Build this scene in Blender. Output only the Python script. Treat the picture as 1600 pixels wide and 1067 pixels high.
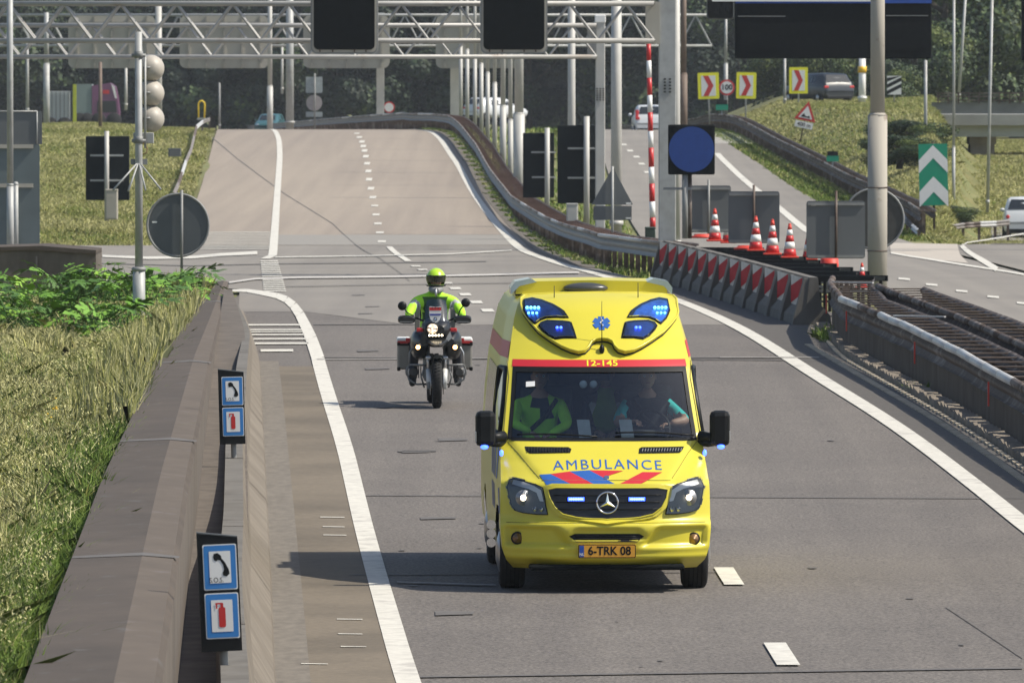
import bpy, bmesh, math, random
import numpy as np
from mathutils import Vector, Matrix, Euler
random.seed(7); rng = np.random.default_rng(7)
sc = bpy.context.scene
for o in list(bpy.data.objects): bpy.data.objects.remove(o)
COL = sc.collection

# ------------------------------------------------------------ camera
FPX = 14000.0; HOR = 100.0; ZC = 6.0      # focal length and horizon row in photo pixels (1600 wide), eye height datum
cam = bpy.data.cameras.new('camera'); camo = bpy.data.objects.new('camera', cam); COL.objects.link(camo)
cam.sensor_width = 36; cam.lens = 36*FPX/1600
camo.location = (0, 0, ZC)
cam.dof.use_dof = True; cam.dof.focus_distance = 88; cam.dof.aperture_fstop = 15
camo.rotation_euler = (math.pi/2 - math.atan((533.5-HOR)/FPX), 0, 0)
cam.clip_start = 1; cam.clip_end = 4000
sc.camera = camo
# ------------------------------------------------------------ sun, sky, exposure
SUN_EL = math.radians(50); SUN_AZ = math.radians(8)     # azimuth: from +X turned towards the camera
sd = Vector((math.cos(SUN_EL)*math.cos(SUN_AZ), -math.cos(SUN_EL)*math.sin(SUN_AZ), math.sin(SUN_EL)))
sun = bpy.data.lights.new('sun', 'SUN'); suno = bpy.data.objects.new('sun', sun); COL.objects.link(suno)
sun.energy = 4.5; sun.angle = math.radians(0.55); sun.color = (1, 0.93, 0.81)
suno.rotation_euler = sd.to_track_quat('Z', 'Y').to_euler(); suno.location = (60, -30, 80)
w = bpy.data.worlds.new('World'); sc.world = w; w.use_nodes = True
nt = w.node_tree; sky = nt.nodes.new('ShaderNodeTexSky'); sky.sky_type = 'NISHITA'; sky.sun_disc = False
sky.sun_elevation = SUN_EL; sky.sun_rotation = math.atan2(sd.x, sd.y); sky.dust_density = 1.5
nt.links.new(sky.outputs[0], nt.nodes['Background'].inputs[0]); nt.nodes['Background'].inputs[1].default_value = 0.105
sc.view_settings.view_transform = 'Standard'; sc.view_settings.look = 'None'
sc.view_settings.exposure = 0.38; sc.view_settings.gamma = 1

# ------------------------------------------------------------ materials
_M = {}
def mat(name, col, rough=0.6, metal=0.0, var=0.15, scale=6.0, bump=0.0, col2=None, emit=None, estr=0, coat=0.0, alpha=None,
        detail=4, coords='Object', stretch=None, spots=None, big=None, lo=0.3, hi=0.7, trans=0.0, ior=1.45, spec=None, tracks=False):
    if name in _M: return _M[name]
    m = bpy.data.materials.new(name); m.use_nodes = True; n = m.node_tree.nodes; L = m.node_tree.links
    b = n['Principled BSDF']; b.inputs['Roughness'].default_value = rough; b.inputs['Metallic'].default_value = metal
    c1 = tuple(col)+(1,); c2 = tuple(col2)+(1,) if col2 else tuple(min(1, c*(1-var)) for c in col)+(1,)
    c1v = c1 if col2 else tuple(min(1, c*(1+var)) for c in col)+(1,)
    if emit:
        b.inputs['Base Color'].default_value = c1
        b.inputs['Emission Color'].default_value = tuple(emit)+(1,); b.inputs['Emission Strength'].default_value = estr
    else:
        tc = n.new('ShaderNodeTexCoord'); src = tc.outputs[coords]
        if stretch:
            mp = n.new('ShaderNodeMapping'); mp.inputs['Scale'].default_value = stretch
            L.new(src, mp.inputs[0]); src = mp.outputs[0]
        nz = n.new('ShaderNodeTexNoise'); nz.inputs['Scale'].default_value = scale; nz.inputs['Detail'].default_value = detail
        nz.inputs['Roughness'].default_value = 0.6; L.new(src, nz.inputs['Vector'])
        r = n.new('ShaderNodeMapRange'); r.inputs[1].default_value = lo; r.inputs[2].default_value = hi; L.new(nz.outputs['Fac'], r.inputs[0])
        mx = n.new('ShaderNodeMix'); mx.data_type = 'RGBA'; mx.inputs[6].default_value = c2; mx.inputs[7].default_value = c1v
        L.new(r.outputs[0], mx.inputs[0]); out = mx.outputs[2]
        for ex, blend in ((spots, 'MIX'), (big, 'MULTIPLY')):
            if ex:   # (scale, lo, hi, colour)
                n2 = n.new('ShaderNodeTexNoise'); n2.inputs['Scale'].default_value = ex[0]; n2.inputs['Detail'].default_value = 5
                L.new(src if len(ex) < 5 else tc.outputs[coords], n2.inputs['Vector'])
                r2 = n.new('ShaderNodeMapRange'); r2.inputs[1].default_value = ex[1]; r2.inputs[2].default_value = ex[2]
                L.new(n2.outputs['Fac'], r2.inputs[0])
                m2 = n.new('ShaderNodeMix'); m2.data_type = 'RGBA'; m2.blend_type = blend
                L.new(r2.outputs[0], m2.inputs[0]); L.new(out, m2.inputs[6]); m2.inputs[7].default_value = tuple(ex[3])+(1,)
                out = m2.outputs[2]
        if tracks:   # tyre-polished lanes and drips: noise drawn out along the road
            mp2 = n.new('ShaderNodeMapping'); mp2.inputs['Scale'].default_value = (1.7,.018,1); mp2.inputs['Rotation'].default_value = (0,0,-.033); L.new(tc.outputs[coords], mp2.inputs[0])
            n3 = n.new('ShaderNodeTexNoise'); n3.inputs['Scale'].default_value = 1; n3.inputs['Detail'].default_value = 3; L.new(mp2.outputs[0], n3.inputs['Vector'])
            r3 = n.new('ShaderNodeMapRange'); r3.inputs[1].default_value = .35; r3.inputs[2].default_value = .65; L.new(n3.outputs['Fac'], r3.inputs[0])
            m3 = n.new('ShaderNodeMix'); m3.data_type = 'RGBA'; m3.blend_type = 'MULTIPLY'; L.new(r3.outputs[0], m3.inputs[0]); L.new(out, m3.inputs[6]); m3.inputs[7].default_value = (.86,.86,.87,1); out = m3.outputs[2]
        L.new(out, b.inputs['Base Color'])
        if bump:
            bp = n.new('ShaderNodeBump'); bp.inputs['Strength'].default_value = bump; bp.inputs['Distance'].default_value = 0.02
            L.new(nz.outputs['Fac'], bp.inputs['Height']); L.new(bp.outputs[0], b.inputs['Normal'])
    if spec is not None: b.inputs['Specular IOR Level'].default_value = spec
    if coat: b.inputs['Coat Weight'].default_value = coat; b.inputs['Coat Roughness'].default_value = 0.04
    if trans: b.inputs['Transmission Weight'].default_value = trans; b.inputs['IOR'].default_value = ior
    if alpha is not None: b.inputs['Alpha'].default_value = alpha
    _M[name] = m; return m

M = dict(
 white_paint=mat('white_road_paint', (.56,.54,.48), .7, var=.14, scale=9, spots=(3,.55,.75,(.36,.34,.31))),
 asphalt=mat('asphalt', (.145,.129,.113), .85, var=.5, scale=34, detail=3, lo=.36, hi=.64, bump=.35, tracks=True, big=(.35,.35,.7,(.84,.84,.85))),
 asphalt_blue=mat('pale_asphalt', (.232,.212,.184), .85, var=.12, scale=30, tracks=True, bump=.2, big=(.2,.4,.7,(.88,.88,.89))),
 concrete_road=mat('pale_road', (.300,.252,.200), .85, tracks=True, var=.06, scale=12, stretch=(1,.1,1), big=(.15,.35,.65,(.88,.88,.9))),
 gutter=mat('brown_gutter', (.155,.128,.093), .9, var=.14, scale=12, bump=.3, big=(.5,.4,.65,(.7,.7,.7))),
 dark_asphalt=mat('dark_shoulder', (.085,.077,.069), .9, var=.2, scale=14, bump=.5),
 tar_and_shadow=mat('tar_and_shadow', (.112,.104,.097), .8), pale_joint=mat('pale_joint', (.24,.225,.205), .8),  # dark tone for joints and cracks, also for the painted road shadows
 concrete=mat('concrete', (.160,.137,.108), .9, var=.14, scale=3, bump=.3, big=(1.2,.4,.7,(.75,.73,.7))),
 wall_cap=mat('weathered_cap', (.072,.056,.043), .9, var=.14, scale=2.2, bump=.4, stretch=(1,.5,1), spots=(5,.62,.7,(.09,.08,.07)), big=(.6,.35,.7,(.8,.8,.8))),
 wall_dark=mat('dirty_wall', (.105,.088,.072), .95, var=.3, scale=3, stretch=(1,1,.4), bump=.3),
 jersey=mat('jersey_concrete', (.135,.126,.112), .9, var=.15, scale=4, bump=.2, stretch=(1,1,.4), big=(1.5,.45,.7,(.7,.68,.65))),
 galv=mat('galvanised_steel', (.36,.37,.365), .55, .12, var=.12, scale=5, big=(1.3,.45,.75,(.8,.77,.72))),
 galv_dark=mat('dull_grey_steel', (.22,.225,.22), .6, .2, var=.12, scale=4),
 pole=mat('pole_grey', (.44,.435,.41), .6, .1, var=.1, scale=1.5, spots=(.9,.6,.75,(.33,.29,.25))),
 rust=mat('rusty_rail', (.075,.052,.040), .75, .2, var=.4, scale=5, spots=(2.2,.5,.68,(.20,.17,.15))),
 rail_grey=mat('weathered_rail', (.22,.20,.18), .6, .2, var=.25, scale=6, spots=(3,.5,.65,(.12,.085,.065))),
 rail_white=mat('rail_reflector', (.46,.46,.45), .45, .1, var=.1),
 black=mat('black_plastic', (.009,.010,.011), .45, var=.2, scale=8, spec=.2),
 matt_black=mat('matt_black', (.008,.010,.011), .9, var=.2, spec=.1),
 rubber=mat('rubber', (.011,.011,.011), .85, var=.3, scale=20),
 sign_back=mat('grey_sign_back', (.125,.135,.14), .6, .2, var=.1, scale=2, big=(1,.4,.7,(.8,.8,.8))),
 sign_dark=mat('dark_sign_back', (.009,.013,.015), .8, var=.2, spec=.15),
 beige=mat('beige_panel', (.36,.34,.29), .7, var=.1, scale=1),
 yellow=mat('ambulance_yellow', (.60,.525,.042), .36, var=.015, coat=.12, scale=3),
 red=mat('sign_red', (.50,.025,.025), .4, var=.06), red_deco=mat('deco_red', (.50,.02,.03), .45, var=.03),
 blue_deco=mat('deco_blue', (.02,.10,.36), .45, var=.03), white=mat('white_gloss', (.72,.72,.70), .4, var=.03),
 orange_red=mat('cone_red', (.62,.05,.03), .55, var=.1), sign_yellow=mat('fluor_yellow', (.80,.76,.02), .5, var=.03),
 green_sign=mat('sign_green', (.0,.25,.14), .5, var=.05), sign_blue=mat('sign_blue', (.03,.19,.50), .45, var=.05),
 disc_blue=mat('disc_blue', (.008,.045,.22), .55, var=.1), chrome=mat('chrome', (.75,.76,.78), .12, 1.0, var=.02),
 silver=mat('silver', (.5,.5,.5), .35, .8, var=.05), alu=mat('aluminium', (.24,.23,.205), .5, .4, var=.1),
 hivis=mat('hivis', (.42,.85,.03), .75, var=.08, scale=10, bump=.4), skin=mat('skin', (.42,.24,.17), .55, var=.05),
 navy=mat('dark_cloth', (.018,.021,.028), .85, var=.2, scale=12), reflective=mat('reflective_tape', (.42,.43,.42), .4, var=.05),
 teal=mat('teal_cloth', (.03,.50,.48), .8, var=.08), interior=mat('cab_interior', (.05,.055,.058), .8, var=.2),
 green_jersey=mat('dark_green_vest', (.05,.16,.03), .8, var=.1),
)
def glass(name, col, mixf, rough=.03):
    m = bpy.data.materials.new(name); m.use_nodes = True; n = m.node_tree.nodes; L = m.node_tree.links
    for x in list(n): n.remove(x)
    o = n.new('ShaderNodeOutputMaterial'); t = n.new('ShaderNodeBsdfTransparent'); t.inputs[0].default_value = tuple(col)+(1,)
    g = n.new('ShaderNodeBsdfGlossy'); g.inputs['Roughness'].default_value = rough; g.inputs[0].default_value = (.85,.92,1,1)
    fr = n.new('ShaderNodeFresnel'); fr.inputs[0].default_value = 1.5
    ad = n.new('ShaderNodeMath'); ad.operation = 'ADD'; ad.inputs[1].default_value = mixf; L.new(fr.outputs[0], ad.inputs[0])
    mx = n.new('ShaderNodeMixShader'); L.new(ad.outputs[0], mx.inputs[0]); L.new(t.outputs[0], mx.inputs[1]); L.new(g.outputs[0], mx.inputs[2])
    L.new(mx.outputs[0], o.inputs[0]); return m
M['glass'] = glass('tinted_glass', (.80,.86,.86), .035)
M['dark_glass'] = glass('dark_glass', (.05,.06,.065), .05)
M['blue_lens'] = glass('blue_lens', (.50,.68,.95), .10)
M['clear'] = glass('clear_lens', (.92,.93,.95), .0)
M['led_blue'] = mat('blue_lamp_lit', (.1,.2,1), emit=(.035,.09,1.0), estr=5)
M['led_cyan'] = mat('cyan_lamp_lit', (.1,.5,1), emit=(.15,.55,1.0), estr=2.6)
M['lamp_warm'] = mat('warm_lamp_lit', (1,.9,.7), emit=(1,.82,.55), estr=7)
M['lamp_amber'] = mat('amber_lamp_lit', (1,.6,.2), emit=(1,.50,.18), estr=5)

# ------------------------------------------------------------ mesh helpers
class MB:
    def __init__(s): s.v = []; s.f = []; s.m = []; s.mats = []; s.sm = []; s.st = []
    def mi(s, m):
        if m not in s.mats: s.mats.append(m)
        return s.mats.index(m)
    def add(s, vs, fs, m, smooth=False):
        o = len(s.v); s.v += [tuple(v) for v in vs]; k = s.mi(m)
        if len(vs): s.st.append((o, len(s.f)))
        for f in fs: s.f.append(tuple(i+o for i in f)); s.m.append(k); s.sm.append(smooth)
        return s
    def box(s, c, d, m, rot=None, bev=0.0):
        hx, hy, hz = d[0]/2, d[1]/2, d[2]/2
        if bev:
            b = min(bev, hx*.9, hy*.9, hz*.9); bm = bmesh.new(); bmesh.ops.create_cube(bm, size=1)
            bmesh.ops.scale(bm, vec=d, verts=bm.verts); bmesh.ops.bevel(bm, geom=bm.edges[:], offset=b, segments=2, profile=0.5, affect='EDGES')
            bm.verts.index_update(); vs = [v.co.copy() for v in bm.verts]; fs = [[v.index for v in f.verts] for f in bm.faces]; bm.free()
        else:
            vs = [Vector((x*hx, y*hy, z*hz)) for x in (-1,1) for y in (-1,1) for z in (-1,1)]
            fs = [(0,1,3,2),(4,6,7,5),(0,4,5,1),(2,3,7,6),(0,2,6,4),(1,5,7,3)]
        R = Euler(rot).to_matrix() if rot else Matrix.Identity(3)
        return s.add([R @ v + Vector(c) for v in vs], fs, m)
    def tube(s, pts, r, m, n=10, caps=True, smooth=True):
        pts = [Vector(p) for p in pts]; k = len(pts); rs = r if isinstance(r, (list, tuple)) else [r]*k
        vs = []; up = None
        for i, p in enumerate(pts):
            t = (pts[min(i+1, k-1)] - pts[max(i-1, 0)]).normalized()
            if up is None: up = Vector((0,0,1)) if abs(t.z) < .9 else Vector((0,1,0))
            a = t.cross(up).normalized(); b = a.cross(t).normalized(); up = b
            for j in range(n):
                th = 2*math.pi*j/n; vs.append(p + (a*math.cos(th) + b*math.sin(th))*rs[i])
        fs = [(i*n+j, i*n+(j+1)%n, (i+1)*n+(j+1)%n, (i+1)*n+j) for i in range(k-1) for j in range(n)]
        o = len(s.v); s.add(vs, fs, m, smooth)
        if caps: s.add([], [], m); s.f += [tuple(o+j for j in range(n))[::-1], tuple(o+(k-1)*n+j for j in range(n))]; s.m += [s.mi(m)]*2; s.sm += [False]*2
        return s
    def lathe(s, prof, c, m, axis='z', n=20, smooth=True, sx=1, sy=1):
        vs = []
        for r, h in prof:
            for j in range(n):
                a = 2*math.pi*j/n; p = (r*math.cos(a)*sx, r*math.sin(a)*sy, h)
                if axis == 'x': p = (p[2], p[0], p[1])
                if axis == 'y': p = (p[0], p[2], p[1])
                vs.append(Vector(p)+Vector(c))
        k = len(prof); fs = [(i*n+j, i*n+(j+1)%n, (i+1)*n+(j+1)%n, (i+1)*n+j) for i in range(k-1) for j in range(n)]
        fs += [tuple(range(n))[::-1], tuple((k-1)*n+j for j in range(n))]
        return s.add(vs, fs, m, smooth)
    def prism(s, poly, d0, d1, m, plane='xz'):   # polygon in a plane, extruded along the remaining axis from d0 to d1
        n = len(poly)
        def mk(p, d): return {'xz': (p[0], d, p[1]), 'xy': (p[0], p[1], d), 'yz': (d, p[0], p[1])}[plane]
        vs = [mk(p, d0) for p in poly] + [mk(p, d1) for p in poly]
        fs = [tuple(range(n)), tuple(range(n, 2*n))[::-1]] + [(i, i+n, (i+1)%n+n, (i+1)%n) for i in range(n)]
        return s.add(vs, fs, m)
    def sphere(s, c, r, m, nu=12, nv=8, sc=(1,1,1)):
        prof = [(max(1e-4, r*math.sin(math.pi*i/nv)), -r*math.cos(math.pi*i/nv)) for i in range(nv+1)]
        vs = []
        for rr, h in prof:
            for j in range(nu):
                a = 2*math.pi*j/nu; vs.append((c[0]+rr*math.cos(a)*sc[0], c[1]+rr*math.sin(a)*sc[1], c[2]+h*sc[2]))
        fs = [(i*nu+j, i*nu+(j+1)%nu, (i+1)*nu+(j+1)%nu, (i+1)*nu+j) for i in range(nv) for j in range(nu)]
        return s.add(vs, fs, m, True)
    def each(s, name, parent=None, stuff_after=100, fix=True):     # every piece added becomes a mesh object of its own
        out = []; ends = s.st[1:]+[(len(s.v), len(s.f))]; rest = MB()
        for i, ((v0, f0), (v1, f1)) in enumerate(zip(s.st, ends)):
            t = MB() if i < stuff_after else rest; o = len(t.v); t.v += s.v[v0:v1]
            for k in range(f0, f1): t.f.append(tuple(j-v0+o for j in s.f[k])); t.m.append(t.mi(s.mats[s.m[k]])); t.sm.append(s.sm[k])
            if t is not rest: out.append(t.build(name, parent, fix=fix))
        if rest.v: q = rest.build(name, parent, fix=fix); q['kind'] = 'stuff'; out.append(q)
        return out
    def build(s, name, parent=None, loc=None, xf=None, fix=True):
        me = bpy.data.meshes.new(name); vs = [tuple(xf(v)) for v in s.v] if xf else s.v
        me.from_pydata(vs, [], s.f)
        for m in s.mats: me.materials.append(m)
        me.polygons.foreach_set('material_index', s.m); me.polygons.foreach_set('use_smooth', s.sm)
        if fix and len(s.f) < 60000:
            bm = bmesh.new(); bm.from_mesh(me); bmesh.ops.recalc_face_normals(bm, faces=bm.faces); bm.to_mesh(me); bm.free()
        me.update(); o = bpy.data.objects.new(name, me); COL.objects.link(o)
        if parent: o.parent = parent
        if loc: o.location = loc
        return o
def tag(o, label=None, cat=None, group=None, kind=None):
    if label: o['label'] = label
    if cat: o['category'] = cat
    if group: o['group'] = group
    if kind: o['kind'] = kind
    return o
def thing(name, label, cat, loc=(0,0,0), rotz=0, group=None):
    o = bpy.data.objects.new(name, None); COL.objects.link(o); o.empty_display_size = .3
    o.location = loc; o.rotation_euler = (0,0,rotz); return tag(o, label, cat, group)
def kids(o): return [c for c in bpy.data.objects if c.parent == o]
def copy_tree(o, parent=None):
    c = o.copy(); COL.objects.link(c)
    if parent: c.parent = parent
    for ch in kids(o): copy_tree(ch, c)
    return c

# ------------------------------------------------------------ lie of the land: height of the road along distance
PD = [20, 45, 60, 77, 86, 100, 117, 135, 150, 170, 190, 211, 233, 255, 285, 311, 350, 400, 430, 470, 520, 600, 700, 900, 3000]
PZ = [-4.93,-4.93,-4.93,-4.93,-4.92,-4.74,-4.51,-4.41,-4.37,-4.40,-4.48,-4.65,-4.83,-4.80,-4.60,-4.40,-3.85,-3.08,-3.15,-3.6,-4.1,-4.9,-5.7,-5.9,-5.9]
def zm(D): return _zs(D) + ZC
_pd = np.array(PD, float); _pz = np.array(PZ, float)
_sl = np.gradient(_pz, _pd)
def _zs(D):      # cubic Hermite
    i = int(np.clip(np.searchsorted(_pd, D)-1, 0, len(_pd)-2)); h = _pd[i+1]-_pd[i]; t = (D-_pd[i])/h
    return float((2*t**3-3*t*t+1)*_pz[i] + (t**3-2*t*t+t)*h*_sl[i] + (-2*t**3+3*t*t)*_pz[i+1] + (t**3-t*t)*h*_sl[i+1])
def sstep(a, b, x): t = min(1, max(0, (x-a)/(b-a))); return t*t*(3-2*t)
def px(x, D): return (x-800)*D/FPX
def W(x, y, D): return Vector((px(x, D), D, (HOR-y)*D/FPX + ZC))
def GD(y):       # distance at which the road is seen at photo row y
    lo, hi = 40.0, 405.0
    for _ in range(50):
        m = (lo+hi)/2
        if HOR - _zs(m)*FPX/m > y: lo = m
        else: hi = m
    return (lo+hi)/2
def G(x, y): D = GD(y); return (px(x, D), D)
DK = list(np.arange(20, 240, 2.0)) + list(np.arange(240, 500, 4.0)) + list(np.arange(500, 1000, 20.0)) + [1000, 1300, 1800, 3000]
def lin(pts, D):   # pts = [(D, X)] sorted
    return float(np.interp(D, [p[0] for p in pts], [p[1] for p in pts]))
FOOT = [(20,11.5),(240,11.5),(300,11.4),(350,10.9),(400,10.1),(470,9.8),(1000,9.8)]
def ground(X, D):
    z = zm(D); a = X/D
    # left bank, a little above the road
    le = lin(LEFT_EDGE, D)
    if X < le:
        t = le - X
        z += sstep(238, 262, D)*(.12*sstep(0, 1.5, t) + .15*sstep(2, 9, t) + .08*math.sin(X*.8+D*.07)) * (1-sstep(430, 520, D))
    f = lin(FOOT, D)
    if X > f:
        hill = min(zm(D) + .40*(X-f)*sstep(242,275,D), ZC-1.75 + .12*math.sin(X*.3) + (D-400)*.0012) if D > 235 else z
        hill = max(hill, z)
        ramp = zm(D) - 1.05*sstep(235, 290, D) + .0*D
        if D > 290: ramp = -5.62+ZC + (D-290)*.0165
        ramp = min(ramp, ZC-4.0)
        k = sstep(.0465, .0515, a) if D > 240 else 0
        z = hill*(1-k) + ramp*k
        if D > 560: z = z*(1-sstep(560,700,D)) + (ZC-5)*sstep(560,700,D)
    return z
# edges traced at (distance, X)
LEFT_EDGE = [(20,-30),(236,-30),(238,px(240,238)),(260,px(290,260)),(300,px(308,300)),(350,px(325,350)),(400,px(338,400)),(430,px(340,430)),(520,-19),(700,-30),(3000,-60)]
def ground_poly(pts, off, m, name=None, zf=None, mb=None):
    """polygon given as (X, D) laid on the ground, cut at every distance step so it follows the slope"""
    bm = bmesh.new(); vs = [bm.verts.new((p[0], p[1], 0)) for p in pts]; bm.faces.new(vs)
    lo = min(p[1] for p in pts); hi = max(p[1] for p in pts)
    for d in DK:
        if lo+1e-3 < d < hi-1e-3:
            bmesh.ops.bisect_plane(bm, geom=bm.verts[:]+bm.edges[:]+bm.faces[:], plane_co=(0,d,0), plane_no=(0,1,0))
    bmesh.ops.triangulate(bm, faces=bm.faces[:]); bm.verts.index_update()
    zf = zf or (lambda X, D: zlin(D))
    V = [(v.co.x, v.co.y, zf(v.co.x, v.co.y)+off) for v in bm.verts]; Fc = [[v.index for v in f.verts] for f in bm.faces]; bm.free()
    if Fc:
        a, b, c = [Vector(V[i]) for i in Fc[0]]
        if (b-a).cross(c-a).z < 0: Fc = [f[::-1] for f in Fc]
    if mb is not None: mb.add(V, Fc, m); return mb
    return MB().add(V, Fc, m).build(name, fix=False)
_zk = [zm(d) for d in DK]
def zlin(D): return float(np.interp(D, DK, _zk))
def strip(left, right, d0, d1, off, m, name=None, mb=None):
    ds = [d0] + [d for d in DK if d0 < d < d1] + [d1]
    V = []; 
    for d in ds: V += [(lin(left, d), d, zlin(d)+off), (lin(right, d), d, zlin(d)+off)]
    Fc = [(2*i, 2*i+1, 2*i+3, 2*i+2) for i in range(len(ds)-1)]
    if mb is not None: mb.add(V, Fc, m); return mb
    return MB().add(V, Fc, m).build(name, fix=False)
def trace(pxpts): return sorted([(GD(y), px(x, GD(y))) for x, y in pxpts])
def smooth_line(line, step=3.0, passes=4):
    ds = np.arange(line[0][0], line[-1][0], step); xs_ = np.interp(ds, [p[0] for p in line], [p[1] for p in line])
    for _ in range(passes): xs_[1:-1] = (xs_[:-2]+2*xs_[1:-1]+xs_[2:])/4
    return list(zip(ds.tolist(), xs_.tolist()))+[line[-1]]
def offs(line, o): return [(d, x+o) for d, x in line]
# ============================================================ ground, roads, markings
S = lambda o: tag(o, kind='structure')
g_mat = mat('meadow_ground', (.20,.185,.075), .95, scale=1.2, col2=(.10,.13,.035), detail=8, bump=.3, big=(.12,.4,.6,(.8,.75,.6)))
xs = [-160,-120,-90,-70,-55] + list(np.arange(-44, -1, 1.0)) + list(np.arange(0, 36, .8)) + [38,41,45,50,60,75,95,130,180]
gd = DK; V = [(x, d, (ground(x, d) if d > 60 or x > 0 else zm(d)) - .05) for d in gd for x in xs]
nx = len(xs); Fc = [(i*nx+j, i*nx+j+1, (i+1)*nx+j+1, (i+1)*nx+j) for i in range(len(gd)-1) for j in range(nx-1)]
o = MB().add(V, Fc, g_mat, True).build('ground', fix=False); S(o)

L_LINE = trace([(635,1067),(590,902),(561,800),(540,700),(518,640),(497,565),(487,520),(478,500)]); L_LINE = smooth_line([(40,L_LINE[0][1]+1.2)]+L_LINE)
R_LINE = trace([(1705,902),(1600,820),(1450,700),(1300,605),(1170,520),(1090,482),(1010,452),(935,430),(870,412),(815,391),(780,355),(752,320),(733,290),(716,258),(690,220),(672,205)])
R_LINE = [(40,8.3)]+R_LINE+[(430,px(640,430)),(600,-12),(700,-18)]; R_LINE = smooth_line(R_LINE, 3.0, 5)
L2 = trace([(425,400),(428,370),(433,300),(437,245),(436,220),(430,206)])       # left edge line of the far stretch
L2 = L2+[(430,px(424,430)),(600,-19),(700,-26)]; L2 = smooth_line(L2)
BASE = [(40,-.8)] + trace([(430,1067),(424,902),(410,640),(405,560),(376,475)])      # foot of the left concrete barrier
MED = [(40,7.6),(94,6.0),(138,5.0),(148,5.2),(185,3.3),(200,px(930,200)),(233,px(858,233)),(270,px(795,270)),(311,px(762,311)),(350,px(738,350)),(400,px(695,400)),(430,px(645,430)),(600,-11),(700,-17)]

# carriageway towards the camera
FARL = [(d, lin(LEFT_EDGE, d)) for d in (240,260,300,350,400,430,520,700)]
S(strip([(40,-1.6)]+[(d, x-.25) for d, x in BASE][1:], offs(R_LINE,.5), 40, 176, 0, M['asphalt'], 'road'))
S(strip([(176,-7.0),(196,-16),(239,-16.5)], offs(R_LINE,.5), 150, 239, .004, M['asphalt_blue'], 'road')) if False else None
ds_ = [(-7,176),(-16,190),(-22,200),(-22,242)]
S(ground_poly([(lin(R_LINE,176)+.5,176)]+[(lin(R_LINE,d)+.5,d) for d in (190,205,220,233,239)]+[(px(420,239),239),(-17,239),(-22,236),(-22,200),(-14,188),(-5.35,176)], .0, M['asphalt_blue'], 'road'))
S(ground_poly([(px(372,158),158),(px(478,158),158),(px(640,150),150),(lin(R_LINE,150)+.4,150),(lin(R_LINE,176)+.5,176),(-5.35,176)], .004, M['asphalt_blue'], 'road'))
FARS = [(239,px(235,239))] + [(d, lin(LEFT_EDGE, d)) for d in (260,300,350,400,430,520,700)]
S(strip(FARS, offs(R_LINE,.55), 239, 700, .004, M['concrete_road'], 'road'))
# darker worn patch at the start of the far stretch
S(ground_poly([(lin(L2,239)+.1,239.2),(lin(R_LINE,239)+.3,239.2),(lin(R_LINE,252)+.2,252),(lin(L2,252)+.1,252)], .008, mat('worn_asphalt',(.24,.225,.20),.85,var=.08,scale=10), 'road'))
# carriageway away from the camera, beyond the central reserve
far_r = [(20,11.4),(240,10.9),(262,10.3),(300,10.05),(350,9.6),(400,8.7),(470,8.0),(700,0)]
med_r = [(20,9.6),(120,8.9),(150,8.2),(185,6.3),(210,px(1075,210)),(240,px(1010,240)),(300,px(965,300)),(350,px(945,350)),(400,px(935,400)),(470,px(925,470)),(700,-7)]
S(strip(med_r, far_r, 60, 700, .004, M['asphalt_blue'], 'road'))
# exit road at the right with its gore
S(ground_poly([(11.2,150),(30,150),(30,240),(20,262),(13.6,262),(12.2,242),(11.2,236)], .004, M['asphalt_blue'], 'road', zf=lambda X, D: ground(X, D)))
ex = [(x, d) for d in range(240, 300, 6) for x in (0,)]
mbx = MB(); dd = [240,246,252,258,264,270,276,284,292,300]
for i in range(len(dd)-1):
    a, b = dd[i], dd[i+1]; xa = .0535*a; xb = .0535*b
    n = 8
    for j in range(n):
        X = lambda d, x0, jj: x0 + (26-x0)*jj/n
        q = [(X(a,xa,j),a),(X(a,xa,j+1),a),(X(b,xb,j+1),b),(X(b,xb,j),b)]
        mbx.add([(p[0],p[1],ground(*p)+.02) for p in q], [(0,1,2,3)], M['asphalt_blue'])
S(mbx.build('exit_road', fix=False))
# shoulders
KERB = offs(BASE, .28)
S(strip(offs(BASE,-.05), KERB, 60, 133, .010, mat('kerb_band',(.15,.132,.108),.9,var=.2,scale=10,stretch=(1,.3,1)), 'kerb_strip'))
S(strip(KERB, offs(L_LINE,-.09), 60, 131, .008, M['gutter'], 'gutter'))
S(strip(offs(R_LINE,.12), offs(R_LINE,2.2), 60, 178, .008, M['dark_asphalt'], 'road_shoulder'))
S(strip(offs(R_LINE,.3), offs(R_LINE,1.2), 200, 420, .014, mat('verge_gravel',(.16,.14,.115),.95,var=.3,scale=8), 'verge'))
# ---- white markings (paint lying on the road)
mk = MB(); P_ = M['white_paint']
strip(offs(L_LINE,-.10), offs(L_LINE,.10), 60, GD(560), .014, P_, mb=mk)
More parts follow.
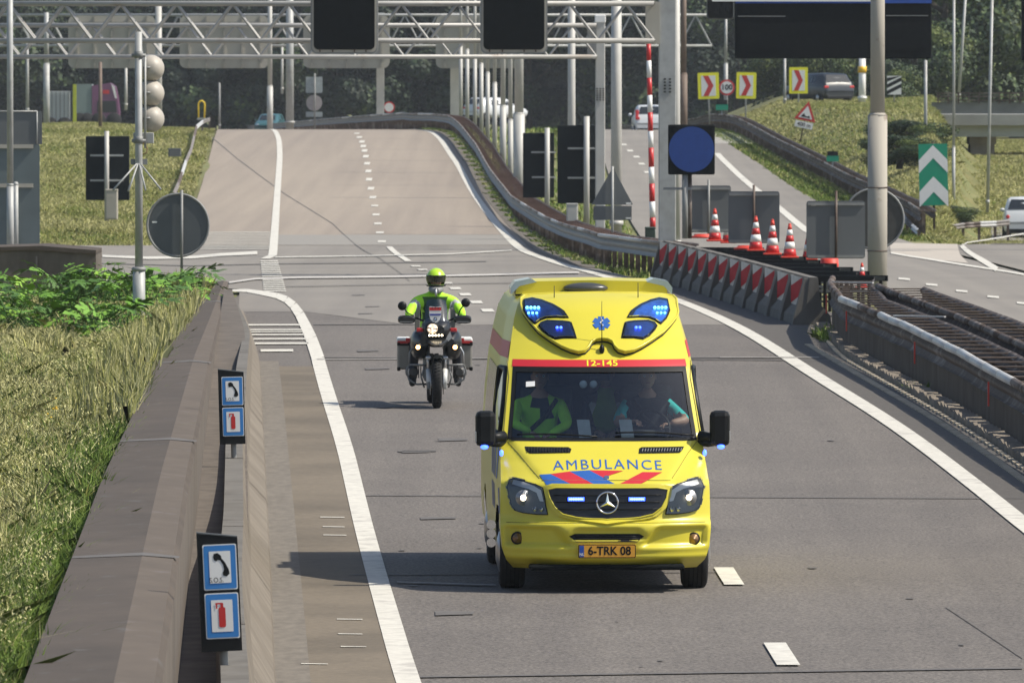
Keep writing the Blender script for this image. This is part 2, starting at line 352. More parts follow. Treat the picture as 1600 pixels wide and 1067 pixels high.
# the edge line curls out to the wall end
cur = [(363,455),(385,455),(410,459),(432,463),(447,469),(458,478),(468,492),(477,510),(486,530),(497,562)]
def pline(pts, w0, w1, off=.016, m=P_, mb=mk):
    n = len(pts)
    for i in range(n-1):
        (xa, ya), (xb, yb) = pts[i], pts[i+1]
        wa = w0+(w1-w0)*i/(n-1); wb = w0+(w1-w0)*(i+1)/(n-1)
        A = G(xa, ya); B = G(xb, yb)
        ax = A[0]; bx = B[0]
        # offset across in screen terms: half width px -> world
        dx, dy = xb-xa, yb-ya; l = math.hypot(dx, dy); nx_, ny_ = -dy/l, dx/l
        q = [G(xa+nx_*wa/2, ya+ny_*wa/2), G(xb+nx_*wb/2, yb+ny_*wb/2), G(xb-nx_*wb/2, yb-ny_*wb/2), G(xa-nx_*wa/2, ya-ny_*wa/2)]
        ground_poly(q, off, m, mb=mb)
pline(cur, 3.0, 20)
for (y, x0, x1, h) in ((509,378,468,2.2),(516.5,378,471,1.8),(519.8,378,473,1.6),(524.3,380,475,2),(531,384,478,2.2),(538,388,482,2.6),(549,407,458,3.6)):
    pline([(x0,y),(x1,y-.3)], h, h)
strip(offs(R_LINE,-.12), offs(R_LINE,.12), 60, 430, .014, P_, mb=mk)
strip(offs(L2,-.10), offs(L2,.12), GD(405), 430, .016, P_, mb=mk)
# block marking where the left line crosses the junction
for i in range(17):
    t = i/16; y = 409+47*t; pline([(407+5*t, y), (434+13*t, y-.3)], 1.5, 1.5, off=.016)
for i in range(12):
    y = 364+26*i/11; pline([(315-12*i/11, y),(422,y-.4)], .8, .8, off=.016)
pline([(160,401),(230,404),(300,403),(345,399),(402,396)], 3.5, 5, off=.02)
pline([(430,403),(560,401),(700,398),(800,392)], 1.6, 1.6, off=.02)
pline([(358,443),(400,437),(470,435),(600,434),(760,431),(905,427)], 2.6, 2.6, off=.024, m=mat('joint_white',(.46,.44,.41),.8))
pline([(440,449),(600,446),(800,443)], .7, .7, off=.020, m=M['tar_and_shadow'])
pline([(150,412),(300,416),(420,413),(640,411),(760,409)], 1.0, 1.0, off=.012, m=M['tar_and_shadow'])
# saw cuts and cracks in the asphalt, then small shadows painted as dark blobs
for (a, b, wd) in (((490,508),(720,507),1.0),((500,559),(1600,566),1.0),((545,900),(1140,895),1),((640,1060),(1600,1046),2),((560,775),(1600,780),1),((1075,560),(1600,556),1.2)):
    pline([a, b], wd, wd, off=.012, m=M['tar_and_shadow'])
for (a, b, wd) in (((495,563),(1060,560),1.0),((620,912),(775,917),1.5),((1125,560),(1280,560),1.4)):
    pline([a, b], wd, wd, off=.018, m=M['pale_joint'])
pline([(330,215),(420,285),(520,350),(590,402),(640,440)], 1.0, .7, off=.013, m=M['tar_and_shadow'])
pline([(1480,950),(1600,1030)], 1.5, 1.5, off=.012, m=M['tar_and_shadow'])
for (x, y, wd, h) in ((575,549,34,3),(590,577,38,3),(571,436+55,22,1.6),(650,707,44,4),(652,706,60,2.6),(708,688,46,5),(685,811,56,4),(710,960,60,7),(615,637,50,2),(560,462,20,1.5),(582,480,22,1.5)):  # short cast shadows of overhead things, painted onto the lane as dark strokes
    pline([(x-wd/2,y),(x+wd/2,y-.5)], h, h*.6, off=.011, m=M['tar_and_shadow'])
# centre dashes: near 3 m strokes, short blocks through the junction, small far dashes
def dash(x0, y0, x1, y1, wm=.15):
    a = G(x0, y0); b = G(x1, y1)
    ground_poly([(a[0]-wm/2,a[1]),(a[0]+wm/2,a[1]),(b[0]+wm/2,b[1]),(b[0]-wm/2,b[1])], .016, P_, mb=mk)
dash(1148,916,1131,889,.19); dash(1233,1042,1211,1007,.19)
for (x, y) in ((651,417),(661.5,422.5),(700,444),(713,452),(728.5,461.6),(746,473.6),(763.5,486.7),(787,507)):
    d = GD(y)
    ground_poly([(px(x,d)-.10,d-.7),(px(x,d)+.11,d-.7),(px(x,d)+.06,d+1.3),(px(x,d)-.15,d+1.3)], .016, P_, mb=mk)
dash(638,409,608,386,.16)
for (x, y) in ((597,378),(594,364),(591,350),(588,336),(586,322),(583,309),(580,295),(577,281),(576,268),(574,256),(572,245),(570,236),(568,229),(566,222),(562,215),(558,209)):
    d = GD(y); l = 1.15 if d < 300 else 1.8
    ground_poly([(px(x,d)-.11,d-l),(px(x,d)+.11,d-l),(px(x,d)+.09,d+l),(px(x,d)-.13,d+l)], .016, P_, mb=mk)
# opposite carriageway
rl2 = trace([(1120,240),(1150,270),(1190,303),(1225,332),(1262,362),(1330,386)]); rl2 = [(GD(390), px(1345,GD(390)))]+rl2[1:]
strip(offs(rl2,-.13), offs(rl2,.13), rl2[0][0], rl2[-1][0], .016, P_, mb=mk)
for (x, y) in ((975,227),(985,236.5),(995,246),(1003,257),(1012,270)):
    d = GD(y); ground_poly([(px(x,d)-.12,d-1),(px(x,d)+.12,d-1),(px(x,d)+.10,d+1.5),(px(x,d)-.14,d+1.5)], .018, P_, mb=mk)
for i in range(13):
    y = 204+20*i/12; pline([(1106+i*.9,y),(1148+i*3.2,y)], .9, .9, off=.018)
for (x, y) in ((1413,437),(1456,446),(1503,456),(1552,465),(1598,475)):
    pline([(x-9,y-.8),(x+9,y+.8)], 3.0, 3.0, off=.018)
pline([(1392,396),(1420,401),(1500,414),(1600,430)], 2.6, 2.8, off=.02)
pline([(1502,384),(1510,392),(1530,405),(1558,422)], 6, 8, off=.022)
pline([(1502,385),(1512,380),(1540,376),(1600,366)], 1.5, 2, off=.022)
go = MB(); ground_poly([G(1390,380),G(1440,381),G(1496,382),G(1500,398),G(1513,412),G(1450,405),G(1392,394)], .012, mat('gore_paving',(.40,.36,.31),.9,var=.12,scale=3), mb=go); S(go.build('gore_paving', fix=False))
for (x0, x1, y) in ((500,538,810),(504,538,825),(505,541,838),(526,566,970),(528,566,993),(532,572,1013),(470,512,1040)):
    pline([(x0,y),(x1,y+.5)], 1.1, .9, off=.016)
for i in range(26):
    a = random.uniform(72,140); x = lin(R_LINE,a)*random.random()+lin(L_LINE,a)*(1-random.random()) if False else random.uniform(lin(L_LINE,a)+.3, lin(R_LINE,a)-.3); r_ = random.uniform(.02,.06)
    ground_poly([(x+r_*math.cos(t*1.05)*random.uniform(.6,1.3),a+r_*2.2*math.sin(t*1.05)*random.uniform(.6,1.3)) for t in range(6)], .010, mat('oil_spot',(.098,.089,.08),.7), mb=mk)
S(mk.build('road_markings', fix=False))
# channel blocks beside the right shoulder
ch = MB(); bk = mat('channel_block',(.46,.39,.29),.9,var=.25,scale=3)
d = 88
while d < 140:
    x = lin(R_LINE, d)+.62; ch.box((x, d, zlin(d)+.016), (.10,.16,.018), bk, rot=(0,0,.03)); d += .24
S(ch.build('drain_channel'))
tc_ = MB(); d = 88; tk_ = mat('tooth_kerb',(.20,.17,.135),.9,var=.35,scale=5)
while d < 147:
    x = lin(R_LINE, d)+.96+(.35*sstep(132,148,d)); tc_.box((x, d, zlin(d)+.05), (.20,.22,.13), tk_, rot=(.3,random.uniform(-.1,.1),.15)); tc_.box((x-.16, d+.2, zlin(d)+.018), (.06,.5,.03), bk); d += .55
S(tc_.build('kerb_blocks'))
# ============================================================ walls, rails, poles, signs
def add_poly_wall(mb, path_bot, path_top, m):
    n = len(path_bot); V = list(path_bot)+list(path_top)
    mb.add(V, [(i, i+1, n+i+1, n+i) for i in range(n-1)], m)
# --- retaining wall with wide cap, left foreground
CAPR = [(45,px(240,45)),(52,-2.04),(80,px(296,80)),(116,-3.89),(140,px(345,140)),(170,px(357,170))]
CAPL = [(45,px(10,45)),(52,px(35,52)),(80,px(160,80)),(116,px(250,116)),(140,px(300,140)),(170,px(336,170))]
def capz(D): return float(np.interp(D, [45,52,116,150,170],[-3.57,-3.6,-3.8,-4.0,-4.13])) + ZC
dsw = sorted(set([45,48,52] + list(range(54,170,4)) + [170]))
wb = MB()
for i in range(len(dsw)-1):
    for (f0, f1, dz0, dz1, mm) in ((0,.66,0,.02,M['wall_cap']),(.66,.95,.02,.0,mat('wall_cap_pale',(.096,.076,.058),.9,var=.12,scale=2.5,bump=.3,spots=(5,.62,.7,(.12,.10,.09)),stretch=(1,.5,1))),(.95,1,.0,-.05,M['wall_cap'])):
        q = []
        for d, ff, dz in ((dsw[i],f0,dz0),(dsw[i],f1,dz1),(dsw[i+1],f1,dz1),(dsw[i+1],f0,dz0)):
            l, r = lin(CAPL, d), lin(CAPR, d); q.append((l+(r-l)*ff, d, capz(d)+dz))
        wb.add(q, [(0,1,2,3)], mm)
wall = thing('retaining_wall', 'long brown concrete retaining wall with a wide flat cap beside the meadow', 'wall', (0,0,0))
wb.build('cap', wall, fix=False)
fb = MB()
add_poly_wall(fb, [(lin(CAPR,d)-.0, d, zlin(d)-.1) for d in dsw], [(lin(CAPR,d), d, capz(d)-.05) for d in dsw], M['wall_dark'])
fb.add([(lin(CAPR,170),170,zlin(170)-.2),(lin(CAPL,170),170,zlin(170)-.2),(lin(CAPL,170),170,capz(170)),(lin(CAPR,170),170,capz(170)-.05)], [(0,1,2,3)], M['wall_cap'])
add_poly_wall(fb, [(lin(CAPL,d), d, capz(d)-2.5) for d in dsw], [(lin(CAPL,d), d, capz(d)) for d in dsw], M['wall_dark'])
fb.build('wall_face', wall, fix=False)
jt = MB()
for d in (150,113.5,88,66):
    l, r = lin(CAPL,d), lin(CAPR,d)
    jt.add([(l,d,capz(d)+.004),(l+(r-l)*.66,d,capz(d)+.024),(r,d,capz(d)+.004),(r,d+.12+d*.002,capz(d)+.004),(l+(r-l)*.66,d+.12+d*.004,capz(d)+.026),(l,d+.12+d*.002,capz(d)+.004)], [(0,1,4,5),(1,2,3,4)], M['tar_and_shadow'])
jt.each('joint', wall, fix=False)
# --- low concrete barrier in front of it
bar = thing('concrete_barrier', 'low pale concrete safety barrier running along the gutter below the retaining wall', 'barrier', (0,0,0))
bb = MB(); dsb = list(range(58,156,3)) + [157]
prof = [(0,0),(-.02,.10),(-.20,.40),(-.27,.80),(-.46,.80),(-.50,.1)]
def brow(d):
    hk = (1-.36*sstep(72,97,d))*(1 if d < 120 else max(.35, 1-(d-120)/55))
    sq = 1 if d < 100 else max(.45, 1-(d-100)/70)
    return [(lin(BASE,d)+p[0]*sq, d, zlin(d)+p[1]*hk) for p in prof]
rows = [brow(d) for d in dsb]; n = len(prof)
V = [v for r in rows for v in r]
for k, mm in ((0,M['concrete']),(1,M['concrete']),(2,M['concrete']),(3,M['jersey']),(4,M['wall_dark'])):
    bb.add(V, [(i*n+k, i*n+k+1, (i+1)*n+k+1, (i+1)*n+k) for i in range(len(dsb)-1)], mm)
bb.add(rows[-1], [tuple(range(n))], M['concrete']); bb.build('barrier_body', bar)
jb = MB()
for d in (66,82,97,112,124):
    r0 = brow(d); r1 = brow(d+.06+.0003*d)
    for k in range(4): 
        e = .004
        jb.add([Vector(r0[k])+Vector((e,0,e)),Vector(r0[k+1])+Vector((e,0,e)),Vector(r1[k+1])+Vector((e,0,e)),Vector(r1[k])+Vector((e,0,e))],[(0,1,2,3)],M['wall_dark'])
jb.each('joint', bar, fix=False)
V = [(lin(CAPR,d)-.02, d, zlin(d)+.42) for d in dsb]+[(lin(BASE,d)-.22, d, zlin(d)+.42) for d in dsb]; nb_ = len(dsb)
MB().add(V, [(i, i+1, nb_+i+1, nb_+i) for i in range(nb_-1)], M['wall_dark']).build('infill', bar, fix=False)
# --- emergency signs on the barrier
def textmesh(s, size, bold=0.0, space=1.0):
    cu = bpy.data.curves.new('t', 'FONT'); cu.body = s; cu.size = size; cu.align_x = 'CENTER'; cu.align_y = 'CENTER'; cu.offset = bold; cu.space_character = space; cu.resolution_u = 3
    o = bpy.data.objects.new('t', cu); COL.objects.link(o); dg = bpy.context.evaluated_depsgraph_get(); me = bpy.data.meshes.new_from_object(o.evaluated_get(dg))
    bm = bmesh.new(); bm.from_mesh(me); bmesh.ops.triangulate(bm, faces=bm.faces[:]); bm.verts.index_update()
    r = ([(v.co.x, v.co.y) for v in bm.verts], [tuple(v.index for v in f.verts) for f in bm.faces]); bm.free()
    bpy.data.objects.remove(o); bpy.data.curves.remove(cu); bpy.data.meshes.remove(me); return r
def rrect(cx, cz, w_, h_, r, n=4):
    pts = []
    for (sx, sz, a0) in ((1,1,0),(-1,1,90),(-1,-1,180),(1,-1,270)):
        for i in range(n+1):
            a = math.radians(a0+90*i/n); pts.append((cx+sx*(w_/2-r)+r*math.cos(a), cz+sz*(h_/2-r)+r*math.sin(a)))
    return pts
def flat(mb, poly, y, m, flip=False):
    mb.add([(p[0], y, p[1]) for p in poly], [tuple(range(len(poly)))[::-1] if flip else tuple(range(len(poly)))], m)
def sos(x, yt, yb, D, label, tilt):
    t = thing('emergency_sign', label, 'sign', W(x, yb, D), 0, 'emergency telephone signs on the barrier')
    t.rotation_euler = (0, tilt, math.radians(4))
    h = (yb-yt)*D/FPX; w_ = h*.30
    b = MB(); b.prism([(-w_*.62,0),(w_*.52,.0),(w_*.52,h*.955),(-w_*.62,h*1.0)], .0, .035, M['black']); b.build('backplate', t)
    fr = MB(); fr.prism([(-w_*.62,h*1.0),(w_*.52,h*.955),(w_*.52,h*.965),(-w_*.62,h*1.012)], -.004, .05, M['sign_back']); fr.build('top_edge', t)
    for k, zc in enumerate((h*.71, h*.30)):
        p = MB(); ph = h*.385
        flat(p, rrect(.0,zc,w_*.95,ph,.012), -.004, M['white']); flat(p, rrect(0,zc,w_*.89,ph*.95,.011), -.006, M['sign_blue'])
        flat(p, rrect(0,zc,w_*.60,ph*.70,.005), -.008, M['white'])
        if k == 0:
            hs = [(-.22,.24),(-.20,.34),(-.08,.36),(.02,.27),(.03,.20),(.13,.07),(.17,-.10),(.24,-.15),(.26,-.28),(.17,-.36),(.06,-.33),(.05,-.24),(.10,-.16),(.07,.0),(-.01,.13),(-.09,.15),(-.13,.11),(-.20,.15)]
            hs = [(px_*w_*.92+.02*w_, zc+.02*h+pz_*ph*.72) for px_, pz_ in hs]
            bm = bmesh.new(); f = bm.faces.new([bm.verts.new((q[0],-.010,q[1])) for q in hs]); bmesh.ops.triangulate(bm, faces=[f]); bm.verts.index_update()
            p.add([v.co for v in bm.verts], [[v.index for v in ff.verts] for ff in bm.faces], M['black']); bm.free()
            tv, tf = textmesh('S.O.S.', w_*.20); p.add([(a*.85-w_*.115,-.0105,b_+zc-ph*.285) for a, b_ in tv], tf, M['black'])
        else:
            flat(p, rrect(0,zc-.03*ph,w_*.19,ph*.44,w_*.05), -.010, M['red']); flat(p, rrect(0,zc+ph*.23,w_*.08,ph*.10,.002), -.010, M['red'])
            flat(p, rrect(-w_*.08,zc+ph*.27,w_*.20,ph*.035,.001), -.011, M['red']); flat(p, rrect(-w_*.15,zc+ph*.21,w_*.04,ph*.10,.001), -.011, M['red'])
        p.build('sign_panel', t, fix=False)
    q = MB(); q.tube([(0,.06,-.9),(0,.06,h*.9)], .03, M['galv_dark']); q.box((0,.03,h*.1),(w_*.9,.04,.03),M['galv_dark']); q.box((0,.03,h*.8),(w_*.9,.04,.03),M['galv_dark']); q.build('post', t)
    return t
sos(349,832,1018,61.5,'nearest blue emergency telephone and fire extinguisher sign above the barrier',math.radians(-2.5))
sos(365,577,694,97,'farther blue emergency telephone and fire extinguisher sign above the barrier',math.radians(-1.5))
# --- dark concrete block, left
blk = thing('concrete_block', 'dark brown concrete parapet block behind the leafy weeds', 'parapet', W(75,440,178))
k = 178/FPX
b = MB(); poly = [(-150*k,-.3),(75*k,-.3),(75*k,44*k),(0*k-.1,53*k),(-150*k,48*k)]
b.prism(poly, 0, 2.5, M['wall_dark'])
b.build('block', blk); b = MB(); b.prism([(-150*k,44*k),(-30*k,50*k),(75*k,43*k),(75*k,49*k),(-10*k,56*k),(-150*k,52*k)], -.05, 2.5, M['wall_cap']); b.build('coping', blk)
b = MB(); b.box((-18*k,-.06,18*k),(.03,.02,.55),M['tar_and_shadow']); b.build('joint', blk)

# --- W-beam guard rails
def wbeam(mb, pts, h, m, side=1, sc=1.0):   # pts world xyz of beam top centre line
    prof = [(0,0),(.035,-.02),(.075,-.07),(.03,-.13),(.03,-.17),(.075,-.23),(.035,-.29),(0,-.31)]; prof = [(a, c*sc) for a, c in prof]
    n = len(prof); V = []
    for i, p in enumerate(pts):
        a = Vector(pts[min(i+1,len(pts)-1)])-Vector(pts[max(i-1,0)]); nrm = Vector((a.y,-a.x,0)).normalized()*side
        for q in prof: V.append(Vector(p)+nrm*q[0]+Vector((0,0,q[1]+0)))
    for i in range(len(pts)-1):
        mm = m(i) if callable(m) else m
        mb.add([V[i*n+j] for j in range(n)]+[V[(i+1)*n+j] for j in range(n)], [(j,j+1,n+j+1,n+j) for j in range(n-1)], mm)
def guard(name, label, line, d0, d1, width, step, h=.75, zf=None, spacer=.6, white=None, post_m=None, spm=None, base_m=None):
    t = thing(name, label, 'guard rail'); zf = zf or (lambda X, D: zlin(D))
    N = max(2, int((d1-d0)/step)); ds = [d0+(d1-d0)*i/N for i in range(N+1)]
    jit = [random.uniform(-.008,.008) for _ in ds]
    P0 = [(lin(line,d), d, zf(lin(line,d),d)+h+jit[i]) for i, d in enumerate(ds)]
    P1 = [(lin(line,d)+width, d, zf(lin(line,d),d)+h+jit[i]*.7) for i, d in enumerate(ds)]
    rnd = [random.random() for _ in ds]
    b = MB(); wbeam(b, P0, h, lambda i: base_m or M['rust'], 1); b.build('front_beam', t, fix=False)
    b = MB()
    for i in range(N): b.tube([(P0[i][0]+.01,P0[i][1]+.03,P0[i][2]),(P0[i+1][0]+.01,P0[i+1][1]-.03,P0[i+1][2])], .058 if d0 < 90 else .04, white(ds[i], rnd[i]) if white else M['rail_grey'], n=8)
    b.each('top_plate', t, 60)
    b = MB(); wbeam(b, P1, h, M['rust'], -1); b.build('rear_beam', t, fix=False)
    b = MB(); d = d0
    while d < d1:
        x = lin(line,d); z = zf(x,d)+h-.08; b.box((x+width/2,d,z+.05),(width-.02,.13,.018),spm or mat('rust_light',(.12,.085,.062),.75,.1,var=.35,scale=5), rot=(0,0,random.uniform(-.04,.04))); d += spacer
    b.each('spacer', t)
    b = MB(); d = d0+.5
    while d < d1:
        x = lin(line,d)+width/2; z = zf(x,d); b.box((x-.1,d,z+h/2-.1),(.10,.12,h),post_m or M['rust']); d += 1.33
    b.each('post', t)
    return t
RAIL1 = [(94,6.57),(105,6.14),(125,5.52),(138,5.06),(146,px(1296,146)),(150,px(1300,150))]
RAIL1 = [(60,7.55)]+RAIL1
wht = lambda d, r: M['rail_white'] if (106 < d < 130) or (133 < d < 137) or d > 147.5 and r > .4 else M['rust']
g1 = guard('guard_rail', 'rusty double guard rail with white reflector plates curving beside the right shoulder', RAIL1, 62, 150, .72, 2.0, h=.78, white=wht, spacer=1.3)
# sheet piling skirt under the front beam
b = MB(); d = 62.0
while d < 150:
    x = lin(RAIL1,d)+.10; b.box((x,d,zlin(d)+.2),(.05,.24,.5),M['wall_dark'],rot=(0,0,.25)); d += .3
b.build('skirt', g1)
for d in (144,135.5,122.5,110.5): 
    b = MB(); x = lin(RAIL1,d); b.box((x-.09,d,zlin(d)+.52),(.02,.07,.30),M['orange_red']); b.build('red_reflector', g1)
b = MB()
for d, x in ((146,.35),(128.5,.45)): b.box((lin(RAIL1,d)+x,d,zlin(d)+.82),(.05,.9,.02),M['rail_white'],rot=(0,0,.9))
b.each('loose_plate', g1)
RAIL2 = [(60,8.5),(117,6.72),(127,6.44),(141,5.96),(150,5.70)]
RAIL2 = [(d, x+(.0)) for d, x in RAIL2]
g2 = guard('guard_rail', 'second rusty double guard rail, on the far side of the tall concrete pole', RAIL2, 62, 144, .75, 2.5, h=.80, spacer=1.3, white=lambda d,r: M['rust'])
b = MB(); d = 62.0
while d < 144:
    x = lin(RAIL2,d)+.08; b.box((x,d,zlin(d)+.25),(.05,.30,.62),M['wall_dark'],rot=(0,0,.25)); d += .3
b.build('skirt', g2)
RM = [(185,px(1040,185)),(200,px(935,200)),(215,px(903,215)),(233,px(866,233)),(270,px(797,270)),(311,px(765,311)),(350,px(742,350)),(380,px(718,380)),(400,px(700,400)),(418,px(672,418)),(430,px(640,430)),(470,px(560,470)),(520,px(500,520)),(600,px(420,600)),(700,px(345,700))]
def zmed(X, D): return zlin(D) if D <= 430 else float(np.interp(D,[430,470,520,600,700],[-3.08,-3.5,-3.98,-4.78,-5.78]))+ZC
guard('guard_rail', 'long winding guard rail of the central reserve climbing over the crest of the road', RM, 185, 700, .7, 5.0, h=.74, zf=zmed, spacer=1.0, white=lambda d,r: M['rail_white'] if (r>.55 and d<260) or d>410 and r>.8 else (M['rail_grey'] if d<430 else M['galv_dark']), spm=mat('rust_red',(.115,.062,.045),.8,var=.3,scale=4), base_m=M['galv_dark'])
RR = [(251,px(1436,251)),(262,px(1418,262)),(290,px(1352,290)),(320,px(1292,320)),(345,px(1240,345)),(380,px(1172,380)),(420,px(1120,420)),(470,px(1085,470)),(540,px(1040,540)),(620,px(940,620))]
rr = guard('guard_rail', 'guard rail along the foot of the grassy hill behind the opposite carriageway', RR, 251, 600, .5, 5, h=.72, zf=lambda X,D: ground(X-.3,D), spacer=1.6, white=lambda d,r: M['rail_grey'] if r<.7 else M['rust'])
# short white rail ends
def small_rail(label, p, D0, D1, hh=.7):
    t = thing('guard_rail', label, 'guard rail'); b = MB(); b2 = MB()
    pts = []
    for i, (x, y) in enumerate(p):
        D = D0+(D1-D0)*i/(len(p)-1); pts.append(W(x,y,D)); 
        b2.box(W(x,y,D)-Vector((0,-.05,.45)),(.08,.08,.8),M['rust'])
    wbeam(b, [tuple(q) for q in pts], hh, lambda i: (M['rail_grey'],M['rust'],M['rail_white'],M['rail_grey'])[i%4], 1, sc=.6); b.build('beam', t, fix=False); b2.each('post', t); return t
small_rail('weathered white guard rail climbing the left grassy bank', [(270,300),(277,285),(283,268),(289,250),(297,232),(302,212),(306,196),(316,188),(327,184)], 290, 425)
small_rail('short white end of a guard rail dropping beside the dark round sign back', [(1411,330),(1418,341),(1427,350),(1436,358)], 262, 250)
small_rail('short red and white guard rail below the railway bridge', [(1486,351),(1505,348),(1530,346),(1555,345),(1575,343)], 268, 276)

# --- chevron barrier (movable concrete segments)
JT = [(148,px(1288,148)),(156,px(1222,156)),(165,px(1160,165)),(175,px(1098,175)),(185,px(1042,185))]
def jrow(d): x = lin(JT,d); z = zlin(d); return x, z
jersey0 = None
segs = []
n = 13; d_a = 149.9; 
for i in range(n):
    d0 = d_a + i*2.7; d1 = d0+2.7
    x0, z0 = jrow(d0); x1, z1 = jrow(d1)
    c = thing('barrier_segment', 'x', 'barrier', ((x0+x1)/2,(d0+d1)/2,(z0+z1)/2), math.atan2(-(x1-x0), d1-d0), 'chevron barrier segments')
    segs.append(c)
    if i == 0:
        b = MB(); pr = [(-.30,0),(-.28,.16),(-.12,.34),(-.07,.80),(.07,.80),(.12,.34),(.28,.16),(.30,0)]
        b.prism([(p[0]*1.0,p[1]) for p in pr], -1.345, 1.345, M['jersey'], 'xz')
        body = b.build('body', c)
        b = MB()
        for s0 in (-1.22,1.22):
            # raised buttress fins carrying the chevron plates, seen between the slanting cheeks
            b.prism([(-.36,.0),(-.33,.14),(-.155,.78),(-.06,.78),(-.10,.0)], s0-.11, s0+.11, M['jersey'], 'xz')
        fins = b.each('fin', c)
        plates = []
        for s0 in (0,):
            b = MB(); P = lambda u, v: (-.165, s0-1.08+2.16*u, .30+.49*v)
            b.add([P(0,0),P(1,0),P(1,1),P(0,1)], [(0,1,2,3)], mat('plate_white',(.50,.49,.46),.8,var=.2,scale=4,spec=.1))
            Q = lambda u, v: (P(u,v)[0]-.006, P(u,v)[1], P(u,v)[2])
            b.add([Q(0,.45),Q(0,1),Q(1,.62),Q(1,.03)], [(0,1,2,3)], mat('plate_red',(.36,.012,.022),.8,var=.25,scale=4,spec=.1))
            plates.append(b.build('chevron_plate', c, fix=False))
        protos = [body]+fins+plates
    else:
        for p in protos:
            q = p.copy(); COL.objects.link(q); q.parent = c
ordn = ['first','second','third','fourth','fifth','sixth','seventh','eighth','ninth','tenth','eleventh','twelfth','thirteenth','fourteenth','fifteenth','sixteenth','seventeenth','eighteenth']
for i, c in enumerate(segs):
    c['label'] = ('red and white chevron barrier segment at the near end, touching the rusty guard rail' if i == 0 else
                  'red and white chevron barrier segment at the far end by the grass verge' if i == n-1 else
                  '%s red and white chevron barrier segment counted from its near end' % ordn[i])
# --- stacked black trolley racks behind the barrier, carrying cones and signs
def rack_at(i):
    d = 155 + i*3.35; return lin(JT, d)+.95, d, zlin(d)
r0 = None; racks = []
for i in range(9):
    x, d, z = rack_at(i)
    if r0 is None:
        r0 = thing('trolley_rack', 'x', 'rack', (x,d,z), 0, 'black trolley racks behind the chevron barrier')
        b = MB(); b.box((0,0,.66),(1.35,.75,.06),M['matt_black']); b.box((0,-.38,.66),(1.42,.05,.10),M['black']); b.box((0,.38,.66),(1.42,.05,.10),M['black']); b.build('deck', r0)
        b = MB()
        for sx in (-.6,-.2,.2,.6):
            for sy in (-.33,.33): b.box((sx,sy,.33),(.05,.05,.64),M['black'])
        b.each('leg', r0)
        b = MB(); b.box((0,-.33,.45),(1.3,.03,.04),M['galv_dark']); b.box((0,.33,.25),(1.3,.03,.04),M['galv_dark']); b.each('cross_bar', r0)
        r = r0
    else:
        r = copy_tree(r0); r.location = (x,d,z)
    r.rotation_euler.z = -.35
    r['label'] = ('nearest black steel trolley rack behind the chevron barrier' if i == 0 else 'farthest black steel trolley rack behind the chevron barrier' if i == 8 else '%s black steel trolley rack counted from the near end' % ordn[i])
# --- traffic cones
def make_cone(stripes=True):
    t = thing('traffic_cone', 'x', 'traffic cone', (0,0,0), 0, 'red and white traffic cones')
    b = MB(); b.box((0,0,.02),(.38,.38,.04),M['orange_red'],bev=.015); b.build('base', t)
    b = MB(); H_ = .74
    bands = [(0.04,.20,M['red']),(.20,.36,M['white']),(.36,.50,M['red']),(.50,.63,M['white']),(.63,.74,M['orange_red'])]
    R = lambda z: .155-(.155-.032)*(z/H_)
    for z0, z1, mm in bands: b.lathe([(R(z0),z0),(R(z1),z1)], (0,0,0), mm, n=16)
    b.build('body', t); b = MB(); b.lathe([(.033,.74),(.026,.765),(.012,.77)], (0,0,0), M['orange_red'], n=10); b.build('tip', t)
    return t
cone0 = None
for (x, yb, D, sc_, lab) in ((1117,377,181,.86,'red and white traffic cone in front of the farthest square grey sign back'),
        (1138,380,187,.84,'traffic cone half hidden beside the left edge of the middle grey sign back'),
        (1181,392,174,.88,'traffic cone in front of the middle square grey sign back'),
        (1207,398,171,.88,'traffic cone at the right edge of the middle square grey sign back'),
        (1234,403,168,.84,'lone traffic cone standing free between the middle and the nearest sign backs'),
        (1264,406,178,.84,'traffic cone mostly hidden behind the left edge of the nearest grey sign back'),
        (1347,450,158,.58,'small traffic cone left of the tall concrete pole'),
        (1380,481,160,.26,'tip of a small red cone at the foot of the tall concrete pole')):
    c = make_cone() if cone0 is None else copy_tree(cone0); cone0 = cone0 or c
    c.location = W(x,yb,D); c.scale = (sc_*1.05,)*2+(sc_,); c['label'] = lab
# stacked cone bases / red drums
def drum(x, y, D, r, h, lab):
    t = thing('rubber_base', lab, 'sign foot', W(x,y,D), 0, 'red rubber sign feet'); b = MB()
    b.lathe([(r*1.35,0),(r*1.35,.04),(r,.05),(r,h*.45),(r*1.02,h*.47),(r*1.02,h*.55),(r,h*.57),(r*.96,h),(r*.5,h)], (0,0,0), M['orange_red'], n=20); b.build('disc', t)
drum(1296,424,166,.17,.24,'large red rubber foot under the nearest square grey sign back')
drum(1168,390,176,.20,.08,'flat red rubber foot under the middle square grey sign back')
drum(1098,372,184,.18,.08,'flat red rubber foot under the farthest square grey sign back')
